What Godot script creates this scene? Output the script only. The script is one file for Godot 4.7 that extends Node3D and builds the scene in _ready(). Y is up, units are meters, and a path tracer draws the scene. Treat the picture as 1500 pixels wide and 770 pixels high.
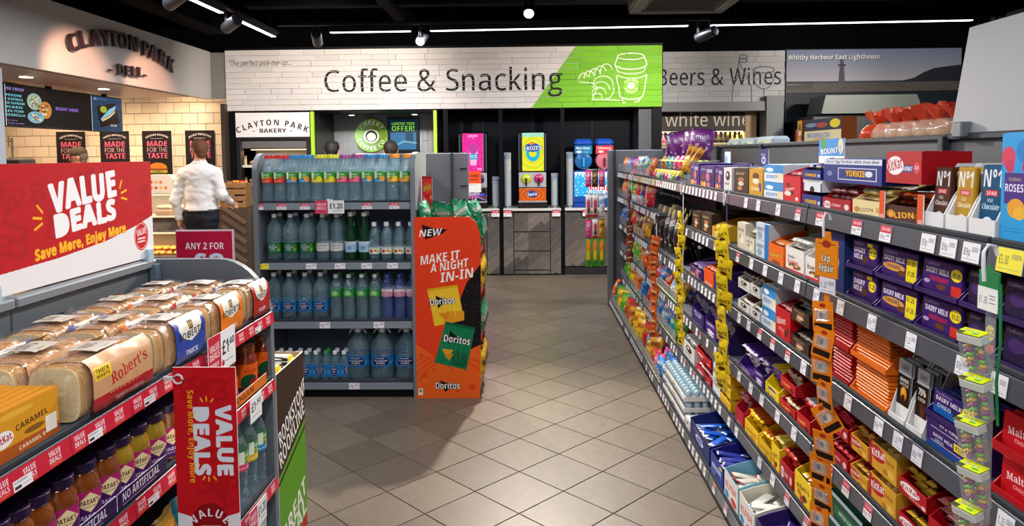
extends Node3D
# A convenience shop interior. World axes: the aisle runs along -Z, +X is right, +Y up, metres.

const FOCAL := 1039.26            # pixels, for a 1500 x 770 frame
const CENTRE_Y := 288.9           # row of the optical axis in that frame
const EYE := Vector3(0, 1.6, 0)
const TURN := Vector3(-0.0598, 0.0225, -0.0091)
var view := Basis.from_euler(TURN)
var rng := RandomNumberGenerator.new()
var hill := FastNoiseLite.new()

# ---------------------------------------------------------------- pixel to place
func ray(u: float, v: float) -> Vector3:
	return view * Vector3((u - 750.0) / FOCAL, (CENTRE_Y - v) / FOCAL, -1.0)
func onx(u: float, v: float, x: float) -> Vector3:
	var d := ray(u, v)
	return EYE + d * (x / d.x)
func onz(u: float, v: float, z: float) -> Vector3:
	var d := ray(u, v)
	return EYE + d * (z / d.z)
func ony(u: float, v: float, y: float) -> Vector3:
	var d := ray(u, v)
	return EYE + d * ((y - 1.6) / d.y)
func zu(u: float, x: float, y: float) -> float:      # depth of the point of line (x, y) seen in column u
	var inv := view.transposed()
	var a := inv * Vector3(x, y - 1.6, 0)
	var b := inv * Vector3(0, 0, 1)
	var k := (u - 750.0) / FOCAL
	return -(a.x + k * a.z) / (b.x + k * b.z)

# ---------------------------------------------------------------- mesh builder
class MB:
	var V := PackedVector3Array()
	var N := PackedVector3Array()
	var U := PackedVector2Array()
	var C := PackedColorArray()
	var I := PackedInt32Array()
	var col := Color.WHITE
	var r := Rect2(0.0005, 0.0005, 0.0005, 0.0005)
	func paint(c: Color, rect := Rect2(0.0005, 0.0005, 0.0005, 0.0005)) -> MB:
		col = c.srgb_to_linear(); r = rect
		return self
	func quad(a: Vector3, b: Vector3, c: Vector3, d: Vector3) -> MB:   # top left, top right, bottom right, bottom left seen from the front
		var n := (c - a).cross(b - a)
		if n.length_squared() < 1e-16: n = (d - a).cross(c - a)
		n = n.normalized()
		var k := V.size()
		V.append_array([a, b, c, d]); N.append_array([n, n, n, n])
		U.append_array([r.position, r.position + Vector2(r.size.x, 0), r.end, r.position + Vector2(0, r.size.y)])
		C.append_array([col, col, col, col]); I.append_array([k, k + 1, k + 2, k, k + 2, k + 3])
		return self
	func tri(a: Vector3, b: Vector3, c: Vector3) -> MB:
		var n := (c - a).cross(b - a).normalized()
		var k := V.size()
		V.append_array([a, b, c]); N.append_array([n, n, n])
		U.append_array([r.position, r.position + Vector2(r.size.x, 0), r.end]); C.append_array([col, col, col]); I.append_array([k, k + 1, k + 2])
		return self
	# box with separate paint for faces; faces: {"f": [color, rect]}
	func box(o: Vector3, s: Vector3, faces := {}) -> MB:
		var h := s * 0.5
		var c0 := col
		var r0 := r
		var p := func(x, y, z): return o + Vector3(x * h.x, y * h.y, z * h.z)
		var q := {"f": [p.call(-1, 1, 1), p.call(1, 1, 1), p.call(1, -1, 1), p.call(-1, -1, 1)],
			"b": [p.call(1, 1, -1), p.call(-1, 1, -1), p.call(-1, -1, -1), p.call(1, -1, -1)],
			"r": [p.call(1, 1, 1), p.call(1, 1, -1), p.call(1, -1, -1), p.call(1, -1, 1)],
			"l": [p.call(-1, 1, -1), p.call(-1, 1, 1), p.call(-1, -1, 1), p.call(-1, -1, -1)],
			"t": [p.call(-1, 1, -1), p.call(1, 1, -1), p.call(1, 1, 1), p.call(-1, 1, 1)],
			"d": [p.call(-1, -1, 1), p.call(1, -1, 1), p.call(1, -1, -1), p.call(-1, -1, -1)]}
		for k in q:
			if faces.has(k): paint(faces[k][0], faces[k][1])
			else: col = c0; r = r0
			quad(q[k][0], q[k][1], q[k][2], q[k][3])
		col = c0; r = r0
		return self
	# box with chamfered edges; the front face carries the current rect
	func bevel(o: Vector3, s: Vector3, b: float) -> MB:
		var h := s * 0.5
		b = minf(b, minf(h.x, minf(h.y, h.z)) * 0.9)
		var P := {}
		for x in [-1, 1]:
			for y in [-1, 1]:
				for z in [-1, 1]:
					P[Vector3i(x, y, z)] = [o + Vector3(x * h.x, y * (h.y - b), z * (h.z - b)), o + Vector3(x * (h.x - b), y * h.y, z * (h.z - b)), o + Vector3(x * (h.x - b), y * (h.y - b), z * h.z)]
		var g := func(x, y, z, k): return P[Vector3i(x, y, z)][k]
		var rr := r
		quad(g.call(-1, 1, 1, 2), g.call(1, 1, 1, 2), g.call(1, -1, 1, 2), g.call(-1, -1, 1, 2))
		r = Rect2(rr.position, Vector2(rr.size.x * 0.02, rr.size.y))
		quad(g.call(1, 1, -1, 2), g.call(-1, 1, -1, 2), g.call(-1, -1, -1, 2), g.call(1, -1, -1, 2))
		quad(g.call(1, 1, 1, 0), g.call(1, 1, -1, 0), g.call(1, -1, -1, 0), g.call(1, -1, 1, 0))
		quad(g.call(-1, 1, -1, 0), g.call(-1, 1, 1, 0), g.call(-1, -1, 1, 0), g.call(-1, -1, -1, 0))
		quad(g.call(-1, 1, -1, 1), g.call(1, 1, -1, 1), g.call(1, 1, 1, 1), g.call(-1, 1, 1, 1))
		quad(g.call(-1, -1, 1, 1), g.call(1, -1, 1, 1), g.call(1, -1, -1, 1), g.call(-1, -1, -1, 1))
		for e in [-1, 1]:
			for f in [-1, 1]:
				out(g.call(e, -1, f, 0), g.call(e, 1, f, 0), g.call(e, 1, f, 2), g.call(e, -1, f, 2), Vector3(e, 0, f))
				out(g.call(-1, e, f, 1), g.call(1, e, f, 1), g.call(1, e, f, 2), g.call(-1, e, f, 2), Vector3(0, e, f))
				out(g.call(e, f, -1, 0), g.call(e, f, 1, 0), g.call(e, f, 1, 1), g.call(e, f, -1, 1), Vector3(e, f, 0))
		for k in P:
			var t: Array = P[k]
			if ((t[2] - t[0]).cross(t[1] - t[0])).dot(Vector3(k)) > 0: tri(t[0], t[1], t[2])
			else: tri(t[0], t[2], t[1])
		r = rr
		return self
	func out(a: Vector3, b: Vector3, c: Vector3, d: Vector3, way: Vector3) -> MB:   # quad turned so that it faces way
		if (c - a).cross(b - a).dot(way) >= 0: quad(a, b, c, d)
		else: quad(d, c, b, a)
		return self
	# smooth grid of points, rows x cols, row 0 at the top, seen from the front
	func grid(rows: Array, flip := false) -> MB:
		var nr := rows.size()
		var nc: int = rows[0].size()
		var k := V.size()
		for i in nr:
			for j in nc:
				var a: Vector3 = rows[maxi(i - 1, 0)][j]
				var b: Vector3 = rows[mini(i + 1, nr - 1)][j]
				var c: Vector3 = rows[i][maxi(j - 1, 0)]
				var d: Vector3 = rows[i][mini(j + 1, nc - 1)]
				if rows[i][0].is_equal_approx(rows[i][nc - 1]) and (j == 0 or j == nc - 1):
					c = rows[i][nc - 2]; d = rows[i][1]
				var n := (b - a).cross(d - c).normalized()
				if n == Vector3.ZERO: n = Vector3.UP
				V.append(rows[i][j]); N.append(-n if flip else n)
				U.append(r.position + Vector2(r.size.x * j / (nc - 1.0), r.size.y * i / (nr - 1.0))); C.append(col)
		for i in nr - 1:
			for j in nc - 1:
				var p := k + i * nc + j
				if flip: I.append_array([p, p + nc, p + nc + 1, p, p + nc + 1, p + 1])
				else: I.append_array([p, p + 1, p + nc + 1, p, p + nc + 1, p + nc])
		return self
	# profile of [radius, height] from top to bottom turned round the Y axis; front (+Z) is the middle of the print
	func lathe(prof: Array, seg := 16, wraps := 1.0, o := Vector3.ZERO) -> MB:
		var k := V.size()
		var n := prof.size()
		for i in n:
			var a: Vector2 = prof[maxi(i - 1, 0)]
			var b: Vector2 = prof[mini(i + 1, n - 1)]
			var t := b - a
			var nn := Vector2(-t.y, t.x).normalized()      # outward for a profile running downwards
			for j in seg + 1:
				var w := PI + TAU * j / seg
				var s := Vector3(sin(w), 0, cos(w))
				V.append(o + s * prof[i].x + Vector3(0, prof[i].y, 0)); N.append((s * nn.x + Vector3(0, nn.y, 0)).normalized())
				var fu := clampf((j / float(seg) - 0.5) * wraps + 0.5, 0.0, 1.0)
				U.append(r.position + Vector2(r.size.x * fu, r.size.y * i / (n - 1.0))); C.append(col)
		for i in n - 1:
			for j in seg:
				var p := k + i * (seg + 1) + j
				I.append_array([p, p + 1, p + seg + 2, p, p + seg + 2, p + seg + 1])
		return self
	func tube(pts: Array, rad: float, seg := 6) -> MB:
		var rows := []
		for i in pts.size():
			var t: Vector3 = (pts[mini(i + 1, pts.size() - 1)] - pts[maxi(i - 1, 0)]).normalized()
			var s := t.cross(Vector3.UP if absf(t.y) < 0.9 else Vector3.RIGHT).normalized()
			var w := s.cross(t)
			var row := []
			for j in seg + 1: row.append(pts[i] + (s * cos(TAU * j / seg) + w * sin(TAU * j / seg)) * rad)
			rows.append(row)
		return grid(rows)
	func cyl(o: Vector3, rad: float, h: float, seg := 16) -> MB:      # upright, o at the base
		return lathe([Vector2(0.0001, h), Vector2(rad, h), Vector2(rad, h), Vector2(rad, 0), Vector2(rad, 0), Vector2(0.0001, 0)], seg, 1.0, o)
	# flat outline (in local XY, counter-clockwise seen from +Z) given a thickness towards -Z
	func plate(pts: PackedVector2Array, z0: float, th: float, span := Rect2()) -> MB:
		var area := 0.0
		for i in pts.size(): area += pts[i].cross(pts[(i + 1) % pts.size()])
		pts = pts.duplicate()
		if area < 0.0: pts.reverse()
		var t := Geometry2D.triangulate_polygon(pts)
		if span.size == Vector2.ZERO:
			span = Rect2(pts[0], Vector2.ZERO)
			for p in pts: span = span.expand(p)
		for side in [1, -1]:
			var k := V.size()
			for p in pts:
				V.append(Vector3(p.x, p.y, z0 if side == 1 else z0 - th)); N.append(Vector3(0, 0, side)); C.append(col)
				var f := (p - span.position) / span.size
				U.append(r.position + r.size * Vector2(f.x if side == 1 else 1.0 - f.x, 1.0 - f.y))
			for j in range(0, t.size(), 3):
				var a := pts[t[j]]; var b := pts[t[j + 1]]; var c := pts[t[j + 2]]
				var ccw := (b - a).cross(c - a) > 0
				if ccw == (side == 1): I.append_array([k + t[j], k + t[j + 2], k + t[j + 1]])
				else: I.append_array([k + t[j], k + t[j + 1], k + t[j + 2]])
		var rr := r
		r = Rect2(rr.position + rr.size * 0.02, rr.size * 0.01)
		for i in pts.size():
			var a := pts[i]; var b := pts[(i + 1) % pts.size()]
			quad(Vector3(b.x, b.y, z0), Vector3(b.x, b.y, z0 - th), Vector3(a.x, a.y, z0 - th), Vector3(a.x, a.y, z0))
		r = rr
		return self
	func turn(t: Transform3D) -> MB:
		for i in V.size(): V[i] = t * V[i]; N[i] = (t.basis * N[i]).normalized()
		return self
	func add(o: MB) -> MB:
		var k := V.size()
		V.append_array(o.V); N.append_array(o.N); U.append_array(o.U); C.append_array(o.C)
		for i in o.I: I.append(i + k)
		return self
	func mesh() -> ArrayMesh:
		var a := []
		a.resize(Mesh.ARRAY_MAX)
		a[Mesh.ARRAY_VERTEX] = V; a[Mesh.ARRAY_NORMAL] = N; a[Mesh.ARRAY_TEX_UV] = U; a[Mesh.ARRAY_COLOR] = C; a[Mesh.ARRAY_INDEX] = I
		var m := ArrayMesh.new()
		m.add_surface_from_arrays(Mesh.PRIMITIVE_TRIANGLES, a)
		return m

# ---------------------------------------------------------------- nodes
const ORD := ["first", "second", "third", "fourth", "fifth", "sixth", "seventh", "eighth", "ninth", "tenth", "eleventh", "twelfth"]
var used := {}
func numbered(parent: Node, called: String) -> String:
	var key := str(parent.get_instance_id()) + called
	var n: int = used.get(key, 0)
	used[key] = n + 1
	return called if n == 0 else "%s_%03d" % [called, n]
func obj(called: String, shape, m: Material, parent: Node = self, at := Vector3.ZERO, turn := 0.0) -> MeshInstance3D:
	var o := MeshInstance3D.new()
	o.name = numbered(parent, called)
	o.mesh = shape.mesh() if shape is MB else shape
	o.material_override = m
	parent.add_child(o)
	o.position = at; o.rotation.y = turn
	return o
func tag(o: Node, label: String, category: String, group := "", kind := "") -> Node:
	if label: o.set_meta("label", label)
	if category: o.set_meta("category", category)
	if group: o.set_meta("group", group)
	if kind: o.set_meta("kind", kind)
	return o
func thing(called: String, label: String, category: String, at := Vector3.ZERO, turn := 0.0, group := "") -> Node3D:
	var o := Node3D.new()
	o.name = numbered(self, called)
	add_child(o)
	o.position = at; o.rotation.y = turn
	tag(o, label, category, group)
	return o
func struct(called: String, shape, m: Material, at := Vector3.ZERO, turn := 0.0) -> MeshInstance3D:
	var o := obj(called, shape, m, self, at, turn)
	o.set_meta("kind", "structure")
	return o

# ---------------------------------------------------------------- materials
var mats := {}
func hexc(h) -> Color:
	return h if h is Color else Color(h)
func mat(c, rough := 0.6, metal := 0.0, more := {}) -> StandardMaterial3D:
	var key := "%s %s %s %s" % [c, rough, metal, more]
	if mats.has(key): return mats[key]
	var m := StandardMaterial3D.new()
	m.albedo_color = hexc(c); m.roughness = rough; m.metallic = metal
	for k in more: m.set(k, more[k])
	mats[key] = m
	return m
func glow(c, e: float) -> StandardMaterial3D:
	return mat(c, 0.4, 0.0, {"emission_enabled": true, "emission": hexc(c), "emission_energy_multiplier": e})
func pm(page: int, rough := 0.5, more := {}) -> StandardMaterial3D:       # printed card or film: print times vertex colour
	var key := "page %s %s %s" % [page, rough, more]
	if mats.has(key): return mats[key]
	var m := StandardMaterial3D.new()
	m.albedo_texture = page_tex[page]; m.roughness = rough; m.metallic_specular = 0.3; m.vertex_color_use_as_albedo = true
	for k in more: m.set(k, more[k])
	mats[key] = m
	return m
func noise_tex(freq: float, a: Color, b: Color, size := 512, oct := 4, as_normal := false, bump := 4.0, stretch := 0) -> NoiseTexture2D:
	var n := FastNoiseLite.new()
	n.seed = 7 + int(freq * 1000.0); n.frequency = freq; n.fractal_octaves = oct; n.noise_type = FastNoiseLite.TYPE_SIMPLEX_SMOOTH
	var t := NoiseTexture2D.new()
	t.width = size; t.height = size if stretch == 0 else stretch; t.seamless = true; t.noise = n
	if as_normal: t.as_normal_map = true; t.bump_strength = bump
	else:
		var g := Gradient.new()
		g.set_color(0, a); g.set_color(1, b); t.color_ramp = g
	return t

# ---------------------------------------------------------------- print pages (lettering and package art)
var pages: Array = []
var page_tex: Array = []
var pack := []
var cells := {}
var cur: Image
var ox := 0
var oy := 0
var cw := 0
var ch := 0
var fonts := {}
var glyphs := {}
func new_page(s: int) -> void:
	var im := Image.create(s, s, false, Image.FORMAT_RGB8)
	im.fill(Color.WHITE)
	pages.append(im); pack.append([8, 8, 0])
func cell(called: String, w: int, h: int, bg, page := 0) -> void:
	var s: int = pages[page].get_width()
	var p: Array = pack[page]
	if p[0] + w + 6 > s: p[0] = 8; p[1] += p[2] + 6; p[2] = 0
	if p[1] + h + 6 > s: push_error("page %d is full at %s" % [page, called])
	ox = p[0]; oy = p[1]; cw = w; ch = h; cur = pages[page]
	p[0] += w + 6; p[2] = maxi(p[2], h)
	cur.fill_rect(Rect2i(ox - 2, oy - 2, w + 4, h + 4), hexc(bg))
	cells[called] = [page, Rect2((ox + 0.5) / s, (oy + 0.5) / s, (w - 1.0) / s, (h - 1.0) / s)]
func R(called: String) -> Rect2:
	return cells[called][1]
func rc(x: float, y: float, w: float, h: float, c) -> void:
	var a := Rect2i(int(x), int(y), int(ceil(w)), int(ceil(h))).intersection(Rect2i(0, 0, cw, ch))
	if a.size.x > 0 and a.size.y > 0: cur.fill_rect(Rect2i(ox + a.position.x, oy + a.position.y, a.size.x, a.size.y), hexc(c))
func poly(contours: Array, c) -> void:
	var co := hexc(c)
	var ex := PackedFloat32Array(); var ey := PackedFloat32Array(); var fx := PackedFloat32Array(); var fy := PackedFloat32Array()
	var lo := 1e9; var hi := -1e9
	for ct in contours:
		var n: int = ct.size()
		for i in n:
			var a: Vector2 = ct[i]; var b: Vector2 = ct[(i + 1) % n]
			lo = minf(lo, a.y); hi = maxf(hi, a.y)
			if a.y == b.y: continue
			if a.y > b.y: var t := a; a = b; b = t
			ex.append(a.x); ey.append(a.y); fx.append((b.x - a.x) / (b.y - a.y)); fy.append(b.y)
	for y in range(maxi(0, int(floor(lo))), mini(ch, int(ceil(hi)))):
		var yy := y + 0.5
		var xs := PackedFloat32Array()
		for i in ex.size():
			if yy >= ey[i] and yy < fy[i]: xs.append(ex[i] + fx[i] * (yy - ey[i]))
		xs.sort()
		for i in range(0, xs.size() - 1, 2):
			var x0 := maxi(0, int(round(xs[i]))); var x1 := mini(cw, int(round(xs[i + 1])))
			if x1 > x0: cur.fill_rect(Rect2i(ox + x0, oy + y, x1 - x0, 1), co)
func pg(pts: Array, c) -> void:
	var a := PackedVector2Array()
	for i in range(0, pts.size(), 2): a.append(Vector2(pts[i], pts[i + 1]))
	poly([a], c)
func el(x: float, y: float, rx: float, ry: float, c) -> void:
	var a := PackedVector2Array()
	for i in 28: a.append(Vector2(x + rx * cos(TAU * i / 28.0), y + ry * sin(TAU * i / 28.0)))
	poly([a], c)
func ln(pts: Array, w: float, c) -> void:         # stroke through x, y, x, y, ...
	for i in range(0, pts.size() - 2, 2):
		var a := Vector2(pts[i], pts[i + 1]); var b := Vector2(pts[i + 2], pts[i + 3])
		var n := (b - a).orthogonal().normalized() * w * 0.5
		poly([PackedVector2Array([a + n, b + n, b - n, a - n])], c)
		if w > 2.5: el(b.x, b.y, w * 0.5, w * 0.5, c)
func arcp(x: float, y: float, rx: float, ry: float, a0: float, a1: float, n := 14) -> Array:
	var o := []
	for i in n + 1:
		var w := deg_to_rad(lerpf(a0, a1, i / float(n)))
		o.append_array([x + rx * cos(w), y + ry * sin(w)])
	return o
func speck(c, n: int, s: float) -> void:
	for i in n: rc(rng.randf() * cw, rng.randf() * ch, s, s, c)
func font(kind: String) -> SystemFont:
	if fonts.has(kind): return fonts[kind]
	var f := SystemFont.new()
	f.font_names = PackedStringArray(["Droid Serif" if kind[0] == "s" else "Droid Sans Mono" if kind[0] == "m" else "Droid Sans"])
	f.font_weight = 700 if kind.ends_with("b") else 400
	fonts[kind] = f
	return f
func glyph(kind: String, chr: String) -> Array:
	var key := kind + chr
	if glyphs.has(key): return glyphs[key]
	var ts := TextServerManager.get_primary_interface()
	var rid: RID = font(kind).get_rids()[0]
	var gi := ts.font_get_glyph_index(rid, 64, chr.unicode_at(0), 0)
	var d := ts.font_get_glyph_contours(rid, 64, gi)
	var out := []
	var start := 0
	if d.has("points"):
		for e in d.contours:
			var c := PackedVector2Array()
			for i in range(start, e + 1): c.append(Vector2(d.points[i].x, d.points[i].y))
			start = e + 1
			out.append(c)
	glyphs[key] = [out, ts.font_get_glyph_advance(rid, 64, gi).x]
	return glyphs[key]
# lettering fitted into a box: capitals reach from y to y + h; o: k font kind, sk slant, rot degrees, keep the shape, wob wobble, ol outline colour, ow its width
func tx(s: String, x: float, y: float, w: float, h: float, c, o := {}) -> void:
	var kind: String = o.get("k", "b")
	var runs := []
	var pen := 0.0
	var lo := 1e9; var hi := -1e9
	var sk: float = o.get("sk", 0.0)
	for ct in s:
		var g := glyph(kind, ct)
		for c2 in g[0]:
			for p in c2: lo = minf(lo, pen + p.x - sk * p.y); hi = maxf(hi, pen + p.x - sk * p.y)
		runs.append([g[0], pen]); pen += g[1] + o.get("sp", 0.0)
	if hi <= lo: return
	var fx := w / (hi - lo)
	var fy := h / 46.0
	if o.get("keep", false):
		fx = minf(fx, fy); fy = fx
	var off := Vector2(x + (w - (hi - lo) * fx) * 0.5, y + h - (h - 46.0 * fy) * 0.5)
	if o.get("left", false): off.x = x
	var mid := Vector2(x + w * 0.5, y + h * 0.5)
	var rot := deg_to_rad(o.get("rot", 0.0))
	var all := []
	for g in runs:
		var wob: float = o.get("wob", 0.0)
		var dr := rng.randf_range(-wob, wob); var dy := rng.randf_range(-wob, wob) * h
		var cs := []
		for c2 in g[0]:
			var q := PackedVector2Array()
			for p in c2:
				var t := Vector2((g[1] + p.x - sk * p.y - lo) * fx, p.y * fy + dy) + off
				if wob > 0.0:
					var m := Vector2((g[1] + 18.0 - lo) * fx, -h * 0.5) + off
					t = m + (t - m).rotated(dr)
				q.append(mid + (t - mid).rotated(rot))
			cs.append(q)
		all.append(cs)
	if o.has("ol"):
		var ow: float = o.get("ow", 2.0)
		for cs in all:
			for a in 8:
				var d := Vector2.from_angle(TAU * a / 8.0) * ow
				for c2 in cs:
					var q := PackedVector2Array()
					for p in c2: q.append(p + d)
					poly([q], o.ol)
	for cs in all: poly(cs, c)
# lettering along an arc; angles in degrees, -90 is the top
func ta(s: String, x: float, y: float, rad: float, a0: float, a1: float, h: float, c, o := {}) -> void:
	var kind: String = o.get("k", "b")
	var pen := 0.0
	for ct in s: pen += glyph(kind, ct)[1] + o.get("sp", 0.0)
	var p0 := 0.0
	var f := h / 46.0
	var under: bool = o.get("under", false)
	for ct in s:
		var g := glyph(kind, ct)
		var w := deg_to_rad(lerpf(a0, a1, (p0 + g[1] * 0.5) / pen))
		var cs := []
		for c2 in g[0]:
			var q := PackedVector2Array()
			for p in c2:
				var l := Vector2((p.x - g[1] * 0.5) * f, p.y * f)
				if under: q.append(Vector2(x, y) + Vector2(cos(w), sin(w)) * rad + l.rotated(w - PI / 2))
				else: q.append(Vector2(x, y) + Vector2(cos(w), sin(w)) * rad + l.rotated(w + PI / 2))
			cs.append(q)
		poly(cs, c)
		p0 += g[1] + o.get("sp", 0.0)
# a blurred line of small print that is too small to read in the photograph
func tiny(x: float, y: float, w: float, h: float, c, rows := 1) -> void:
	for k in rows:
		var px := x
		while px < x + w:
			var l := rng.randf_range(2.0, 7.0)
			rc(px, y + k * h * 1.8, minf(l, x + w - px), h, c); px += l + 2.0
func finish_pages() -> void:
	for im in pages:
		im.generate_mipmaps()
		page_tex.append(ImageTexture.create_from_image(im))

# ---------------------------------------------------------------- scene
var M := {}
func _ready() -> void:
	var cam := Camera3D.new()
	cam.name = "camera"
	cam.position = EYE; cam.rotation = TURN
	cam.projection = Camera3D.PROJECTION_FRUSTUM
	cam.near = 0.05; cam.far = 60.0
	cam.size = 770.0 / FOCAL * cam.near
	cam.frustum_offset = Vector2(0, -(385.0 - CENTRE_Y) / FOCAL * cam.near)
	add_child(cam); cam.current = true
	var we := WorldEnvironment.new()
	we.name = "environment"
	var env := Environment.new()
	env.background_mode = Environment.BG_COLOR; env.background_color = Color(0.0, 0.0, 0.0)
	env.ambient_light_source = Environment.AMBIENT_SOURCE_DISABLED
	env.tonemap_mode = Environment.TONE_MAPPER_LINEAR; env.tonemap_exposure = 1.0
	env.sdfgi_enabled = true; env.ssao_enabled = true; env.ssil_enabled = true
	we.environment = env
	add_child(we)
	rng.seed = 4711
	hill.seed = 3; hill.frequency = 1.0
	lights()
	new_page(2048); new_page(2048)
	stone_texture()
	draw_signs(); draw_packs(); finish_pages()
	materials()
	room()
	back_wall()
	deli()
	right_gondola()
	water_rack()
	bread_rack()
	floor_stand()
	people()
	print("objects ", get_child_count())

# ---------------------------------------------------------------- light
func led_run(a: Vector3, b: Vector3, e: float, label: String) -> void:
	var mid := (a + b) * 0.5
	var d := b - a
	var t := thing("track_light", label, "ceiling light", mid, atan2(d.x, d.z), "linear ceiling lights")
	var n := d.length()
	obj("housing", MB.new().paint("#15161a").bevel(Vector3(0, 0.03, 0), Vector3(0.06, 0.05, n), 0.004), mat("#15161a", 0.5), t)
	obj("diffuser", MB.new().paint("#ffffff").bevel(Vector3(0, 0.002, 0), Vector3(0.045, 0.006, n - 0.02), 0.002), glow("#f8faff", 5.0), t)
	for k in [-0.4, 0.4]: obj("wire", MB.new().paint("#202024").tube([Vector3(0, 0.05, n * k), Vector3(0, 3.56 - mid.y, n * k)], 0.002, 4), mat("#303034", 0.5), t)
	var l := AreaLight3D.new()
	l.name = "lamp"; l.area_size = Vector2(0.05, n); l.area_normalize_energy = true
	l.light_energy = e; l.light_color = Color("#f6f8ff"); l.shadow_enabled = true
	l.area_range = 20.0
	t.add_child(l)
	l.position = Vector3(0, -0.006, 0); l.rotation = Vector3(-PI / 2, 0, 0)
func spot(at: Vector3, to: Vector3, e: float, angle: float, label: String, colour := Color("#fff2e4"), size := 0.05, lens := 8.0, drop := 0.18) -> void:
	var t := thing("spotlight", label, "spotlight", at, 0.0, "track spotlights")
	var b := Node3D.new()
	b.name = "head"
	t.add_child(b)
	b.look_at_from_position(at, to, Vector3.UP if absf((to - at).normalized().y) < 0.95 else Vector3.RIGHT)
	var tr := Transform3D(Basis(Vector3.RIGHT, PI / 2), Vector3.ZERO)      # lathe axis to -Z
	obj("can", MB.new().paint("#2a2a2d").lathe([Vector2(0.0001, 0.24), Vector2(0.042, 0.24), Vector2(0.05, 0.232), Vector2(0.05, 0.0), Vector2(0.044, 0.0), Vector2(0.042, 0.02)], 20).turn(Transform3D(Basis(Vector3.RIGHT, PI / 2), Vector3(0, 0, 0.0))), mat("#2b2c30", 0.35, 0.4), b)
	obj("lens", MB.new().paint("#ffffff").lathe([Vector2(0.0001, 0.022), Vector2(0.041, 0.022)], 20).turn(tr), glow(colour, lens), b)
	obj("stem", MB.new().paint("#202024").tube([Vector3(0, 0.03, 0), Vector3(0, drop, 0)], 0.012 if drop < 0.3 else 0.006, 6), mat("#202024", 0.5), t)
	var l := SpotLight3D.new()
	l.name = "lamp"; l.light_energy = e; l.spot_angle = angle; l.spot_angle_attenuation = 0.7; l.light_size = size; l.light_color = colour; l.spot_range = 25.0; l.shadow_enabled = true
	b.add_child(l)
	l.position = Vector3(0, 0, -0.03)
func lights() -> void:
	var y := 2.85
	# rails that carry the runs and the spotlights
	for q in [[Vector3(1.1, 2.925, -7.17), Vector3(7.2, 0.03, 0.034), "long black lighting rail crossing before the brick sign"], [Vector3(-2.655, 2.925, -5.9), Vector3(0.034, 0.03, 3.4), "black lighting rail running beside the white fascia"]]:
		var rl := tag(obj("lighting_rail", MB.new().bevel(Vector3.ZERO, q[1], 0.004), mat("#121214", 0.5), self, q[0]), q[2], "rail")
		for k in [-0.45, 0.45]: obj("wire", MB.new().tube([Vector3(q[1].x, 0, q[1].z) * k + Vector3(0, 0.015, 0), Vector3(q[1].x, 0, q[1].z) * k + Vector3(0, 0.69, 0)], 0.003, 4), mat("#303034", 0.5), rl)
	# the runs in view
	led_run(Vector3(-2.64, y, -7.45), Vector3(-2.64, y, -6.45), 3.0, "short end of the lit linear track beside the white fascia")
	led_run(Vector3(-2.65, y, -6.2), Vector3(-2.67, y, -4.4), 3.5, "lit linear track running along the white fascia")
	led_run(Vector3(-2.0, y, -7.24), Vector3(-1.16, y, -7.22), 3.0, "short lit linear track before the brick sign's lettering")
	led_run(Vector3(-0.98, y, -7.22), Vector3(1.6, y, -7.12), 7.0, "long lit linear track before the green end of the brick sign")
	led_run(Vector3(1.8, y, -7.11), Vector3(4.3, y, -7.02), 7.0, "long lit linear track before the harbour mural")
	# fascia track carried on, plus unseen runs added to light the near shelves
	led_run(Vector3(-0.1, y, -4.8), Vector3(-0.1, y, -2.4), 3.6, "added unseen linear track over the middle of the sweet aisle")
	led_run(Vector3(-0.1, y, -2.2), Vector3(-0.1, y, 0.2), 3.5, "added unseen linear track over the near end of the sweet aisle")
	led_run(Vector3(-2.6, y, -4.1), Vector3(-2.6, y, -1.7), 3.5, "linear track over the aisle behind the bread shelves")
	led_run(Vector3(2.6, y, -4.8), Vector3(2.6, y, -2.4), 4.0, "added unseen linear track over the aisle behind the chocolate shelves")
	led_run(Vector3(-1.2, y, 0.9), Vector3(1.6, y, 0.9), 5.0, "added unseen linear track across the shop behind the viewer")  # added behind the viewer as frontal light for the bread shelves
	led_run(Vector3(-1.2, y, 2.4), Vector3(1.6, y, 2.4), 4.0, "added unseen linear track farther back behind the viewer")  # second added run for the same frontal light
	# spotlights in view, and two added at the rail end
	spot(Vector3(0.02, 2.83, -6.3), Vector3(-0.1, 0.0, -2.6), 16.0, 38.0, "spotlight with a bright lens hanging alone over the aisle", Color("#fff0e0"), 0.04, 30.0, 0.75)
	spot(Vector3(-1.07, 2.74, -7.17), Vector3(-1.25, 1.4, -4.6), 9.0, 34.0, "spotlight with a bright lens between the two short tracks", Color("#fff0e0"), 0.04, 30.0)
	spot(Vector3(-2.1, 2.74, -7.17), Vector3(-2.6, 2.2, -9.4), 7.0, 52.0, "dark spotlight over the left end of the brick sign")
	spot(Vector3(1.70, 2.74, -7.17), Vector3(0.4, 2.3, -9.4), 7.0, 55.0, "dark spotlight between the two long tracks")
	spot(Vector3(4.45, 2.74, -7.17), Vector3(2.9, 2.5, -10.3), 3.5, 40.0, "added dark spotlight at the end of the rail aimed at the wine sign")  # added lamp, brightens the wine sign
	spot(Vector3(4.62, 2.74, -7.17), Vector3(4.9, 2.4, -10.3), 6.0, 42.0, "added dark spotlight at the end of the rail aimed at the mural")  # added lamp, brightens the mural
	spot(Vector3(-2.66, 2.74, -6.3), Vector3(-4.2, 2.36, -7.8), 11.0, 12.0, "dark spotlight aimed at the fascia lettering", Color("#ffb894"))
	spot(Vector3(-2.66, 2.74, -5.3), Vector3(-4.2, 2.36, -6.55), 11.0, 14.0, "dark spotlight aimed at the fascia beside the lettering", Color("#ffb894"))

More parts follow.
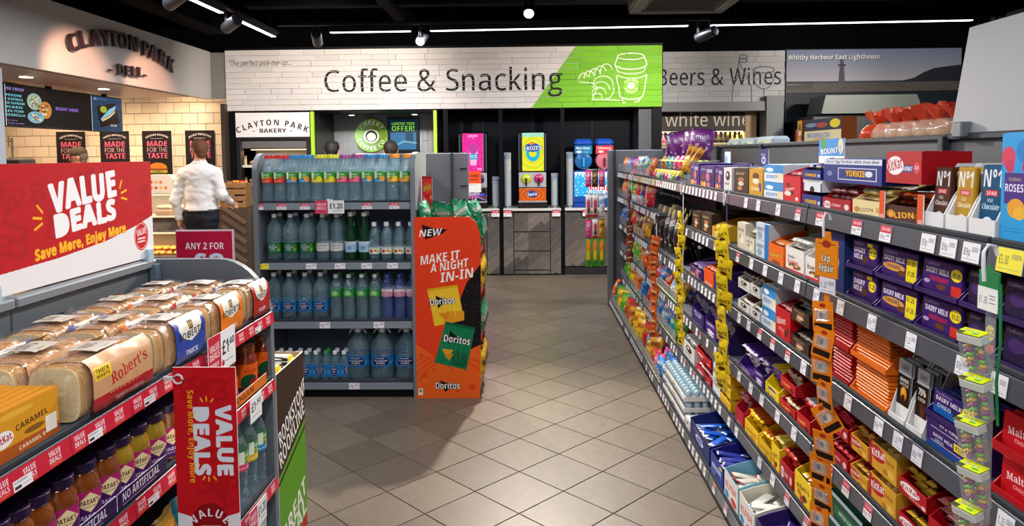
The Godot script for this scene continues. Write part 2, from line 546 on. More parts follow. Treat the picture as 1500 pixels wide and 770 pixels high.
func materials() -> void:
	M.metal = mat("#596068", 0.55, 0.25)
	M.metal_dark = mat("#363a40", 0.6, 0.2)
	M.metal_light = mat("#7c8288", 0.5, 0.3)
	M.strip = mat("#4a4e55", 0.3)
	M.black = mat("#0e0e11", 0.5, 0.0, {"metallic_specular": 0.25})
	M.white = mat("#d8d8d6", 0.45)
	M.card = pm(0, 0.5); M.film = pm(0, 0.28, {"clearcoat_enabled": true, "clearcoat": 0.5, "clearcoat_roughness": 0.2}); M.sign = pm(1, 0.55)
	M.kraft = mat("#a98a66", 0.8)
	M.chrome = mat("#c4c7ca", 0.22, 0.9)
	M.glass = mat(Color(0.9, 0.95, 0.95, 0.12), 0.05, 0.0, {"transparency": BaseMaterial3D.TRANSPARENCY_ALPHA})
	M.acrylic = mat(Color(0.85, 0.9, 0.92, 0.16), 0.06, 0.0, {"transparency": BaseMaterial3D.TRANSPARENCY_ALPHA})
	var clear := {"transparency": BaseMaterial3D.TRANSPARENCY_ALPHA}
	M.water = mat(Color(0.6, 0.78, 0.84, 0.09), 0.07, 0.07, clear)
	M.water_blue = mat(Color(0.38, 0.5, 0.8, 0.16), 0.07, 0.07, clear)
	M.green_glass = mat(Color(0.02, 0.24, 0.13, 0.75), 0.05, 0.0, clear)
	var dents := noise_tex(0.03, Color.BLACK, Color.WHITE, 256, 3)
	for m in [M.water, M.water_blue]:
		m.heightmap_enabled = true; m.heightmap_texture = dents; m.heightmap_scale = 1.0
		m.uv1_triplanar = true; m.uv1_world_triplanar = true; m.uv1_scale = Vector3(5, 4, 5)
	M.film_clear = mat(Color(1, 0.98, 0.95, 0.03), 0.1, 0.02, clear)
	M.film_clear.heightmap_enabled = true; M.film_clear.heightmap_texture = dents; M.film_clear.heightmap_scale = 0.35; M.film_clear.uv1_triplanar = true; M.film_clear.uv1_world_triplanar = true; M.film_clear.uv1_scale = Vector3(5, 5, 5)
	M.tile = []
	for k in 4:
		var m := mat(Color(["#74695b", "#786d5f", "#6e6457", "#7b7062"][k]), 0.42, 0.0, {"uv1_scale": Vector3(1.6, 1.6, 1.6), "uv1_triplanar": true, "uv1_world_triplanar": true})
		m.albedo_texture = speckle
		M.tile.append(m)
	M.wood = mat("#ffffff", 0.6); M.wood.albedo_texture = wood
	M.duct = mat("#070709", 0.8, 0.0, {"metallic_specular": 0.15})
	M.ceil = mat("#030304", 0.95, 0.0, {"metallic_specular": 0.05})

var speckle: ImageTexture
var wood: ImageTexture
func stone_texture() -> void:
	var im := Image.create(512, 512, false, Image.FORMAT_RGB8)
	var n := FastNoiseLite.new()
	n.seed = 12; n.frequency = 0.012; n.fractal_octaves = 4
	for y in 512:
		for x in 512:
			var g := 0.92 + 0.06 * n.get_noise_2d(x, y) + rng.randf_range(-0.09, 0.09)
			if rng.randf() < 0.02: g += 0.1
			im.set_pixel(x, y, Color(g, g * 0.985, g * 0.96))
	im.generate_mipmaps()
	speckle = ImageTexture.create_from_image(im)
	# laminate of slanting boards: colour and grain
	im = Image.create(512, 512, false, Image.FORMAT_RGB8)
	var tones := [Color("#5b544e"), Color("#4d4742"), Color("#6b635b"), Color("#574f48"), Color("#746b62")]
	var g2 := FastNoiseLite.new()
	g2.seed = 5; g2.frequency = 0.01; g2.fractal_octaves = 4
	for y in 512:
		for x in 512:
			var p := (x + y * 1.15) * 0.6561        # across the boards
			var q := (x * 1.15 - y) * 0.6561
			var b := int(floor(p / 38.0))
			var gr := g2.get_noise_2d(p * 14.0, q * 0.5 + b * 91.0)
			var c: Color = tones[posmod(b * 7 + int(floor((q + b * 133.0) / 260.0)) * 3, 5)]
			c = c.darkened(0.06 - 0.3 * gr)
			if fposmod(p, 38.0) < 1.5: c = c.darkened(0.25)
			im.set_pixel(x, y, c)
	im.generate_mipmaps()
	wood = ImageTexture.create_from_image(im)

# ---------------------------------------------------------------- floor, walls, ceiling
func wall(called: String, o: Vector3, s: Vector3, m: Material) -> MeshInstance3D:
	return struct(called, MB.new().box(Vector3.ZERO, s), m, o)
func room() -> void:
	var x0 := -7.2; var x1 := 7.0; var z0 := -11.0; var z1 := 3.0
	var fl := wall("floor", Vector3((x0 + x1) / 2, -0.056, (z0 + z1) / 2), Vector3(x1 - x0, 0.1, z1 - z0), mat("#756b5e", 0.8))
	# square tiles laid diagonally; origin and size read from the joints in the photograph
	var s := 0.2983; var g := 0.0045
	var a := 0.7768
	var d1 := Vector3(cos(a), 0, sin(a)); var d2 := Vector3(sin(a), 0, -cos(a))
	var o := Vector3(-0.0577, 0, -3.925)
	var list := []
	for i in range(-40, 41):
		for j in range(-40, 41):
			var c := o + d1 * s * (i + 0.5) + d2 * s * (j + 0.5)
			if c.x < x0 + 0.1 or c.x > x1 - 0.1 or c.z < z0 + 0.1 or c.z > 0.0: continue
			var open := c.z > -9.45 and c.z < -2.2 and c.x > (-0.98 if c.z > -3.1 else (-2.4 if c.z > -4.65 else -0.85)) and c.x < 1.0
			list.append([0 if open else 1, c.distance_to(EYE), c])
	list.sort_custom(func(p, q): return p[0] < q[0] or (p[0] == q[0] and p[1] < q[1]))
	var shape := MB.new().bevel(Vector3.ZERO, Vector3(s - g, 0.012, s - g), 0.0015).mesh()
	var rest := MB.new()
	for k in list.size():
		var c: Vector3 = list[k][2]
		if k < 300:
			var t := obj("tile", shape, M.tile[rng.randi() % 4], fl, c - fl.position + Vector3(0, -0.006, 0), PI / 2 - a)
			t.rotation.z = rng.randf_range(-0.0008, 0.0008)
		elif list[k][1] < 12.0:
			rest.add(MB.new().box(Vector3.ZERO, Vector3(s - g, 0.012, s - g)).turn(Transform3D(Basis(Vector3.UP, PI / 2 - a), c - fl.position + Vector3(0, -0.006, 0))))
	tag(obj("tile_rest", rest, M.tile[0], fl), "", "", "", "stuff")
	wall("wall_left", Vector3(x0 - 0.05, 1.8, (z0 + z1) / 2), Vector3(0.1, 3.7, z1 - z0), mat("#c9b596", 0.6))
	wall("wall_right", Vector3(x1 + 0.05, 1.8, (z0 + z1) / 2), Vector3(0.1, 3.7, z1 - z0), mat("#6a6a6c", 0.7))
	wall("wall_front", Vector3((x0 + x1) / 2, 1.8, z1 + 0.05), Vector3(x1 - x0, 3.7, 0.1), mat("#8a8a8a", 0.7))
	wall("wall_back", Vector3((x0 + x1) / 2, 1.8, z0 - 0.05), Vector3(x1 - x0, 3.7, 0.1), mat("#0b0c0f", 0.8, 0.0, {"metallic_specular": 0.1}))
	wall("ceiling", Vector3((x0 + x1) / 2, 3.65, (z0 + z1) / 2), Vector3(x1 - x0, 0.1, z1 - z0), M.ceil)
	# dark services under the ceiling
	for q in [[Vector3(-3.9, 3.3, -5.0), Vector3(0.3, 0.3, 8.0), "long black duct above the white fascia"], [Vector3(-1.6, 3.4, -6.6), Vector3(0.16, 0.2, 7.0), "black steel beam over the coffee end"], [Vector3(1.2, 3.45, -8.4), Vector3(9.0, 0.2, 0.2), "black cross beam before the back wall"]]:
		tag(obj("ceiling_duct", MB.new().bevel(Vector3.ZERO, q[1], 0.02), M.duct, self, q[0]), q[2], "duct")
	# ceiling cassette of the air conditioning
	var ac := thing("air_conditioner", "square ceiling air conditioning cassette with a grey grille", "air conditioner", Vector3(1.44, 2.96, -6.55))
	obj("casing", MB.new().bevel(Vector3(0, 0.15, 0), Vector3(0.92, 0.28, 0.92), 0.02), mat("#6f6f6a", 0.6), ac)
	for k in 4:
		var f := MB.new().bevel(Vector3(0, 0, 0.4), Vector3(0.9, 0.03, 0.1), 0.008)
		obj("flap", f, mat("#77786f", 0.5), ac, Vector3.ZERO, k * PI / 2)
	for k in 11: obj("slat", MB.new().bevel(Vector3.ZERO, Vector3(0.62, 0.01, 0.03), 0.003), mat("#3a3a38", 0.6), ac, Vector3(0, 0.0, -0.3 + k * 0.06))

# panel clad in bricks that carry one print across their faces
func brick_sign(called: String, label: String, print_name: String, x0: float, x1: float, y0: float, y1: float, z: float, rows: int, bw: float) -> void:
	var t := thing(called, label, "sign", Vector3((x0 + x1) / 2, y0, z))
	var w := x1 - x0; var h := y1 - y0
	var rect := R(print_name)
	obj("backing", MB.new().paint("#9a9896").bevel(Vector3(0, h / 2, -0.03), Vector3(w, h, 0.05), 0.003), mat("#aaa7a5", 0.8), t)
	var rh := h / rows
	var m := pm(1, 0.65)
	for i in rows:
		var x := -w / 2
		var first := true
		while x < w / 2 - 0.01:
			var l := bw * rng.randf_range(0.55, 1.15) * (rng.randf_range(0.4, 1.0) if first else 1.0)
			first = false
			if x + l > w / 2 - 0.08: l = w / 2 - x
			var f := Rect2(rect.position + rect.size * Vector2((x + w / 2) / w, 1.0 - (i + 1.0) / rows), rect.size * Vector2(l / w, 1.0 / rows))
			var b := MB.new().paint(Color.WHITE.darkened(rng.randf_range(0.0, 0.06)), f).bevel(Vector3.ZERO, Vector3(l - 0.0025, rh - 0.0025, 0.012), 0.002)
			obj("brick", b, m, t, Vector3(x + l / 2, (i + 0.5) * rh, rng.randf_range(-0.0015, 0.0015)))
			x += l

func back_wall() -> void:
	var z := -9.35
	brick_sign("coffee_sign", "long white brick sign with green end reading Coffee & Snacking", "coffee", -3.975, 1.758, 2.21, 3.003, z, 11, 0.5)
	brick_sign("wine_sign", "grey brick sign with line drawn bottle reading Beers & Wines", "beers", 1.65, 3.68, 2.32, 3.05, -10.3, 9, 0.42)
	# bulkhead the long sign hangs on, columns between the bays
	wall("trim_1", Vector3(-1.1, 2.62, -9.72), Vector3(5.75, 0.84, 0.66), M.black)
	for q in [["trim_2", -3.9, 0.14], ["trim_3", -2.86, 0.06], ["trim_4", -1.08, 0.06], ["trim_5", -0.353, 0.05], ["trim_6", 0.46, 0.05], ["trim_7", 1.70, 0.12]]:
		wall(q[0], Vector3(q[1], 1.1, -9.42), Vector3(q[2], 2.2, 0.08), mat("#0f1012", 0.5, 0.0, {"metallic_specular": 0.2}))
	wall("trim_8", Vector3(1.62, 1.1, -9.75), Vector3(0.3, 2.2, 0.6), mat("#3f4448", 0.6))
	wall("trim_9", Vector3(0.27, 1.55, -9.98), Vector3(2.8, 1.35, 0.04), mat("#0b1118", 0.5, 0.0, {"metallic_specular": 0.2}))
	for x in [-0.62, 0.07, 0.9]: obj("seam", MB.new().box(Vector3.ZERO, Vector3(0.006, 1.3, 0.006)), mat("#06080b", 0.5), get_node("trim_9"), Vector3(x - 0.27, 0, 0.022))
	# three counters with slanting grey boards
	var spans := [[-1.05, -0.38, 1], [-0.328, 0.435, 2], [0.485, 1.56, 0]]
	for i in 3:
		var a: float = spans[i][0]; var b: float = spans[i][1]
		var w := b - a
		var t := thing("drinks_counter", ["grey board counter beneath the pink slush machine", "grey board counter with wide drawers beneath the yellow slush machine", "grey board counter with plain front beneath the blue twin drum machine"][i], "counter", Vector3((a + b) / 2, 0, -9.36))
		obj("carcass", MB.new().box(Vector3(0, 0.44, -0.29), Vector3(w, 0.84, 0.55)), mat("#1b1b1d", 0.6), t)
		obj("worktop", MB.new().bevel(Vector3(0, 0.876, -0.27), Vector3(w, 0.032, 0.62), 0.004), mat("#c9c7c2", 0.35), t)
		obj("plinth", MB.new().box(Vector3(0, 0.05, -0.03), Vector3(w, 0.1, 0.02)), mat("#2a2c2e", 0.6), t)
		var y0 := 0.02 if i < 2 else 0.12
		var bits := []
		if i == 0: bits = [[-w / 2, 0.0, 0], [0.0, w / 2 - 0.17, 3], [w / 2 - 0.165, w / 2, 0]]
		elif i == 1: bits = [[-w / 2, -w / 2 + 0.135, 0], [-w / 2 + 0.14, w / 2 - 0.145, 3], [w / 2 - 0.14, w / 2, 0]]
		else: bits = [[-w / 2, w / 2, 0]]
		for q in bits:
			if q[2] == 0: panel(t, "panel", q[0], q[1], y0, 0.845)
			else:
				var ys := [0.02, 0.075, 0.33, 0.585, 0.845]
				for k in 4: panel(t, "drawer" if k > 0 else "panel", q[0], q[1], ys[k], ys[k + 1] - 0.012)
	machines()
	bakery()
	coffee_niche()
	wine_bay()
func panel(t: Node, called: String, x0: float, x1: float, y0: float, y1: float) -> void:
	var w := x1 - x0 - 0.004; var h := y1 - y0
	var o := (t as Node3D).position
	var r := Rect2((o.x + x0) * 1.05, 1.0 - y1 * 1.05, w * 1.05, h * 1.05)
	obj(called, MB.new().paint(Color.WHITE, r).bevel(Vector3.ZERO, Vector3(w, h, 0.018), 0.002), M.wood, t, Vector3((x0 + x1) / 2, (y0 + y1) / 2, -0.005))
func face(parent: Node, called: String, print_name: String, o: Vector3, w: float, h: float, th := 0.004, m: Material = null, tint := Color.WHITE) -> MeshInstance3D:      # printed sheet facing +Z
	var mb := MB.new().paint(tint).box(Vector3.ZERO, Vector3(w, h, th), {"f": [tint, R(print_name)]})
	return obj(called, mb, m if m else pm(cells[print_name][0], 0.5), parent, o)
func lit_face(parent: Node, called: String, print_name: String, o: Vector3, w: float, h: float, th: float, e: float) -> MeshInstance3D:
	return face(parent, called, print_name, o, w, h, th, lit_print(print_name, e), Color(0.3, 0.3, 0.3))
func lit_print(print_name: String, e: float) -> StandardMaterial3D:
	var p: int = cells[print_name][0]
	return pm(p, 0.3, {"emission_enabled": true, "emission": Color.WHITE, "emission_texture": page_tex[p], "emission_operator": BaseMaterial3D.EMISSION_OP_MULTIPLY, "emission_energy_multiplier": e})
func small_area(parent: Node3D, o: Vector3, w: float, h: float, e: float, c: Color) -> void:
	var l := AreaLight3D.new()
	l.name = "lamp"; l.area_size = Vector2(w, h); l.area_normalize_energy = true; l.light_energy = e; l.light_color = c; l.shadow_enabled = true; l.area_range = 8.0
	parent.add_child(l)
	l.position = o; l.rotation = Vector3(0, PI, 0)

func machines() -> void:
	for i in 2:
		var x: float = [-0.735, 0.063][i]
		var t := thing("slush_machine", ["black slush machine with a pink lit poster", "black slush machine with a yellow lit poster and two drum taps"][i], "drinks machine", Vector3(x, 0.892, -9.55))
		obj("casing", MB.new().bevel(Vector3(0, 0.52, -0.12), Vector3(0.40, 1.0, 0.24), 0.02), mat("#0c0d10", 0.25), t)
		obj("base", MB.new().bevel(Vector3(0, 0.035, 0.03), Vector3(0.4, 0.07, 0.3), 0.01), mat("#101114", 0.3), t)
		obj("backplate", MB.new().bevel(Vector3(0, 0.37, 0.005), Vector3(0.37, 0.2, 0.012), 0.004), mat("#b9bcc0", 0.3, 0.4), t)
		var pw: float = [0.28, 0.29][i]
		var pn: String = ["cherry", "frozen"][i]
		lit_face(t, "poster", pn, Vector3([0.0, 0.01][i], 0.745, 0.012), pw, 0.51, 0.02, 1.0)
		small_area(t, Vector3(0, 0.745, 0.03), pw, 0.5, 0.35, Color(["#f45cb8", "#e8e65a"][i]))
		for k in [-1, 1]:
			obj("rail", MB.new().bevel(Vector3(k * 0.18, 0.74, 0.01), Vector3(0.016, 0.5, 0.02), 0.003), mat("#55585c", 0.3, 0.6), t)
		face(t, "front_panel", ["burst", "fantaorange"][i], Vector3(0, 0.175, 0.06), 0.36, 0.17, 0.03)
		obj("drip_tray", MB.new().bevel(Vector3(0, 0.085, 0.12), Vector3(0.38, 0.02, 0.12), 0.004), mat("#bfc2c5", 0.3, 0.6), t)
		for k in [-1, 1]:
			var d := obj("drum_tap", MB.new().lathe([Vector2(0.0001, 0.03), Vector2(0.05, 0.03), Vector2(0.066, 0.0), Vector2(0.066, -0.02)], 20).turn(Transform3D(Basis(Vector3.RIGHT, PI / 2), Vector3.ZERO)), mat([["#1c2a6a", "#1c2a6a"], ["#b9c41e", "#b02a5c"]][i][(k + 1) / 2], 0.25), t, Vector3(k * 0.085, 0.385, 0.015))
			obj("knob", MB.new().bevel(Vector3(0, -0.02, 0.04), Vector3(0.024, 0.06, 0.02), 0.006), mat("#1c1c1e", 0.3), d)
			obj("spout", MB.new().tube([Vector3(0, -0.05, 0.03), Vector3(0, -0.1, 0.035)], 0.012, 8), mat("#17181a", 0.3), d)
	var note := tag(face(self, "paper_notice", "coming", Vector3(-0.725, 1.245, -9.475), 0.2, 0.28, 0.004), "orange and white paper notice taped over the pink slush machine taps", "notice")
	note.rotation.x = -0.03
	# twin drum machine
	var t := thing("twin_drum_machine", "blue twin drum iced drink machine with icicle print", "drinks machine", Vector3(0.88, 0.892, -9.6))
	obj("base", MB.new().bevel(Vector3(0, 0.03, 0.02), Vector3(0.56, 0.06, 0.34), 0.02), mat("#1c3f94", 0.3), t)
	obj("body", MB.new().bevel(Vector3(0, 0.27, 0), Vector3(0.54, 0.44, 0.3), 0.03), mat("#2456ae", 0.3), t)
	face(t, "icicle_panel", "polar", Vector3(-0.02, 0.27, 0.155), 0.48, 0.4, 0.012, lit_print("polar", 0.25))
	for k in [-1, 1]:
		var d := obj("drum", MB.new().lathe([Vector2(0.0001, 0.12), Vector2(0.1, 0.12), Vector2(0.118, 0.1), Vector2(0.118, -0.12)], 24).turn(Transform3D(Basis(Vector3.RIGHT, PI / 2), Vector3.ZERO)), mat(["#1f5f9c", "#c46a78"][(k + 1) / 2], 0.15), t, Vector3(k * 0.14, 0.62, 0.03))
		obj("tap", MB.new().bevel(Vector3(0, -0.02, 0.14), Vector3(0.03, 0.12, 0.03), 0.008), mat(["#2f9ad0", "#5c2c4a"][(k + 1) / 2], 0.3), d)
		obj("lid", MB.new().bevel(Vector3(k * 0.14, 0.86, 0), Vector3(0.25, 0.1, 0.3), 0.04), mat("#1c4fb4", 0.3), t)
		face(t, "drum_label", ["drumblue", "drumred"][(k + 1) / 2], Vector3(k * 0.14, 0.765, 0.15), 0.23, 0.11, 0.012)
	# cup dispensers and price cards on the counters
	var spots := [[-0.43, 0.30, "beside the pink slush machine"], [-0.27, 0.62, "left of the yellow slush machine"], [0.36, 0.34, "right of the yellow slush machine"], [0.56, 0.62, "beside the blue twin drum machine"]]
	for q in spots:
		var c := thing("cup_tube", "clear tube of stacked plastic cups " + q[2], "cup dispenser", Vector3(q[0], 0.892, -9.5), 0.0, "cup dispensers")
		obj("foot", MB.new().cyl(Vector3.ZERO, 0.058, 0.02), M.chrome, c)
		obj("tube", MB.new().lathe([Vector2(0.05, q[1] + 0.12), Vector2(0.05, 0.02)], 18), mat(Color(0.8, 0.85, 0.88, 0.3), 0.1, 0.0, {"transparency": BaseMaterial3D.TRANSPARENCY_ALPHA}), c)
		var n := int(q[1] / 0.03)
		var cups := MB.new()
		for k in n: cups.lathe([Vector2(0.044, 0.05), Vector2(0.047, 0.048), Vector2(0.036, 0.0)], 14, 1.0, Vector3(0, 0.03 + k * 0.03, 0))
		obj("cup_stack", cups, mat("#aeb4b8", 0.25), c)
		obj("dome_lid", MB.new().lathe([Vector2(0.002, q[1] + 0.1), Vector2(0.03, q[1] + 0.08), Vector2(0.046, q[1] + 0.02)], 14), mat("#3a5a9a", 0.3), c)
	for q in [[-0.43, "beside the pink slush machine"], [-0.27, "left of the yellow slush machine"], [0.37, "right of the yellow slush machine"], [0.77, "below the blue twin drum machine"]]:
		var c := thing("price_card", "red and white price card on the counter edge " + q[1], "price card", Vector3(q[0], 0.83, -9.322), 0.0, "counter price cards")
		obj("card", MB.new().paint("#e4e2e2").box(Vector3.ZERO, Vector3(0.105, 0.085, 0.004), {"f": [Color.WHITE, R("ticketred")]}), M.card, c)
		obj("clip", MB.new().bevel(Vector3(0, 0.05, -0.01), Vector3(0.05, 0.02, 0.02), 0.003), M.white, c)

func bakery() -> void:
	var t := thing("bakery_cabinet", "black framed bakery cabinet with white arched lettering sign", "cabinet", Vector3(-3.37, 0, -9.42))
	face(t, "header_sign", "bakery", Vector3(0, 2.025, 0.06), 0.98, 0.32, 0.03)
	for x in [-0.47, 0.47]: obj("post", MB.new().bevel(Vector3(x, 1.08, 0), Vector3(0.06, 2.16, 0.12), 0.005), mat("#141416", 0.45), t)
	obj("top_rail", MB.new().bevel(Vector3(0, 1.845, 0.02), Vector3(0.94, 0.04, 0.1), 0.005), mat("#141416", 0.45), t)
	obj("hood", MB.new().bevel(Vector3(0, 1.77, 0.0), Vector3(0.88, 0.11, 0.06), 0.01), mat("#8f8f92", 0.3, 0.6), t)
	obj("back_panel", MB.new().box(Vector3(0, 0.9, -0.5), Vector3(0.9, 1.7, 0.02)), mat("#8f8a84", 0.5), t)
	obj("base", MB.new().bevel(Vector3(0, 0.24, -0.24), Vector3(0.9, 0.48, 0.5), 0.01), mat("#7d6f70", 0.5), t)
	for y in [0.52, 0.76, 1.0, 1.24, 1.48]:
		var sh := obj("shelf", MB.new().bevel(Vector3(0, y, -0.24), Vector3(0.88, 0.015, 0.48), 0.003), M.chrome, t)
		obj("price_rail", MB.new().bevel(Vector3(0, y, 0.01), Vector3(0.88, 0.035, 0.008), 0.002), mat("#d8d4cc", 0.4), sh)
	var m := mat("#c98f4a", 0.7)
	for y in [0.53, 0.77, 1.01, 1.25, 1.49]:
		for k in 4:
			var p := bun(0.05, 0.032, 0.085)
			tag(obj("pastry", p, m, self, Vector3(-3.72 + k * 0.13, y, -9.56 + rng.randf_range(-0.03, 0.03)), rng.randf() * 3.0), "golden baked pastry on a chrome shelf of the bakery cabinet", "pastry", "pastries in the bakery cabinet")
	small_tube(t, Vector3(0, 1.70, -0.2), 0.8, 0.5, Color("#ffdcb0"))
func small_tube(t: Node3D, o: Vector3, w: float, e: float, c: Color) -> void:
	obj("light_bar", MB.new().bevel(o, Vector3(w, 0.012, 0.02), 0.002), glow(c, 2.0), t)
	var l := AreaLight3D.new()
	l.name = "lamp"; l.area_size = Vector2(w, 0.02); l.area_normalize_energy = true; l.light_energy = e; l.light_color = c; l.shadow_enabled = true; l.area_range = 8.0
	t.add_child(l)
	l.position = o + Vector3(0, -0.012, 0); l.rotation = Vector3(-PI / 2, 0, 0)
var shapes := {}
func bun(rx: float, ry: float, rz: float) -> Mesh:
	var key := "bun %s %s %s" % [rx, ry, rz]
	if not shapes.has(key):
		var rows := []
		for i in 7:
			var a := PI * i / 6.0
			var row := []
			for j in 13: row.append(Vector3(sin(a) * sin(TAU * j / 12.0) * rx, ry + cos(a) * ry * (1.0 if i < 4 else 0.95), sin(a) * cos(TAU * j / 12.0) * rz))
			rows.append(row)
		shapes[key] = MB.new().grid(rows).mesh()
	return shapes[key]

func coffee_niche() -> void:
	wall("trim_10", Vector3(-1.97, 1.5, -10.42), Vector3(1.75, 2.0, 0.05), mat("#85858a", 0.5))
	var tiles := get_node("trim_10")
	var sh := MB.new().bevel(Vector3.ZERO, Vector3(0.07, 0.195, 0.006), 0.002).mesh()
	for i in 24:
		for j in 4: obj("tile", sh, mat("#8b8b90", 0.35), tiles, Vector3(-0.84 + i * 0.073, 0.62 - j * 0.2, 0.027))
	for q in [-2.845, -1.215]:
		var f := thing("lime_frame", "tall lime green upright %s the coffee recess" % ("left of" if q < -2 else "right of"), "frame", Vector3(q, 0, -9.44))
		obj("upright", MB.new().bevel(Vector3(0, 1.1, 0.06), Vector3(0.045, 2.19, 0.05), 0.004), mat("#a6d42a", 0.4), f)
		obj("side_panel", MB.new().box(Vector3(0, 1.1, -0.45), Vector3(0.03, 2.19, 0.95)), mat("#101113", 0.4), f)
	var c := thing("coffee_logo", "round green coffee logo sign on the grey tiled recess", "sign", Vector3(-2.28, 1.90, -10.36))
	obj("disc", MB.new().paint("#7ba030").lathe([Vector2(0.0001, 0.0), Vector2(0.245, 0.0), Vector2(0.245, -0.03)], 40).turn(Transform3D(Basis(Vector3.RIGHT, PI / 2), Vector3.ZERO)), mat("#84a85a", 0.4), c)
	var rim := PackedVector2Array()
	for k in 48: rim.append(Vector2(cos(TAU * k / 48.0), sin(TAU * k / 48.0)) * 0.24)
	obj("print", MB.new().paint(Color.WHITE, R("cheeky")).plate(rim, 0.006, 0.004), lit_print("cheeky", 0.1), c)
	var o := thing("offer_screen", "blue lit screen reading Limited Time Offer beside the round logo", "screen", Vector3(-1.81, 1.9, -10.36))
	obj("bezel", MB.new().bevel(Vector3.ZERO, Vector3(0.46, 0.5, 0.03), 0.004), M.black, o)
	lit_face(o, "picture", "offer", Vector3(0, 0, 0.018), 0.43, 0.47, 0.003, 0.8)
	for x in [-2.5, -1.6]:
		var s := thing("downlight", "small round downlight in the coffee recess ceiling", "ceiling light", Vector3(x, 2.19, -10.1), 0.0, "downlights of the coffee recess")
		obj("rim", MB.new().cyl(Vector3(0, -0.005, 0), 0.05, 0.012), M.chrome, s)
		obj("lens", MB.new().cyl(Vector3(0, -0.009, 0), 0.038, 0.004), glow("#eafaf0", 5.0), s)
		var l := SpotLight3D.new()
		l.name = "lamp"; l.light_energy = 0.9; l.spot_angle = 60.0; l.light_size = 0.04; l.spot_range = 8.0; l.shadow_enabled = true; l.light_color = Color("#eefaf2")
		s.add_child(l)
		l.position = Vector3(0, -0.02, 0); l.rotation = Vector3(-PI / 2, 0, 0)
	wall("trim_11", Vector3(-1.97, 2.22, -10.1), Vector3(1.75, 0.02, 0.7), mat("#2f3033", 0.5))
	var b := thing("coffee_counter", "dark coffee counter with a pile of wrapped goods behind the water shelves", "counter", Vector3(-2.0, 0, -9.55))
	obj("body", MB.new().bevel(Vector3(0, 0.5, 0), Vector3(1.5, 1.0, 0.4), 0.01), mat("#2a2622", 0.5), b)
	obj("top", MB.new().bevel(Vector3(0, 1.02, 0), Vector3(1.54, 0.04, 0.5), 0.006), mat("#d0cec8", 0.3), b)

func wine_bay() -> void:
	# alcove with shelves of wine
	wall("trim_12", Vector3(2.6, 1.1, -10.9), Vector3(2.1, 2.3, 0.05), mat("#2b2826", 0.6))
	wall("trim_13", Vector3(2.65, 2.26, -10.34), Vector3(1.75, 0.13, 0.3), mat("#6e7072", 0.5))
	wall("trim_14", Vector3(3.5, 1.2, -10.3), Vector3(0.24, 2.4, 0.3), mat("#5c6367", 0.5))
	wall("trim_15", Vector3(3.26, 1.1, -10.62), Vector3(0.16, 2.2, 0.3), mat("#a98a68", 0.6))
	var s := thing("wine_shelves", "dark wine shelving with pale lettering header reading white wine", "shelf", Vector3(2.55, 0, -10.7))
	face(s, "header", "whitewine", Vector3(0.08, 2.06, 0.2), 1.4, 0.28, 0.02)
	obj("frame", MB.new().box(Vector3(0, 1.0, -0.12), Vector3(1.5, 1.95, 0.02)), mat("#3b352f", 0.6), s)
	for y in [1.3, 1.62]: obj("shelf", MB.new().bevel(Vector3(0, y, 0.02), Vector3(1.46, 0.025, 0.26), 0.003), mat("#6a5846", 0.5), s)
	small_tube(s, Vector3(0, 1.92, 0.1), 1.3, 1.0, Color("#ffe6c0"))
	small_tube(s, Vector3(0, 1.585, 0.12), 1.3, 1.0, Color("#ffe6c0"))
	var tints := ["#c8d06a", "#e06a7c", "#d84a60", "#e8a0a0", "#c9c09a", "#3a2c1a", "#8a7a2c", "#2a2418", "#3a3418", "#c9c06a"]
	for i in 20:
		for lv in 2:
			var k: int = [0, 0, 1, 2, 1, 2, 4, 3, 4, 9, 4, 6, 5, 7, 8, 5, 7, 6, 9, 7][i]
			var b := thing("wine_bottle", "%s wine bottle on the %s wine shelf" % [["pale green", "pink", "red", "rose", "clear", "dark brown", "olive", "black", "dark olive", "yellow green"][k], ["lower", "upper"][lv]], "wine bottle", Vector3(1.88 + i * 0.068, [1.313, 1.633][lv], -10.62), 0.0, "wine bottles in the alcove")
			obj("body", bottle_mesh("wine", [[0.0001, 0.29], [0.014, 0.29], [0.014, 0.2], [0.03, 0.17], [0.033, 0.15], [0.033, 0.004], [0.028, 0.0], [0.0001, 0.0]]), mat(tints[k], 0.15), b)
			obj("label", bottle_mesh("wine_label", [[0.0335, 0.12], [0.0335, 0.05]], R("wine_label")), M.card, b)
			obj("capsule", bottle_mesh("wine_cap", [[0.0001, 0.293], [0.0155, 0.293], [0.0155, 0.235]]), mat(["#d8d02c", "#d8304c", "#17171a", "#c9a040"][(k + lv) % 4], 0.3), b)
	# harbour mural with the chiller tops before it
	var mu := thing("harbour_mural", "wide dusk photograph of a harbour wall and lighthouse", "mural", Vector3(4.92, 2.04, -10.28))
	face(mu, "picture", "whitby", Vector3(0, 0.5, 0), 2.45, 1.02, 0.02)
	obj("frame", MB.new().bevel(Vector3(0, 0.5, -0.03), Vector3(2.5, 1.06, 0.03), 0.004), M.black, mu)
	for q in [[4.3, 1.32, "wide pale hood over the chiller below the harbour mural"], [6.1, 0.9, "narrow pale hood over the chiller at the end of the mural"]]:
		var h := thing("chiller", q[2], "chiller", Vector3(q[0] + 0.2, 0, -9.6))
		obj("body", MB.new().bevel(Vector3(0, 1.04, -0.2), Vector3(q[1] + 0.2, 2.08, 0.7), 0.02), mat("#1d2023", 0.5), h)
		var w: float = q[1] / 2
		obj("hood", MB.new().paint("#9aa09c").plate(PackedVector2Array([Vector2(-w, 2.1), Vector2(w, 2.1), Vector2(w * 0.86, 2.34), Vector2(-w * 0.92, 2.34)]), 0.2, 0.5), mat("#59605d", 0.5), h)

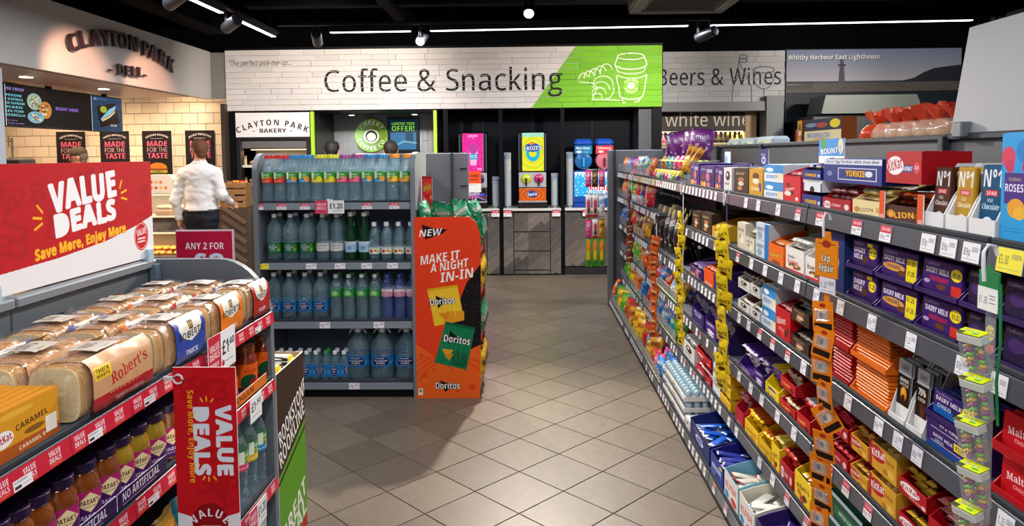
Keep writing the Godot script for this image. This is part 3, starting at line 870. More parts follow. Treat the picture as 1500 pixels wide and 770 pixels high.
func bottle_mesh(key: String, prof: Array, rect := Rect2(0.0005, 0.0005, 0.0005, 0.0005), seg := 16) -> Mesh:
	if not shapes.has(key):
		var p := []
		for q in prof: p.append(Vector2(q[0], q[1]))
		shapes[key] = MB.new().paint(Color.WHITE, rect).lathe(p, seg).mesh()
	return shapes[key]

# ---------------------------------------------------------------- deli corner at the back left
func letter(t: Node3D, s: String, cap: float, depth: float, o: Vector3, tilt: float, m: Material) -> void:
	var key := "letter %s %s" % [s, cap]
	if not shapes.has(key):
		var tm := TextMesh.new()
		tm.text = s; tm.font = font("b"); tm.font_size = 64; tm.pixel_size = cap / 46.0; tm.depth = depth; tm.curve_step = 1.5
		shapes[key] = tm
	var l := obj("letter", shapes[key], m, t, o)
	l.basis = Basis(Vector3.BACK, tilt) * Basis.from_scale(Vector3(1.14, 1, 1))
func deli() -> void:
	var X := -4.18
	wall("trim_16", Vector3(X - 0.05, 2.68, -6.9), Vector3(0.1, 0.62, 4.95), mat("#b9b6b2", 0.55))
	wall("trim_17", Vector3(-4.08, 2.68, -9.40), Vector3(0.2, 0.6, 0.06), mat("#7b7876", 0.6))
	wall("trim_18", Vector3(-4.66, 2.375, -6.7), Vector3(0.86, 0.03, 4.3), mat("#a8867a", 0.35))
	wall("trim_19", Vector3(-3.99, 1.15, -9.45), Vector3(0.05, 2.3, 0.4), mat("#3a322c", 0.5))
	var lt := thing("deli_lettering", "raised dark letters arching over the word DELI on the white fascia", "lettering", Vector3(X, 2.6, -7.2), PI / 2)
	var ink := mat("#2c1a22", 0.4)
	var spots := [[107, 63], [121, 58], [139, 56], [154, 56], [166, 57], [180, 60], [195, 64], [213, 72], [224, 77], [237, 84], [249, 94]]
	var w := []
	for q in spots:
		var p := onx(q[0], q[1], X + 0.05)
		w.append(Vector2(-(p.z + 7.2), p.y - 2.6))
	for k in 11:
		var d: Vector2 = w[mini(k + 1, 10)] - w[maxi(k - 1, 0)]
		letter(lt, "CLAYTONPARK"[k], 0.155, 0.03, Vector3(w[k].x, w[k].y, 0.05), atan2(d.y, d.x), ink)
	var k2 := 0
	for q in [[161, 101], [176, 102], [186, 104], [195, 105], [203, 106], [212, 109]]:
		var p := onx(q[0], q[1], X + 0.05)
		letter(lt, "-DELI-"[k2], 0.105, 0.03, Vector3(-(p.z + 7.2), p.y - 2.6, 0.05), 0.0, ink)
		k2 += 1
	# tiled wall
	wall("wall_deli", Vector3(-5.58, 1.33, -9.75), Vector3(3.24, 2.66, 0.08), mat("#86705a", 0.8))
	var wd := get_node("wall_deli")
	var sh := MB.new().bevel(Vector3.ZERO, Vector3(0.2145, 0.1405, 0.01), 0.003).mesh()
	var tones := [mat("#d6c4ab", 0.3), mat("#d0bea4", 0.3), mat("#dacab2", 0.3)]
	for j in 12:
		for i in 15:
			obj("tile", sh, tones[rng.randi() % 3], wd, Vector3(-1.54 + i * 0.221 + (0.11 if j % 2 else 0.0) - 0.06, 1.25 - j * 0.147, 0.044))
	for k in 4:
		var a := onz([82, 146, 208, 271][k], 193, -9.69)
		var p := thing("taste_poster", ["black poster reading Made for the Taste behind the man in a cap", "black Made for the Taste poster second along the tiled wall", "black Made for the Taste poster with a burger picture", "black Made for the Taste poster partly behind the man in a white shirt"][k], "poster", Vector3(a.x + 0.205, 1.62, -9.69))
		face(p, "print", "made%d" % k, Vector3.ZERO, 0.41, 0.71, 0.006)
	# menu screens hung from the soffit
	for q in [["menu", -6.72, 1.36, "wide black menu screen with purple lettering"], ["dish", -8.07, 0.63, "blue menu screen showing a filled baguette"]]:
		var s := thing("menu_screen", q[3], "screen", Vector3(-5.0, 2.125, q[1] - q[2] / 2.0 + (0.0 if q[0] == "menu" else 0.0)), PI / 2)
		obj("bezel", MB.new().bevel(Vector3(0, 0, -0.025), Vector3(q[2], 0.42, 0.05), 0.006), M.black, s)
		lit_face(s, "picture", q[0], Vector3(0, 0, 0.003), q[2] - 0.02, 0.4, 0.004, 0.9)
		obj("bracket", MB.new().bevel(Vector3(0, 0.225, -0.03), Vector3(0.06, 0.06, 0.04), 0.004), M.black, s)
	# downlights in the soffit, and hidden ones added to light the tiled wall
	for q in [[-4.62, 2.36, -5.4], [-4.62, 2.36, -6.5], [-4.62, 2.36, -7.7], [-5.6, 2.9, -8.9], [-6.5, 2.9, -8.9], [-4.6, 2.9, -9.1]]:
		var dl := thing("downlight", "round warm downlight %s the deli" % ("in the soffit of" if q[1] < 2.5 else "added out of sight over the work side of"), "ceiling light", Vector3(q[0], q[1], q[2]), 0.0, "deli downlights %s" % ("in the soffit" if q[1] < 2.5 else "over the work side"))
		obj("rim", MB.new().cyl(Vector3(0, -0.004, 0), 0.07, 0.012), M.chrome, dl)
		obj("lens", MB.new().cyl(Vector3(0, -0.008, 0), 0.055, 0.004), glow("#ffdcb4", 6.0), dl)
		if q[1] > 2.5: obj("stem", MB.new().tube([Vector3(0, 0.005, 0), Vector3(0, 0.7, 0)], 0.008, 6), M.black, dl)
		var sl := SpotLight3D.new()
		sl.name = "lamp"; sl.light_energy = 5.0; sl.spot_angle = 68.0; sl.light_size = 0.06; sl.spot_range = 10.0; sl.shadow_enabled = true; sl.light_color = Color("#ffe0c0")
		dl.add_child(sl)
		sl.position = Vector3(0, -0.02, 0); sl.rotation = Vector3(-PI / 2, 0, 0)
	# counter with glass case
	var c := thing("deli_counter", "deli counter with glass case and slanting wood front", "counter", Vector3(-5.06, 0, -8.7))
	obj("base", MB.new().bevel(Vector3(0, 0.18, -0.22), Vector3(2.48, 0.36, 0.44), 0.01), mat("#55483c", 0.6), c)
	obj("tray_shelf", MB.new().bevel(Vector3(0, 0.375, -0.18), Vector3(2.48, 0.02, 0.5), 0.004), M.chrome, c)
	obj("back", MB.new().box(Vector3(0, 0.78, -0.44), Vector3(2.48, 0.8, 0.03)), mat("#8a7a66", 0.5), c)
	for k in 8:
		panel(c, "wood_board", -1.24 + k * 0.31, -1.24 + (k + 1) * 0.31, 0.70, 0.86)
	obj("lower_edge", MB.new().bevel(Vector3(0, 0.69, 0.0), Vector3(2.48, 0.02, 0.05), 0.004), M.chrome, c)
	obj("case_shelf", MB.new().bevel(Vector3(0, 0.87, -0.19), Vector3(2.48, 0.02, 0.48), 0.004), mat("#d8c8b0", 0.4), c)
	obj("glass_front", MB.new().box(Vector3(0, 1.02, 0.02), Vector3(2.48, 0.28, 0.008)), M.glass, c)
	obj("glass_shelf", MB.new().bevel(Vector3(0, 1.165, -0.19), Vector3(2.48, 0.014, 0.48), 0.003), mat("#c9d2d0", 0.1), c)
	for x in [-1.2, -0.4, 0.35, 1.2]: obj("post", MB.new().bevel(Vector3(x, 1.02, -0.02), Vector3(0.02, 0.3, 0.02), 0.003), M.chrome, c)
	small_tube(c, Vector3(0, 0.66, -0.05), 2.3, 1.6, Color("#ffd9a0"))
	small_tube(c, Vector3(0, 1.14, -0.05), 2.3, 1.6, Color("#ffe2b8"))
	var roll := mat("#c9853e", 0.65)
	for k in 22:
		tag(obj("baguette", bun(0.036, 0.028, 0.12), roll, self, Vector3(-4.75 + (k % 11) * 0.082, 0.386 + (k / 11) * 0.05, -8.82 - (k / 11) * 0.04), rng.randf_range(-0.3, 0.3)), "golden bread roll heaped on the chrome tray under the deli counter", "bread roll", "rolls heaped on the deli tray")
	for k in 4:
		var b := thing("sandwich_basket", "brown wicker sandwich basket inside the glass deli case", "basket", Vector3(-4.55 + k * 0.26, 0.881, -8.82), 0.0, "baskets in the deli case")
		obj("basket", MB.new().bevel(Vector3(0, 0.04, 0), Vector3(0.22, 0.08, 0.2), 0.02), mat("#8a5a2c", 0.8), b)
		for j in 4: obj("sandwich", bun(0.05, 0.028, 0.09), mat(["#b9804a", "#d8b070"][j % 2], 0.7), b, Vector3(-0.07 + j * 0.046, 0.075, 0))
	var a := onz(220, 283, -8.72); var b2 := onz(256, 283, -8.72)
	var bx := thing("cake_box", "white cake box with an orange printed pattern on the deli counter", "box", Vector3((a.x + b2.x) / 2, 1.173, -8.74))
	obj("carton", MB.new().paint("#e6ddd4").plate(PackedVector2Array([Vector2(-0.17, 0), Vector2(0.16, 0), Vector2(0.16, 0.16), Vector2(0.12, 0.22), Vector2(-0.17, 0.22)]), 0.09, 0.2), mat("#e2d8ce", 0.5), bx)
	for k in 7: obj("printed_spot", MB.new().lathe([Vector2(0.0001, 0.0), Vector2(0.02, 0.0)], 10).turn(Transform3D(Basis(Vector3.RIGHT, PI / 2), Vector3.ZERO)), mat(["#e07a4a", "#d0503a", "#e8b04a"][k % 3], 0.5), bx, Vector3(-0.1 + (k % 4) * 0.06, 0.06 + (k / 4) * 0.07, 0.0915))
	for k in 3:
		bag(Vector3(-4.2 + k * 0.07, 1.173, -8.72), 0.0, 0.1, 0.13, 0.05, "bag_orange", "small orange snack bag on the deli counter", "snack bags on the deli counter")
	var box := thing("wooden_crate", "wooden crate holding wrapped goods beside the white shirted man", "crate", Vector3(-3.58, 0.0, -8.62))
	for y in [1.02, 1.1, 1.18, 1.26]: obj("slat", MB.new().bevel(Vector3(0, y, 0.1), Vector3(0.32, 0.06, 0.015), 0.003), mat("#8a6238", 0.7), box)
	for x in [-0.15, 0.15]: obj("side", MB.new().bevel(Vector3(x, 1.14, 0), Vector3(0.02, 0.3, 0.2), 0.003), mat("#7a5630", 0.7), box)
	obj("bottom", MB.new().bevel(Vector3(0, 1.2, 0), Vector3(0.28, 0.02, 0.18), 0.003), mat("#7a5630", 0.7), box)
	obj("plinth", MB.new().bevel(Vector3(0, 0.49, 0), Vector3(0.4, 0.98, 0.2), 0.006), mat("#4a3a2e", 0.6), box)
	for k in 6: obj("chevron_board", MB.new().bevel(Vector3.ZERO, Vector3(0.36, 0.05, 0.01), 0.003), mat(["#5c4838", "#6a5340"][k % 2], 0.6), box, Vector3(0, 0.3 + k * 0.12, 0.106)).rotation.z = -0.6
	for k in 3: bag(Vector3(-3.66 + k * 0.08, 1.22, -8.62), 0.0, 0.08, 0.1, 0.04, ["bag_brown", "bag_gold", "bag_red"][k], "small snack bag sticking out of the wooden crate", "bags in the wooden crate")
	# grey pillar at the frame's left edge, coffee machine behind the board
	var pe := onz(6, 170, -5.7)
	wall("trim_20", Vector3(pe.x - 0.1, 1.17, -5.6), Vector3(0.2, 2.34, 0.2), mat("#b9c0c6", 0.5))
	var cm := thing("coffee_machine", "dark machine with a steel tap lever behind the red board", "coffee machine", Vector3(-6.55, 1.17, -8.9))
	obj("body", MB.new().bevel(Vector3(0, 0.2, 0), Vector3(0.4, 0.48, 0.3), 0.02), mat("#3c4044", 0.4), cm)
	obj("lever", MB.new().tube([Vector3(0.0, 0.43, 0), Vector3(0.0, 0.7, 0)], 0.015, 8), M.chrome, cm)
	obj("handle", MB.new().tube([Vector3(-0.06, 0.66, 0), Vector3(0.0, 0.66, 0)], 0.012, 8), M.chrome, cm)

# ---------------------------------------------------------------- people: one surface around a skeleton of tapered bones
func surface(bones: Array, cell_size: float, k: float, noise_amp: float, mb: MB) -> void:
	# bone: [a, b, radius at a, radius at b, colour, flatness along z]
	var lo := Vector3.ONE * 1e9; var hi := -lo
	for b in bones:
		var r: float = maxf(b[2], b[3]) + k + cell_size * 2
		for p in [b[0], b[1]]:
			lo = lo.min(p - Vector3.ONE * r); hi = hi.max(p + Vector3.ONE * r)
	var n := Vector3i(((hi - lo) / cell_size).ceil()) + Vector3i.ONE
	var field := PackedFloat32Array(); field.resize(n.x * n.y * n.z); field.fill(1.0)
	for b in bones:
		var a: Vector3 = b[0]; var d: Vector3 = b[1] - b[0]
		var dd := maxf(d.length_squared(), 1e-9)
		var r: float = maxf(b[2], b[3]) + k + cell_size * 2
		var p0 := Vector3i((((a.min(b[1]) - Vector3.ONE * r) - lo) / cell_size).floor()).clamp(Vector3i.ZERO, n - Vector3i.ONE)
		var p1 := Vector3i((((a.max(b[1]) + Vector3.ONE * r) - lo) / cell_size).ceil()).clamp(Vector3i.ZERO, n - Vector3i.ONE)
		var ra: float = b[2]; var rb: float = b[3]; var fl: float = b[5]
		for z in range(p0.z, p1.z + 1):
			for y in range(p0.y, p1.y + 1):
				var at := (z * n.y + y) * n.x
				for x in range(p0.x, p1.x + 1):
					var p := lo + Vector3(x, y, z) * cell_size
					var t := clampf((p - a).dot(d) / dd, 0.0, 1.0)
					var q := p - a - d * t
					q.z /= fl
					var f := (q.length() - lerpf(ra, rb, t)) * (0.8 if fl < 1.0 else 1.0)
					var g := field[at + x]
					var h := maxf(k - absf(f - g), 0.0)
					field[at + x] = minf(f, g) - h * h / (4.0 * k)
	if noise_amp > 0.0:
		for z in n.z:
			for y in n.y:
				for x in n.x:
					var i := (z * n.y + y) * n.x + x
					if absf(field[i]) < 0.04: field[i] += noise_amp * hill.get_noise_3d((lo.x + x * cell_size) * 9.0, (lo.y + y * cell_size) * 16.0, (lo.z + z * cell_size) * 9.0)
	var index := {}
	var base := mb.V.size()
	var verts := PackedVector3Array()
	var step := [1, n.x, n.x * n.y]
	for z in n.z - 1:
		for y in n.y - 1:
			for x in n.x - 1:
				var i := (z * n.y + y) * n.x + x
				var mask := 0
				var sum := Vector3.ZERO; var cnt := 0
				for c in 8:
					if field[i + (c & 1) + ((c >> 1) & 1) * step[1] + ((c >> 2) & 1) * step[2]] < 0.0: mask |= 1 << c
				if mask == 0 or mask == 255: continue
				for c in 8:
					for ax in 3:
						if c & (1 << ax): continue
						var e := c | (1 << ax)
						if ((mask >> c) & 1) == ((mask >> e) & 1): continue
						var f0 := field[i + (c & 1) + ((c >> 1) & 1) * step[1] + ((c >> 2) & 1) * step[2]]
						var f1 := field[i + (e & 1) + ((e >> 1) & 1) * step[1] + ((e >> 2) & 1) * step[2]]
						var v := Vector3(c & 1, (c >> 1) & 1, (c >> 2) & 1)
						v[ax] += f0 / (f0 - f1)
						sum += v; cnt += 1
				index[i] = verts.size()
				verts.append(lo + (Vector3(x, y, z) + sum / cnt) * cell_size)
	for p in verts:
		var best := 1e9; var bc := Color.WHITE
		for b in bones:
			var d: Vector3 = b[1] - b[0]
			var t := clampf((p - b[0]).dot(d) / maxf(d.length_squared(), 1e-9), 0.0, 1.0)
			var q: Vector3 = p - b[0] - d * t
			q.z /= b[5]
			var f: float = q.length() - lerpf(b[2], b[3], t)
			if f < best: best = f; bc = b[4]
		mb.V.append(p); mb.N.append(Vector3.ZERO); mb.U.append(mb.r.position); mb.C.append(bc.srgb_to_linear())
	var first := mb.I.size()
	for z in range(1, n.z - 1):
		for y in range(1, n.y - 1):
			for x in range(1, n.x - 1):
				var i := (z * n.y + y) * n.x + x
				var inside := field[i] < 0.0
				for ax in 3:
					if inside == (field[i + step[ax]] < 0.0): continue
					var s1: int = step[(ax + 1) % 3]; var s2: int = step[(ax + 2) % 3]
					var q := [i, i - s1, i - s1 - s2, i - s2]
					var ok := true
					for j in q:
						if not index.has(j): ok = false
					if not ok: continue
					var w: Array = [base + index[q[0]], base + index[q[1]], base + index[q[2]], base + index[q[3]]]
					if inside: w.reverse()
					mb.I.append_array([w[0], w[1], w[2], w[0], w[2], w[3]])
	for j in range(first, mb.I.size(), 3):
		var a := mb.V[mb.I[j]]; var b := mb.V[mb.I[j + 1]]; var c := mb.V[mb.I[j + 2]]
		var nn := (c - a).cross(b - a)
		for e in 3: mb.N[mb.I[j + e]] += nn
	for j in range(base, mb.V.size()): mb.N[j] = mb.N[j].normalized()

func person(called: String, label: String, at: Vector3, turn: float, o: Dictionary) -> Node3D:
	# built facing -Z; x to the person's right
	var t := thing(called, label, "person", at, turn)
	var H: float = o.get("h", 1.78) / 1.78
	var sk: Color = Color(o.get("skin", "#c98f74")); var st: Color = Color(o.get("top", "#e6e2de")); var tr: Color = Color(o.get("legs", "#17181f")); var sl: Color = Color(o.get("sleeve", o.get("top", "#e6e2de")))
	var V := func(x, y, z): return Vector3(x, y, z) * H
	var shoe := Color("#1a1716")
	var rh: Vector3 = o.get("rhand", Vector3(0.27, 0.78, -0.05)); var re: Vector3 = o.get("relbow", Vector3(0.27, 1.1, 0.02))
	var lh: Vector3 = o.get("lhand", Vector3(-0.27, 0.78, -0.05)); var le: Vector3 = o.get("lelbow", Vector3(-0.27, 1.1, 0.02))
	var b := [
		[V.call(0, 1.02, 0), V.call(0, 1.2, 0.0), 0.178, 0.168, st, 0.66],
		[V.call(0, 1.2, 0.0), V.call(0, 1.38, 0.01), 0.172, 0.178, st, 0.66],
		[V.call(-0.12, 1.4, 0.01), V.call(0.12, 1.4, 0.01), 0.088, 0.088, st, 0.95],
		[V.call(-0.1, 1.42, 0.01), V.call(0.1, 1.42, 0.01), 0.07, 0.07, st, 1.0],
		[V.call(0, 1.44, 0.01), V.call(0, 1.5, 0.005), 0.075, 0.062, st, 1.0],
		[V.call(0, 1.5, 0.0), V.call(0, 1.58, -0.01), 0.054, 0.054, sk, 1.0],
		[V.call(0.185, 1.415, 0.01), V.call(re.x, re.y, re.z), 0.066, 0.052, sl, 1.0],
		[V.call(-0.185, 1.415, 0.01), V.call(le.x, le.y, le.z), 0.066, 0.052, sl, 1.0],
		[V.call(re.x, re.y, re.z), V.call(rh.x, rh.y, rh.z).lerp(V.call(re.x, re.y, re.z), 0.28), 0.052, 0.038, sl, 1.0],
		[V.call(le.x, le.y, le.z), V.call(lh.x, lh.y, lh.z).lerp(V.call(le.x, le.y, le.z), 0.28), 0.052, 0.038, sl, 1.0],
		[V.call(-0.02, 0.95, 0.0), V.call(0.02, 0.95, 0.0), 0.172, 0.172, tr, 0.7],
		[V.call(-0.085, 0.9, 0), V.call(-0.1, 0.5, 0.0), 0.092, 0.062, tr, 1.0],
		[V.call(0.085, 0.9, 0), V.call(0.1, 0.5, 0.0), 0.092, 0.062, tr, 1.0],
		[V.call(-0.1, 0.5, 0), V.call(-0.11, 0.1, 0.02), 0.062, 0.05, tr, 1.0],
		[V.call(0.1, 0.5, 0), V.call(0.11, 0.1, 0.02), 0.062, 0.05, tr, 1.0],
		[V.call(-0.11, 0.045, 0.03), V.call(-0.12, 0.04, -0.16), 0.045, 0.04, shoe, 1.0],
		[V.call(0.11, 0.045, 0.03), V.call(0.12, 0.04, -0.16), 0.045, 0.04, shoe, 1.0]]
	var mb := MB.new()
	surface(b, o.get("cell", 0.02), 0.045, 0.012, mb)
	# head on its own finer grid, turned
	var hc: Vector3 = V.call(0, 1.665, -0.015)
	var yaw: float = o.get("look", 0.0)
	var B := Basis(Vector3.UP, yaw)
	var P := func(x, y, z): return hc + B * (Vector3(x, y, z) * H)
	var hb := [
		[P.call(0, 0.035, 0.018), P.call(0, 0.03, -0.03), 0.078, 0.074, sk, 1.0],
		[P.call(0, -0.02, -0.04), P.call(0, -0.075, -0.06), 0.056, 0.04, sk, 1.0],
		[P.call(0, -0.06, 0.0), P.call(0, -0.13, 0.02), 0.052, 0.054, sk, 1.0],
		[P.call(0, 0.005, -0.096), P.call(0, -0.028, -0.118), 0.009, 0.013, sk, 1.0],
		[P.call(0.078, 0.012, 0.012), P.call(0.074, -0.03, 0.006), 0.016, 0.01, sk, 1.0],
		[P.call(-0.078, 0.012, 0.012), P.call(-0.074, -0.03, 0.006), 0.016, 0.01, sk, 1.0],
		[P.call(-0.018, -0.055, -0.094), P.call(0.018, -0.055, -0.094), 0.008, 0.008, Color("#9a5648"), 1.0]]
	surface(hb, 0.009, 0.014, 0.0, mb)
	for sgn in [-1, 1]:
		surface([[P.call(sgn * 0.032, 0.008, -0.092), P.call(sgn * 0.032, 0.008, -0.094), 0.011, 0.011, Color("#2a1c16"), 1.0]], 0.005, 0.003, 0.0, mb)
	# hands: palm, four fingers and a thumb
	for q in [[rh, re, 1], [lh, le, -1]]:
		var h: Vector3 = V.call(q[0].x, q[0].y, q[0].z); var e: Vector3 = V.call(q[1].x, q[1].y, q[1].z)
		var d := (h - e).normalized()
		var wr := h - d * 0.085
		var side := d.cross(Vector3(q[2], 0, 0)).normalized()
		if side.length() < 0.5: side = Vector3(0, 0, -1)
		var inn: Vector3 = d.cross(side).normalized() * -q[2]
		var hb2 := [[wr, wr + d * 0.07, 0.027, 0.03, sk, 1.0], [wr + side * 0.016, wr + d * 0.07 + side * 0.018, 0.02, 0.022, sk, 1.0], [wr - side * 0.012, wr + d * 0.07 - side * 0.016, 0.02, 0.022, sk, 1.0]]
		for f in 4:
			var o2 := side * (0.03 - f * 0.02)
			var l: float = [0.036, 0.042, 0.039, 0.03][f]
			var k1 := wr + d * 0.085 + o2
			var k2: Vector3 = k1 + d * l + inn * 0.01
			hb2.append([k1, k2, 0.0095, 0.009, sk, 1.0]); hb2.append([k2, k2 + d * l * 0.6 + inn * 0.022, 0.009, 0.0075, sk, 1.0])
		var th := wr + side * 0.03 + d * 0.02
		hb2.append([th, th + side * 0.026 + d * 0.034, 0.012, 0.01, sk, 1.0]); hb2.append([th + side * 0.026 + d * 0.034, th + side * 0.028 + d * 0.062 + inn * 0.012, 0.01, 0.008, sk, 1.0])
		surface(hb2, 0.006, 0.008, 0.0, mb)
	obj("body", mb, mat("#ffffff", 0.75, 0.0, {"vertex_color_use_as_albedo": true}), t)
	var hair := MB.new()
	var hcol := Color(o.get("hair", "#5a3520"))
	var hv: float = o.get("full", 0.0)
	surface([[P.call(0, 0.05, 0.022), P.call(0, 0.052, -0.034), 0.084 + hv, 0.074 + hv, hcol, 1.0], [P.call(0, 0.0, 0.04), P.call(0, -0.035, 0.045), 0.066 + hv, 0.052 + hv, hcol, 1.0],
		[P.call(0.03, 0.09, -0.05), P.call(-0.03, 0.09, -0.055), 0.034, 0.034, hcol, 1.0]], 0.01, 0.02, 0.004, hair)
	obj("hair", hair, mat("#ffffff", 0.7, 0.0, {"vertex_color_use_as_albedo": true}), t)
	if o.has("belt"):
		var belt := []
		for j in 21: belt.append(V.call(0, 0, 0) + Vector3(sin(TAU * j / 20.0) * 0.186, 1.0, cos(TAU * j / 20.0) * 0.126) * H)
		obj("belt", MB.new().tube(belt, 0.014, 6), mat("#100f12", 0.4), t)
	if o.has("collar"):
		var cl := []
		for j in 17: cl.append(V.call(0, 1.525, 0.0) + Vector3(sin(TAU * j / 16.0) * 0.066, 0.012 * cos(TAU * j / 16.0), cos(TAU * j / 16.0) * 0.064))
		obj("collar", MB.new().tube(cl, 0.016, 6), mat(o.get("top"), 0.7), t)
	if o.has("cap"):
		var cp := MB.new()
		surface([[P.call(0, 0.07, 0.015), P.call(0, 0.07, -0.03), 0.089, 0.084, Color("#4a3a26"), 1.0]], 0.01, 0.02, 0.0, cp)
		obj("cap", cp, mat("#3f3220", 0.8), t)
		var rows := []
		for i in 3:
			var row := []
			for j in 9:
				var a := -1.1 + 2.2 * j / 8.0
				row.append(P.call(sin(a) * (0.085 + 0.0 * i), 0.062 - 0.014 * i, -0.02 - cos(a) * 0.075 - 0.035 * i * cos(a)))
			rows.append(row)
		obj("peak", MB.new().grid(rows), mat("#3a2e1e", 0.8), t)
	return t
func people() -> void:
	person("person", "person in a white shirt and dark trousers standing at the deli counter", Vector3(-3.66, 0, -7.85), 0.0, {"h": 1.79, "top": "#e9e4df", "legs": "#101220", "hair": "#6b4226", "look": 0.75, "collar": true, "belt": true, "cell": 0.014,
		"relbow": Vector3(0.25, 1.17, 0.02), "rhand": Vector3(0.275, 1.06, -0.2), "lelbow": Vector3(-0.275, 1.13, 0.03), "lhand": Vector3(-0.25, 0.84, -0.02)})
	person("person", "person in a dark peaked cap working behind the deli counter", Vector3(-6.02, 0, -9.42), PI, {"h": 1.72, "look": -1.3, "top": "#2a2624", "legs": "#17181f", "hair": "#6a6158", "cap": true})
	person("person", "person with short black hair behind the water shelves before the round logo", Vector3(-2.42, 0, -8.75), 0.0, {"h": 1.775, "top": "#2c2e34", "legs": "#17181f", "hair": "#0a0808", "full": 0.006})
	person("person", "person with dark brown hair behind the water shelves before the blue screen", Vector3(-1.69, 0, -8.75), 0.2, {"h": 1.77, "top": "#3a3230", "legs": "#17181f", "hair": "#160d09", "full": 0.006})

# ---------------------------------------------------------------- packages
# pillow bag, standing on its lower seal, facing +Z
func bag_mesh(w: float, h: float, d: float, print_name: String, v: int) -> Mesh:
	var key := "bag %s %s %s %s %d" % [w, h, d, print_name, v]
	if not shapes.has(key):
		var mb := MB.new()
		for side in [1, -1]:
			var rows := []
			for i in 11:
				var fy := i / 10.0
				var row := []
				for j in 9:
					var fx := j / 8.0
					var e := pow(maxf(sin(PI * fx), 0.0), 0.55) * pow(maxf(sin(PI * clampf((fy - 0.07) / 0.86, 0.0, 1.0)), 0.0), 0.5)
					var n := hill.get_noise_3d(fx * 4.0 + v * 7.3, fy * 5.0 + side, v * 3.1) * 0.22 + hill.get_noise_3d(fx * 11.0, fy * 3.0 + v * 5.0, side * 4.0) * 0.1
					var pinch := 1.0 - 0.06 * sin(PI * fy) + 0.025 * hill.get_noise_2d(fy * 6.0, v * 4.0 + (1 if fx > 0.5 else 0))
					row.append(Vector3((fx - 0.5) * w * pinch, h * (1.0 - fy), side * d * 0.5 * e * (1.0 + n) + (0.004 * sin(fx * 40.0) if (fy < 0.06 or fy > 0.94) else 0.0)))
				rows.append(row)
			mb.paint(Color.WHITE, R(print_name)).grid(rows, side == -1)
		shapes[key] = mb.mesh()
	return shapes[key]
func bag(at: Vector3, turn: float, w: float, h: float, d: float, print_name: String, label: String, group := "", lean := 0.0, roll := 0.0, category := "bag", called := "snack_bag") -> MeshInstance3D:
	var o := obj(called, bag_mesh(w, h, d, print_name, rng.randi() % 3), M.film, self, at)
	o.basis = Basis(Vector3.UP, turn) * Basis(Vector3.RIGHT, -lean) * Basis(Vector3.BACK, roll)
	tag(o, label, category, group)
	return o
# wrapped bar, lying along Z with its end towards +Z, base at y = 0
func bar_mesh(w: float, h: float, l: float, col: String, end_col: String, print_name := "") -> Mesh:
	var key := "bar %s %s %s %s %s %s" % [w, h, l, col, end_col, print_name]
	if not shapes.has(key):
		var mb := MB.new()
		var rows := []
		for i in 8:
			var z: float = [0.5, 0.455, 0.44, 0.3, -0.3, -0.44, -0.455, -0.5][i] * l
			var f: float = [0.06, 0.08, 0.85, 1.0, 1.0, 0.85, 0.08, 0.06][i]
			var row := []
			for j in 11:
				var a := TAU * j / 10.0
				var c := cos(a); var s := sin(a)
				row.append(Vector3(signf(c) * pow(absf(c), 0.75) * w * 0.5 * (1.0 if f > 0.5 else 1.04), h * 0.5 + signf(s) * pow(absf(s), 0.8) * h * 0.5 * f, z))
			rows.append(row)
		mb.paint(col).grid(rows)
		for i in mb.C.size():
			if (i / 11) < 2: mb.C[i] = Color(end_col).srgb_to_linear()
		if print_name: mb.paint(Color.WHITE, R(print_name)).quad(Vector3(-w * 0.4, h * 1.01, -l * 0.3), Vector3(w * 0.4, h * 1.01, -l * 0.3), Vector3(w * 0.4, h * 1.01, l * 0.3), Vector3(-w * 0.4, h * 1.01, l * 0.3))
		shapes[key] = mb.mesh()
	return shapes[key]
# open display tray: low printed lip in front, sides rising to the back
func tray_parts(t: Node3D, w: float, h: float, d: float, lip: float, print_name: String, col: String, side_print := "") -> void:
	var th := 0.003
	var key := "tray %.3f %.3f %.3f %.3f %s %s" % [w, h, d, lip, col, side_print]
	if not shapes.has(key):
		var mb := MB.new().paint(col)
		var prof := PackedVector2Array([Vector2(0, 0), Vector2(-d, 0), Vector2(-d, h), Vector2(-d * 0.45, h), Vector2(-d * 0.12, lip + (h - lip) * 0.35), Vector2(0, lip)])
		for s in [-1, 1]:
			var one := MB.new().paint(col).plate(prof, th / 2, th)
			one.turn(Transform3D(Basis(Vector3(0, 0, 1), Vector3(0, 1, 0), Vector3(-1, 0, 0)), Vector3(s * (w / 2 - th / 2), 0, 0)))
			mb.add(one)
		mb.paint(col).box(Vector3(0, th / 2, -d / 2), Vector3(w - th * 2, th, d)).box(Vector3(0, h / 2, -d + th / 2), Vector3(w - th * 2, h, th), {"f": [Color("#a98a66"), Rect2(0.0005, 0.0005, 0.0005, 0.0005)]})
		shapes[key] = mb.mesh()
	obj("tray", shapes[key], M.card, t)
	var k2 := "lip %.3f %.3f %s %s" % [w, lip, print_name, col]
	if not shapes.has(k2): shapes[k2] = MB.new().paint(col).box(Vector3.ZERO, Vector3(w, lip, th), {"f": [Color.WHITE, R(print_name)]} if print_name else {}).mesh()
	obj("front_panel", shapes[k2], M.card, t, Vector3(0, lip / 2, th / 2 + 0.0005))
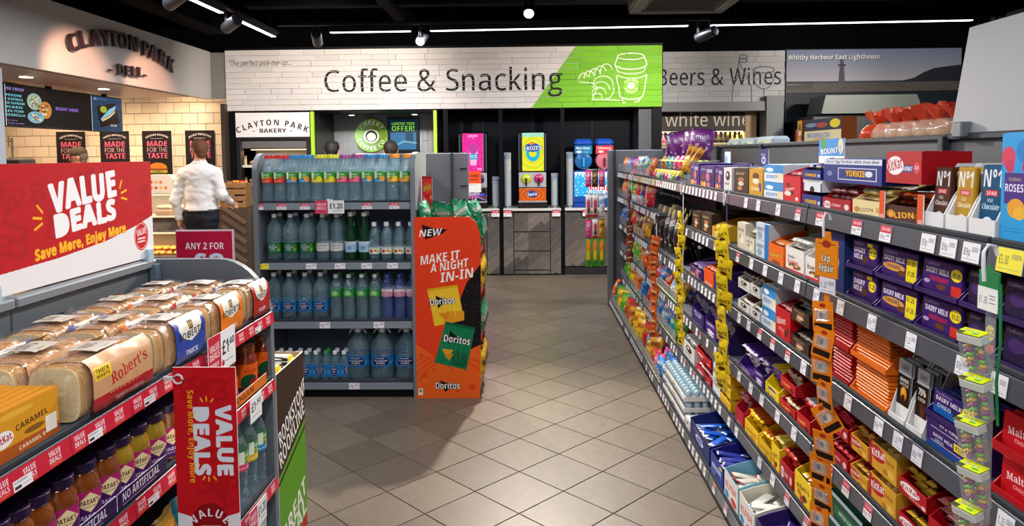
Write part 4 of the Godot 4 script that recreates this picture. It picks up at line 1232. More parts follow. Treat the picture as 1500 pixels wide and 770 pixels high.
# closed printed carton with a tuck flap
func case_parts(t: Node3D, w: float, h: float, d: float, print_name: String, col: String) -> void:
	var key := "case %.3f %.3f %.3f %s" % [w, h, d, print_name]
	if not shapes.has(key):
		shapes[key] = MB.new().paint(col).box(Vector3(0, h / 2, -d / 2), Vector3(w, h, d), {"f": [Color.WHITE, R(print_name)]}).mesh()
	obj("carton", shapes[key], M.card, t)
	var k2 := "flap %.3f %.3f %s" % [w, d, col]
	if not shapes.has(k2): shapes[k2] = MB.new().paint(Color(col).lightened(0.06)).box(Vector3.ZERO, Vector3(w * 0.96, 0.0016, d * 0.3)).box(Vector3(0, 0.0, -d * 0.36), Vector3(w * 0.96, 0.0016, d * 0.3)).mesh()
	obj("flap", shapes[k2], M.card, t, Vector3(0, h + 0.0008, -d * 0.2))

# ---------------------------------------------------------------- right hand gondola
const XB := 1.40                                     # its back panel
var lev := [1.415, 1.165, 0.885, 0.610, 0.332, 0.085]
var xfr := [0.93, 0.93, 0.945, 0.955, 0.96, 0.845]
var joints := [-7.4, -6.3, -5.2, -4.23, -3.31, -2.39, -1.46, -0.55]
var bays := []
func shelf_parts(t: Node3D, y: float, w: float, depth: float, back_z: float, strip_h := 0.05, strip_m: Material = null) -> MeshInstance3D:
	# local front is +Z; back_z is where the shelf starts
	var sh := obj("shelf", MB.new().bevel(Vector3(0, y - 0.012, back_z + depth / 2), Vector3(w - 0.006, 0.024, depth), 0.003), M.metal, t)
	obj("front_lip", MB.new().bevel(Vector3(0, y + 0.002, back_z + depth - 0.004), Vector3(w - 0.006, 0.014, 0.012), 0.003), mat("#33373c", 0.75, 0.0, {"metallic_specular": 0.25}), sh)
	var st := MB.new().bevel(Vector3.ZERO, Vector3(w - 0.008, strip_h, 0.005), 0.0015)
	var s := obj("ticket_strip", st, strip_m if strip_m else M.strip, sh, Vector3(0, y - strip_h / 2 - 0.004, back_z + depth + 0.006))
	s.rotation.x = -0.12
	return s
func add_ticket(strip: Node3D, x: float, kind: String, w := 0.042, h := 0.04) -> void:
	var key := "ticket %s %s %s" % [kind, w, h]
	if not shapes.has(key): shapes[key] = MB.new().paint("#e6e4e4").box(Vector3.ZERO, Vector3(w, h, 0.0012), {"f": [Color.WHITE, R(kind)]}).mesh()
	var host := strip.get_parent()
	var o := obj("price_ticket", shapes[key], M.card, host, strip.position + Vector3(x, 0, 0.0042))
	o.rotation.x = -0.12
func right_gondola() -> void:
	var strips := {}
	for k in 7:
		var z0: float = joints[k]; var z1: float = joints[k + 1]
		var w := z1 - z0
		var t := thing("shelving_bay", ["grey shelving bay of snack bags at the far end of the sweet aisle", "grey shelving bay of sweet bags next to the far end bay", "grey shelving bay of pegged sweets and lollies", "grey shelving bay of purple egg cartons", "grey shelving bay of assorted chocolate cartons", "grey shelving bay of large chocolate blocks", "grey shelving bay holding the tall blue gift carton"][k], "shelving", Vector3(XB, 0, (z0 + z1) / 2), -PI / 2, "bays of the sweet gondola")
		obj("back_panel", MB.new().bevel(Vector3(0, 0.82, -0.012), Vector3(w - 0.004, 1.64, 0.02), 0.003), mat("#54585c", 0.5, 0.2), t)
		obj("top_cap", MB.new().bevel(Vector3(0, 1.645, -0.012), Vector3(w - 0.004, 0.02, 0.05), 0.004), M.metal_dark, t)
		obj("plinth", MB.new().box(Vector3(0, 0.03, XB - 0.86), Vector3(w - 0.004, 0.06, 0.02)), M.black, t)
		obj("upright", MB.new().bevel(Vector3(w / 2 - 0.015, 0.84, 0.012), Vector3(0.03, 1.62, 0.026), 0.003), M.metal_dark, t)
		for i in 6:
			if k == 2 and i == 1: continue
			strips[Vector2i(k, i)] = shelf_parts(t, lev[i], w, XB - xfr[i] - 0.012, 0.0)
			if k < 4:
				var n := int(w / 0.08)
				for j in n:
					if rng.randf() < 0.78: add_ticket(strips[Vector2i(k, i)], -w / 2 + 0.05 + j * 0.08, ["ticket", "ticket2", "ticket", "ticketred"][0 if rng.randf() < 0.7 else rng.randi() % 4])
		bays.append(t)
	# tickets read from the photograph: [level, column, kind]
	for q in [[0, 1092, "ticket"], [0, 1110, "ticket2"], [0, 1139, "ticket"], [0, 1168, "ticketred"], [0, 1200, "ticketred"], [0, 1254, "ticketred"], [0, 1296, "ticketred"], [0, 1358, "ticket"], [0, 1388, "ticket"], [0, 1421, "ticket"],
		[1, 1080, "ticketred"], [1, 1100, "ticket"], [1, 1120, "ticket2"], [1, 1143, "ticket"], [1, 1167, "ticket2"], [1, 1195, "ticket"], [1, 1230, "ticket2"], [1, 1276, "ticket"], [1, 1333, "ticket2"], [1, 1408, "ticket"],
		[2, 1082, "ticket"], [2, 1096, "ticket2"], [2, 1112, "ticketred"], [2, 1131, "ticketred"], [2, 1153, "ticketred"], [2, 1176, "ticket"], [2, 1241, "ticket2"], [2, 1286, "ticket"], [2, 1314, "ticket2"], [2, 1342, "ticket"],
		[3, 1082, "ticket"], [3, 1099, "ticket"], [3, 1115, "ticket2"], [3, 1138, "ticket"], [3, 1162, "ticket2"], [3, 1182, "ticketred"], [3, 1214, "ticketred"], [3, 1238, "ticketred"], [3, 1270, "ticketred"],
		[4, 1064, "ticket"], [4, 1078, "ticket"], [4, 1112, "ticket2"], [4, 1131, "ticket"], [4, 1152, "ticketred"], [4, 1180, "ticketred"],
		[5, 995, "ticketred"], [5, 1009, "ticket"], [5, 1028, "ticketred"], [5, 1045, "ticketred"], [5, 1062, "ticketred"]]:
		var z := zu(q[1], xfr[q[0]], lev[q[0]] - 0.03)
		for k in 7:
			if z > joints[k] + 0.03 and z < joints[k + 1] - 0.03 and k >= 4: add_ticket(strips[Vector2i(k, q[0])], z - (joints[k] + joints[k + 1]) / 2, q[2], 0.046 if k < 5 or q[0] > 0 else 0.058, 0.042)
	add_ticket(strips[Vector2i(6, 0)], zu(1478, xfr[0], 1.39) - (joints[6] + joints[7]) / 2, "ticketyellow", 0.075, 0.048)
	add_ticket(strips[Vector2i(6, 1)], 0.05 - 0.45, "ticket", 0.05, 0.042); add_ticket(strips[Vector2i(6, 2)], 0.06 - 0.45, "ticket2", 0.05, 0.042)
	# end panel at the far end, with its slotted post
	var e := thing("gondola_end_panel", "tall grey end panel with slotted post at the far end of the sweet gondola", "panel", Vector3(XB, 0, -7.43), -PI / 2)
	obj("panel", MB.new().bevel(Vector3(0, 0.82, 0.28), Vector3(0.04, 1.64, 0.58), 0.006), mat("#6a6d70", 0.5, 0.2), e)
	obj("post", MB.new().bevel(Vector3(0.03, 0.82, 0.5), Vector3(0.03, 1.64, 0.03), 0.004), M.metal_dark, e)
	for k in 40: obj("slot", MB.new().box(Vector3(0.046, 0.1 + k * 0.038, 0.5), Vector3(0.002, 0.02, 0.008)), M.black, e)
	# side of the gondola that faces the next aisle: shelf carrying bread and boxes
	var o := thing("rear_shelving", "top shelf on the far side of the sweet gondola carrying bagged bread", "shelving", Vector3(XB + 0.03, 0, -3.4), PI / 2)
	obj("back_panel", MB.new().box(Vector3(0, 0.8, 0.02), Vector3(5.7, 1.6, 0.01)), M.metal, o)
	obj("shelf", MB.new().bevel(Vector3(0, 1.60, 0.24), Vector3(5.7, 0.03, 0.46), 0.004), M.metal, o)
	obj("base", MB.new().bevel(Vector3(0, 0.06, 0.26), Vector3(5.7, 0.12, 0.5), 0.004), M.metal_dark, o)
	rear_goods()
	chocolate()
	sweets()
	clip_strips()
	# blank white board leaning back on top
	var wb := thing("blank_board", "large blank white board leaning back on top of the chocolate shelves", "sign board", Vector3(1.40, 1.655, -1.9), -PI / 2)
	var bd := obj("board", MB.new().bevel(Vector3(0, 0.175, 0), Vector3(0.96, 0.35, 0.012), 0.002), mat("#9a9d9f", 0.6), wb)
	bd.rotation.x = -0.15
	for x in [-0.4, 0.36]: obj("clip", MB.new().bevel(Vector3(x, 0.012, 0.01), Vector3(0.05, 0.05, 0.05), 0.004), M.metal_light, wb)

func put(called: String, label: String, category: String, s: int, z: float, y: float, group := "", back := 0.022) -> Node3D:
	return thing(called, label, category, Vector3(xfr[s] + back, y, z), -PI / 2, group)
func placed(s: String, more: String) -> String:       # adds where it is among its like, when the label stays short
	return s + ", " + more if s.split(" ").size() + more.split(" ").size() <= 16 else s
func brief(s: String) -> String:
	if s.split(" ").size() <= 8: return s
	for cut in [" standing ", " behind ", " below ", " beside ", " next ", " along ", " on ", " with "]:
		if cut in s: return s.split(cut)[0]
	return s
var last_top := 0.0
# one row of the catalogue; columns u0..u1 are read at the shelf edge, vt is the row of the top edge at u1; on: stands on the thing before
const BAR_KINDS := {"kitkat": "wafer_bar", "lion": "crisp_wafer_bar", "yorkie": "chunky_chocolate_bar", "milky": "milk_chocolate_bar", "twirl": "twisted_chocolate_bar", "flake": "flaked_chocolate_bar", "galaxy": "crunch_bar", "yellow": "honeycomb_bar", "peanut": "peanut_bar", "fredo": "sharing_bar", "white": "truffle_bar", "purple": "sharing_bar"}
func bar_name(print_name: String) -> String:
	for k in BAR_KINDS:
		if print_name.begins_with(k): return BAR_KINDS[k]
	return "chocolate_bar"
func goods(s: int, u0: float, u1: float, vt: float, kind: String, print_name: String, col: String, label: String, o := {}) -> void:
	var x: float = xfr[s] + 0.022
	var y: float = lev[s] + 0.002 if not o.get("on", false) else last_top + 0.002
	var za := zu(u0, x, y); var zb := zu(u1, x, y)
	var w := absf(zb - za) - 0.004
	var h: float = o.get("h", maxf(onx(u1, vt, x).y - y, 0.04))
	if s > 0: h = minf(h, lev[s - 1] - 0.062 - y)
	var d: float = o.get("d", 0.3)
	var n: int = o.get("n", 1)
	for i in n:
		var hh := h / n - (0.002 if n > 1 else 0.0)
		var yy := y + i * h / n
		var lb: String = label
		if n == 2: lb += [", lower of two stacked", ", upper of two stacked"][i]
		elif n == 3: lb += [", lowest of three stacked", ", middle of three stacked", ", topmost of three stacked"][i]
		var t := put(o.get("name", "chocolate_carton"), lb, o.get("cat", "carton"), s, (za + zb) / 2, yy)
		if kind == "case": case_parts(t, w, hh, d, print_name, col)
		else:
			var lip: float = o.get("lip", hh * 0.55)
			if kind == "bars": lip = minf(lip, hh * 0.45)
			tray_parts(t, w, hh, d, lip, print_name, col)
			if kind == "bars" or kind == "tray":       # wrapped bars lying end-on, the layers that show above the lip
				var nx: int = maxi(1, roundi((w - 0.012) / 0.036))
				var bw := (w - 0.012) / nx
				var bh := 0.021
				var y0 := maxf(lip - 0.03, 0.006)
				var ny := clampi(int((hh * o.get("fill", 0.86) - y0) / bh), 1, 5 if i == n - 1 else 2)
				for a in nx:
					for b in ny:
						var br := obj(bar_name(print_name), bar_mesh(snappedf(bw * 0.97, 0.001), 0.02, snappedf(d * 0.72, 0.01), o.get("bc", Color(col).lightened(0.22).to_html(false)), o.get("be", Color(col).lerp(Color("#e8e0d0"), 0.6).to_html(false)), o.get("bp", "")), M.film, self)
						br.transform = t.transform * Transform3D(Basis(Vector3.UP, rng.randf_range(-0.02, 0.02)) * Basis(Vector3.BACK, rng.randf_range(-0.06, 0.06)), Vector3(-w / 2 + 0.006 + bw * (a + 0.5), y0 + b * bh + 0.002, -d * 0.36 - 0.012 - 0.01 * (ny - 1 - b) + rng.randf_range(-0.005, 0.005)))
						tag(br, "%s in the %s" % [o.get("bl", "wrapped chocolate bar"), brief(label)], "chocolate bar", "bars in the " + brief(label))
			elif kind == "stand":                      # tablets standing one behind the other
				var m: int = o.get("m", 5)
				for a in m:
					var key := "tablet %.3f %.3f %s" % [w, hh, o.bp]
					if not shapes.has(key): shapes[key] = MB.new().paint(o.get("bc", col), R(o.bp)).bevel(Vector3(0, (hh - 0.014) / 2, 0), Vector3(w - 0.012, hh - 0.014, 0.011), 0.003).mesh()
					# the print is not tinted
					var br := obj(o.get("bar", "chocolate_tablet"), shapes[key], pm(0, 0.28), self)
					br.transform = t.transform * Transform3D(Basis(Vector3.RIGHT, -0.06), Vector3(0, 0.006, -0.016 - a * 0.02))
					tag(br, placed("%s in the %s%s" % [o.get("bl", "wrapped chocolate tablet"), ["", "upper ", "lower "][0 if n == 1 else (1 if i == 1 else 2)], brief(label)], ORD[a] + " from front"), "chocolate", "tablets in the %s%s" % ["", "upper " if n > 1 and i == 1 else "lower " if n > 1 else "", brief(label)].slice(1))
			elif kind == "stack":                      # flat packs piled up, long edge towards the aisle
				var m: int = o.get("m", 8)
				var bh: float = (hh * o.get("fill", 1.0) - 0.008) / m
				for a in m:
					var key := "flat %.3f %.3f %s" % [w, bh, o.bc]
					if not shapes.has(key): shapes[key] = MB.new().paint(o.bc).bevel(Vector3(0, bh / 2, 0), Vector3(w - 0.016, bh * 0.86, d * 0.8), 0.003).mesh()
					var br := obj(bar_name(print_name), shapes[key], M.card, self)
					br.transform = t.transform * Transform3D(Basis(Vector3.UP, rng.randf_range(-0.02, 0.02)), Vector3(rng.randf_range(-0.003, 0.003), 0.005 + a * bh, -d * 0.45))
					tag(br, placed("%s in the %s%s" % [o.get("bl", "wrapped chocolate bar"), ["", "upper ", "lower "][0 if n == 1 else (1 if i == 1 else 2)], brief(label)], ORD[a] + " up"), "chocolate bar", "bars in the " + brief(label))
			elif kind == "heap":                       # loose wrapped bars
				for a in o.get("m", 9) + 6:
					var br := obj(bar_name(print_name), bar_mesh(0.042, 0.012, 0.115, o.get("bc", col), o.get("be", col), o.get("bp", "")), M.film, self)
					br.transform = t.transform * Transform3D(Basis(Vector3.UP, rng.randf_range(-0.6, 1.0)) * Basis(Vector3.RIGHT, rng.randf_range(-0.25, 0.25)), Vector3(((a % 3) - 1) * w * 0.26, hh * 0.45 + (a / 9) * 0.019 + rng.randf_range(0, 0.006), -0.07 - ((a / 3) % 3) * 0.09))
					tag(br, "%s in the %s" % [o.get("bl", "wrapped chocolate bar"), brief(label)], "chocolate bar", "bars in the " + brief(label))
		last_top = yy + hh
func chocolate() -> void:
	# top shelf
	goods(0, 1011, 1024, 240, "case", "purple_box", "#43276e", "narrow purple egg carton at the left end of the top shelf")
	goods(0, 1025, 1046, 244, "case", "purple_box", "#43276e", "purple egg carton with pink egg picture on the top shelf")
	goods(0, 1047, 1059, 246, "case", "purple_box", "#43276e", "narrow purple egg carton beside the white card carton")
	goods(0, 1060, 1072, 246, "case", "white_card", "#d9d8d4", "white carton of dark truffles on the top shelf")
	goods(0, 1075, 1096, 247, "case", "brown_box", "#3e2c20", "dark brown chocolate carton on the top shelf")
	goods(0, 1097, 1117, 248, "case", "gold_box", "#cf9a2a", "gold caramel carton on the top shelf")
	goods(0, 1119, 1147, 241, "case", "bounty", "#cfe0e8", "blue and white coconut bar carton", {"n": 2})
	goods(0, 1148, 1174, 240, "tray", "maltesers", "#d2202c", "tall red malt ball carton on the top shelf", {"lip": 0.1})
	goods(0, 1176, 1204, 283, "tray", "yorkie", "#20307e", "blue chunky bar tray standing on the top shelf", {"lip": 0.04})
	goods(0, 1176, 1204, 266, "case", "yorkie_white", "#dfe2e6", "white carton between two blue chunky bar trays", {"on": true})
	goods(0, 1176, 1204, 233, "bars", "yorkie", "#20307e", "blue chunky bar tray on top of the white carton", {"on": true, "lip": 0.05, "nx": 2, "ny": 2, "bc": "#1c2a72", "be": "#c9c2b0", "bl": "dark blue wrapped bar"})
	goods(0, 1206, 1248, 270, "bars", "kitkat_tray", "#a8101c", "red chunky wafer tray below the long blue carton", {"nx": 3, "ny": 2, "lip": 0.05, "bc": "#c02430", "be": "#e4c9c4", "bl": "red wafer bar"})
	goods(0, 1206, 1292, 234, "case", "yorkie_case", "#20307e", "long blue carton printed 24 x 72g on top of the red tray", {"on": true, "d": 0.1})
	goods(0, 1250, 1296, 266, "bars", "lion_white", "#e6d39a", "cream coloured bar tray with an orange flap", {"nx": 3, "ny": 3, "lip": 0.06, "bc": "#e0c060", "be": "#efe2b4", "bl": "cream and gold wrapped bar"})
	goods(0, 1298, 1352, 272, "bars", "lion", "#4a2416", "brown bar tray with an orange flap", {"nx": 3, "ny": 3, "lip": 0.065, "bc": "#c8501c", "be": "#5a2a18", "bl": "brown and orange wrapped bar"})
	goods(0, 1297, 1350, 222, "case", "kitkat_chunky", "#a8101c", "red chunky wafer carton on top of the brown bar tray", {"on": true, "d": 0.12})
	for q in [[1287, "cream coloured"], [1343, "brown"]]:
		var z := zu(q[0] + 5, 0.945, 1.42)
		tag(face(self, "orange_flap", "duo_flap", Vector3(0.945, 1.456, z), 0.026, 0.078, 0.003), "upright orange carton flap beside the %s bar tray" % q[1], "flap").rotation.y = -PI / 2
	var n1 := [[1355, 1384, "n1_brown", "brown"], [1386, 1418, "n1_gold", "gold"], [1420, 1460, "n1_blue", "dark blue"]]
	for q in n1:
		goods(0, q[0], q[1], 240 if q[0] < 1400 else 236, "stand", "white_tray", "#e4e4e2", "white tray of %s own brand tablets" % q[3], {"lip": 0.04, "bp": q[2], "bc": "#ffffff", "m": 6, "d": 0.16, "bl": q[3] + " chocolate tablet"})
	goods(0, 1463, 1530, 193, "case", "roses", "#1f9ad8", "tall bright blue gift carton printed with roses", {"d": 0.1, "name": "gift_carton"})
	goods(0, 1535, 1640, 230, "case", "purple_box", "#43276e", "purple carton beside the tall blue gift carton")
	# cards standing behind the top shelf goods
	for q in [[1200, 1237, 202, 240, "bounty_card", "blue and white coconut bar card standing behind the top shelf cartons"], [1112, 1126, 218, 250, "navy_tub", "purple header card standing behind the top shelf cartons"], [1062, 1070, 222, 246, "tissue", "small pale blue standing card above the purple cartons"], [1030, 1100, 240, 250, "purple_head", "long purple header strip behind the egg cartons"]]:
		var a := onx(q[0], q[3], 1.14); var b := onx(q[1], q[3], 1.14); var c := onx(q[1], q[2], 1.14)
		var t := thing("header_card", q[5], "card", Vector3(1.14, lev[0], (a.z + b.z) / 2), -PI / 2)
		var ph: float = c.y - a.y
		face(t, "print", q[4], Vector3(0, a.y - lev[0] + ph / 2, 0), absf(b.z - a.z), ph, 0.003)
		obj("foot", MB.new().box(Vector3(0, (a.y - lev[0]) / 2, -0.004), Vector3(absf(b.z - a.z) * 0.5, maxf(a.y - lev[0], 0.02), 0.003)), M.white, t)
	# second shelf
	goods(1, 1014, 1026, 312, "case", "brown_box", "#3e2c20", "dark brown carton on the second shelf beside its twin")
	goods(1, 1027, 1042, 314, "case", "brown_box", "#3e2c20", "second dark brown carton next to the gold carton")
	goods(1, 1044, 1060, 324, "tray", "gold_box", "#cf9a2a", "gold caramel tray on the second shelf", {"lip": 0.06})
	goods(1, 1080, 1092, 328, "case", "cream_box", "#d8cfb8", "narrow cream carton on the second shelf")
	goods(1, 1093, 1106, 330, "tray", "cream_box", "#d8cfb8", "cream tray beside the blue and white cartons", {"lip": 0.07})
	goods(1, 1107, 1126, 330, "case", "hershey_box", "#c9d6dc", "blue and white cookie bar carton with grey lettering", {"d": 0.14})
	goods(1, 1127, 1149, 344, "tray", "reese", "#ee6a12", "orange peanut butter cup tray", {"lip": 0.08})
	goods(1, 1152, 1179, 346, "tray", "bueno", "#ebe6dc", "white wafer bar tray with a red base", {"lip": 0.09})
	goods(1, 1181, 1208, 352, "tray", "bueno_red", "#ece8e2", "white wafer bar tray with a red side", {"lip": 0.08})
	goods(1, 1211, 1236, 340, "case", "navy_tub", "#24386e", "dark blue carton behind the orange hanging cards")
	for q in [[1239, 1279, 350, "dm_plain", "plain milk"], [1281, 1337, 360, "dm_caramel", "caramel"], [1339, 1402, 372, "dm_fruit", "fruit and nut"], [1404, 1452, 380, "dm_dark", "dark"], [1455, 1530, 396, "dm_dark", "orange edged"]]:
		goods(1, q[0], q[1], q[2], "stand", "", "#36205c", "purple tray of %s chocolate blocks" % q[4], {"n": 2, "lip": 0.012, "bp": q[3], "bc": "#ffffff", "m": 5, "d": 0.22, "bl": "purple chocolate block"})
	var hs := zu(1135, 1.1, 1.17); var he := zu(1203, 1.1, 1.17)
	var hb := thing("dark_bar_carton", "long dark carton with black capital lettering behind the orange tray", "carton", Vector3(1.1, lev[1], (hs + he) / 2), -PI / 2)
	case_parts(hb, absf(he - hs), 0.165, 0.1, "hershey_bar", "#55595c")
	# third shelf
	goods(2, 1012, 1030, 388, "tray", "purple_box", "#43276e", "purple bar tray on the third shelf", {"lip": 0.06})
	goods(2, 1032, 1046, 390, "tray", "duo_flap", "#e2511a", "orange fronted tray on the third shelf", {"lip": 0.09})
	goods(2, 1047, 1062, 394, "tray", "fredo", "#3a2a6e", "purple shared bar tray on the third shelf", {"lip": 0.09})
	goods(2, 1082, 1099, 396, "bars", "white_card", "#d9d8d4", "white truffle tray on the third shelf", {"n": 2, "nx": 1, "ny": 1, "lip": 0.05, "bc": "#4a1c18", "bl": "dark truffle bar"})
	goods(2, 1100, 1114, 402, "bars", "white_card", "#e0dcd0", "white and gold truffle tray", {"n": 2, "nx": 1, "ny": 1, "lip": 0.05, "bc": "#8a5a2c", "bl": "gold truffle bar"})
	goods(2, 1116, 1136, 424, "case", "bounty", "#cfe0e8", "blue and white milk bar carton on the third shelf", {"n": 2})
	goods(2, 1137, 1159, 440, "tray", "malt_box", "#c41420", "red malt tablet tray on the third shelf", {"lip": 0.12, "h": 0.16})
	goods(2, 1160, 1186, 438, "tray", "brown_box", "#2f211a", "dark brown tray of cookies on the third shelf", {"n": 2, "lip": 0.05})
	goods(2, 1213, 1244, 462, "stack", "", "#a8161c", "open red tray of malt chocolate bars", {"m": 9, "bc": "#b01820", "lip": 0.015, "n": 2, "d": 0.2})
	goods(2, 1246, 1298, 474, "stack", "", "#e8701a", "open orange tray of chocolate orange bars", {"m": 10, "bc": "#e8781c", "lip": 0.014, "n": 2, "d": 0.2, "bl": "orange wrapped chocolate bar"})
	goods(2, 1302, 1326, 496, "stand", "", "#e4e2de", "white tray of orange intense dark tablets", {"lip": 0.02, "bp": "lindt_orange", "bc": "#ffffff", "m": 4, "d": 0.14, "bl": "black and orange tablet", "h": 0.175})
	goods(2, 1328, 1352, 506, "stand", "", "#e4e2de", "white tray of seventy percent cocoa tablets", {"lip": 0.02, "bp": "lindt_70", "bc": "#ffffff", "m": 4, "d": 0.14, "bl": "black cocoa tablet", "h": 0.175})
	goods(2, 1356, 1424, 640, "case", "dm_case", "#3a1f66", "purple and blue shipping carton of biscuit chocolate blocks", {"h": 0.075, "d": 0.22})
	goods(2, 1356, 1424, 556, "stand", "", "#36205c", "purple tray of biscuit chocolate blocks on the shipping carton", {"on": true, "lip": 0.012, "bp": "dm_oreo", "bc": "#ffffff", "m": 5, "d": 0.22, "h": 0.075, "bl": "purple and blue chocolate block"})
	goods(2, 1452, 1560, 592, "stand", "", "#b5121c", "red tray of malt ball boxes", {"n": 2, "lip": 0.02, "bp": "malt_box", "bc": "#ffffff", "m": 4, "d": 0.22, "h": 0.19, "bl": "red malt ball box"})
	# fourth shelf
	goods(3, 1014, 1032, 424, "tray", "fredo", "#3a2a6e", "purple tray at the left of the fourth shelf", {"lip": 0.08})
	goods(3, 1034, 1050, 430, "tray", "twirl", "#46257c", "purple and white tray on the fourth shelf", {"lip": 0.08})
	goods(3, 1052, 1068, 440, "tray", "fredo", "#2f2356", "dark purple tray on the fourth shelf", {"lip": 0.08})
	goods(3, 1083, 1104, 500, "bars", "twirl", "#46257c", "purple twisted bar tray on the fourth shelf", {"nx": 2, "ny": 4, "lip": 0.02, "h": 0.16, "bc": "#5a3090", "be": "#e4dcec", "bl": "purple wrapped bar"})
	goods(3, 1106, 1120, 520, "tray", "twirl", "#3a1f66", "narrow purple tray on the fourth shelf", {"lip": 0.06, "h": 0.14})
	goods(3, 1122, 1142, 530, "bars", "flake", "#f0d420", "yellow and purple flaked bar tray", {"nx": 2, "ny": 4, "lip": 0.05, "h": 0.16, "bc": "#efd020", "be": "#5a3a90", "bl": "yellow wrapped bar"})
	goods(3, 1144, 1166, 530, "bars", "galaxy_red", "#c21a22", "red crunch bar tray on the fourth shelf", {"n": 2, "nx": 2, "ny": 2, "lip": 0.05, "h": 0.18, "bc": "#7a1c1c", "be": "#e4c8a0", "bl": "brown and red wrapped bar"})
	goods(3, 1168, 1188, 560, "bars", "galaxy_red", "#b8161e", "red tray of striped bars beside the orange cards", {"nx": 2, "ny": 3, "lip": 0.05, "h": 0.13, "bc": "#d8d4d0", "be": "#c8242c", "bl": "red and white wrapped bar"})
	goods(3, 1213, 1243, 590, "bars", "kitkat_tray", "#a8101c", "red wafer tray behind the orange cards", {"n": 2, "nx": 2, "ny": 2, "lip": 0.05, "h": 0.19, "bc": "#6a1418", "be": "#c03038", "bl": "dark red wafer bar"})
	goods(3, 1246, 1272, 620, "bars", "kitkat_gold", "#d9a02c", "gold wafer tray with a red left edge", {"n": 2, "nx": 2, "ny": 2, "lip": 0.05, "h": 0.19, "bc": "#8a1c1c", "be": "#e0b450", "bl": "gold and red wafer bar"})
	goods(3, 1274, 1314, 640, "tray", "kitkat_gold", "#d9a02c", "wide gold wafer tray with a round red logo", {"n": 2, "lip": 0.075, "h": 0.19})
	goods(3, 1317, 1358, 690, "bars", "kitkat", "#a8101c", "red tray heaped with gold tipped wafer bars", {"n": 2, "nx": 3, "ny": 2, "lip": 0.045, "h": 0.19, "bc": "#5a1c1a", "be": "#e8b83a", "bl": "gold tipped wafer bar"})
	goods(3, 1360, 1424, 720, "tray", "kitkat", "#b5121e", "big red wafer carton with a white oval logo", {"lip": 0.1, "h": 0.19})
	goods(3, 1426, 1500, 720, "tray", "kitkat", "#b5121e", "second big red wafer carton behind the mint boxes", {"lip": 0.1, "h": 0.19})
	# fifth shelf
	goods(4, 1002, 1018, 500, "tray", "white_card", "#d9d8d4", "white and black tray on the fifth shelf", {"lip": 0.1, "h": 0.16})
	goods(4, 1021, 1042, 520, "bars", "maltesers", "#c21a22", "red wafer tray on the fifth shelf", {"n": 2, "nx": 2, "ny": 2, "lip": 0.06, "h": 0.2, "bc": "#c8202a", "be": "#e8c0b8", "bl": "red wrapped bar"})
	goods(4, 1044, 1055, 540, "case", "bounty", "#2f6fae", "narrow blue carton on the fifth shelf", {"h": 0.2})
	goods(4, 1056, 1071, 560, "tray", "yellow_bar", "#e8c01c", "yellow tray stacked on the fifth shelf", {"n": 3, "lip": 0.045, "h": 0.2})
	goods(4, 1078, 1090, 600, "tray", "crimson", "#b81832", "crimson tray with a sloping side on the fifth shelf", {"lip": 0.07, "h": 0.2, "d": 0.34})
	goods(4, 1092, 1112, 610, "bars", "yellow_bar", "#f0c41c", "yellow honeycomb tray beside the crimson tray", {"nx": 2, "ny": 3, "lip": 0.08, "h": 0.14, "bc": "#c8601c", "be": "#f0c41c", "bl": "yellow wrapped bar"})
	goods(4, 1113, 1130, 630, "bars", "yellow_bar", "#f0c41c", "second yellow honeycomb tray along the fifth shelf", {"nx": 2, "ny": 3, "lip": 0.08, "h": 0.13, "bc": "#b8541c", "be": "#f0c41c", "bl": "yellow wrapped bar"})
	goods(4, 1131, 1143, 650, "tray", "peanut", "#f2cb1e", "narrow yellow peanut tray", {"lip": 0.1, "h": 0.16})
	goods(4, 1144, 1162, 640, "bars", "kitkat_tray", "#c8202a", "bright red tray beside the yellow peanut carton", {"nx": 2, "ny": 3, "lip": 0.1, "h": 0.16, "bc": "#7a1c1c", "be": "#d84a3a", "bl": "red wrapped bar"})
	goods(4, 1165, 1190, 670, "heap", "peanut", "#f2cb1e", "yellow peanut carton heaped with bars", {"m": 9, "lip": 0.1, "h": 0.16, "bc": "#e8b01c", "be": "#4a2412", "bl": "yellow and brown bar"})
	goods(4, 1214, 1262, 720, "case", "green_case", "#0f4a34", "dark green carton stacked on the fifth shelf", {"n": 2, "h": 0.17})
	# base shelf
	goods(5, 1004, 1024, 640, "case", "egg_card", "#e9e6e2", "white cookie carton on the base shelf", {"h": 0.06, "d": 0.36})
	goods(5, 1012, 1040, 668, "heap", "navy_tub", "#1c2a66", "dark blue carton of blue wrapped bars on the base shelf", {"m": 12, "lip": 0.1, "h": 0.14, "d": 0.4, "bc": "#1f5fc8", "be": "#e8eef4", "bl": "bright blue wrapped bar"})
	goods(5, 1042, 1060, 690, "heap", "milkyway", "#2a2a80", "blue and purple carton of bars on the base shelf", {"m": 8, "lip": 0.1, "h": 0.15, "d": 0.4, "bc": "#2f3f9a", "be": "#d8d8e8", "bl": "blue wrapped bar"})
	goods(5, 1062, 1082, 690, "heap", "milkybar", "#7fb8d0", "pale blue carton of white chocolate bars", {"m": 9, "lip": 0.12, "h": 0.17, "d": 0.4, "bc": "#e8e4d4", "be": "#c8303a", "bl": "white and red wrapped bar"})
	goods(5, 1084, 1106, 700, "heap", "milkybar", "#e2ddc8", "cream carton of milk bars beside the pale blue carton", {"m": 9, "lip": 0.12, "h": 0.17, "d": 0.4, "bc": "#ece8dc", "be": "#2f5ab0", "bl": "cream wrapped bar"})
	goods(5, 1108, 1136, 730, "heap", "fredo", "#3a2a6e", "purple carton heaped with purple bars", {"m": 12, "lip": 0.12, "h": 0.17, "d": 0.4, "bc": "#4a2a86", "be": "#d8d0e8", "bl": "purple and silver bar"})
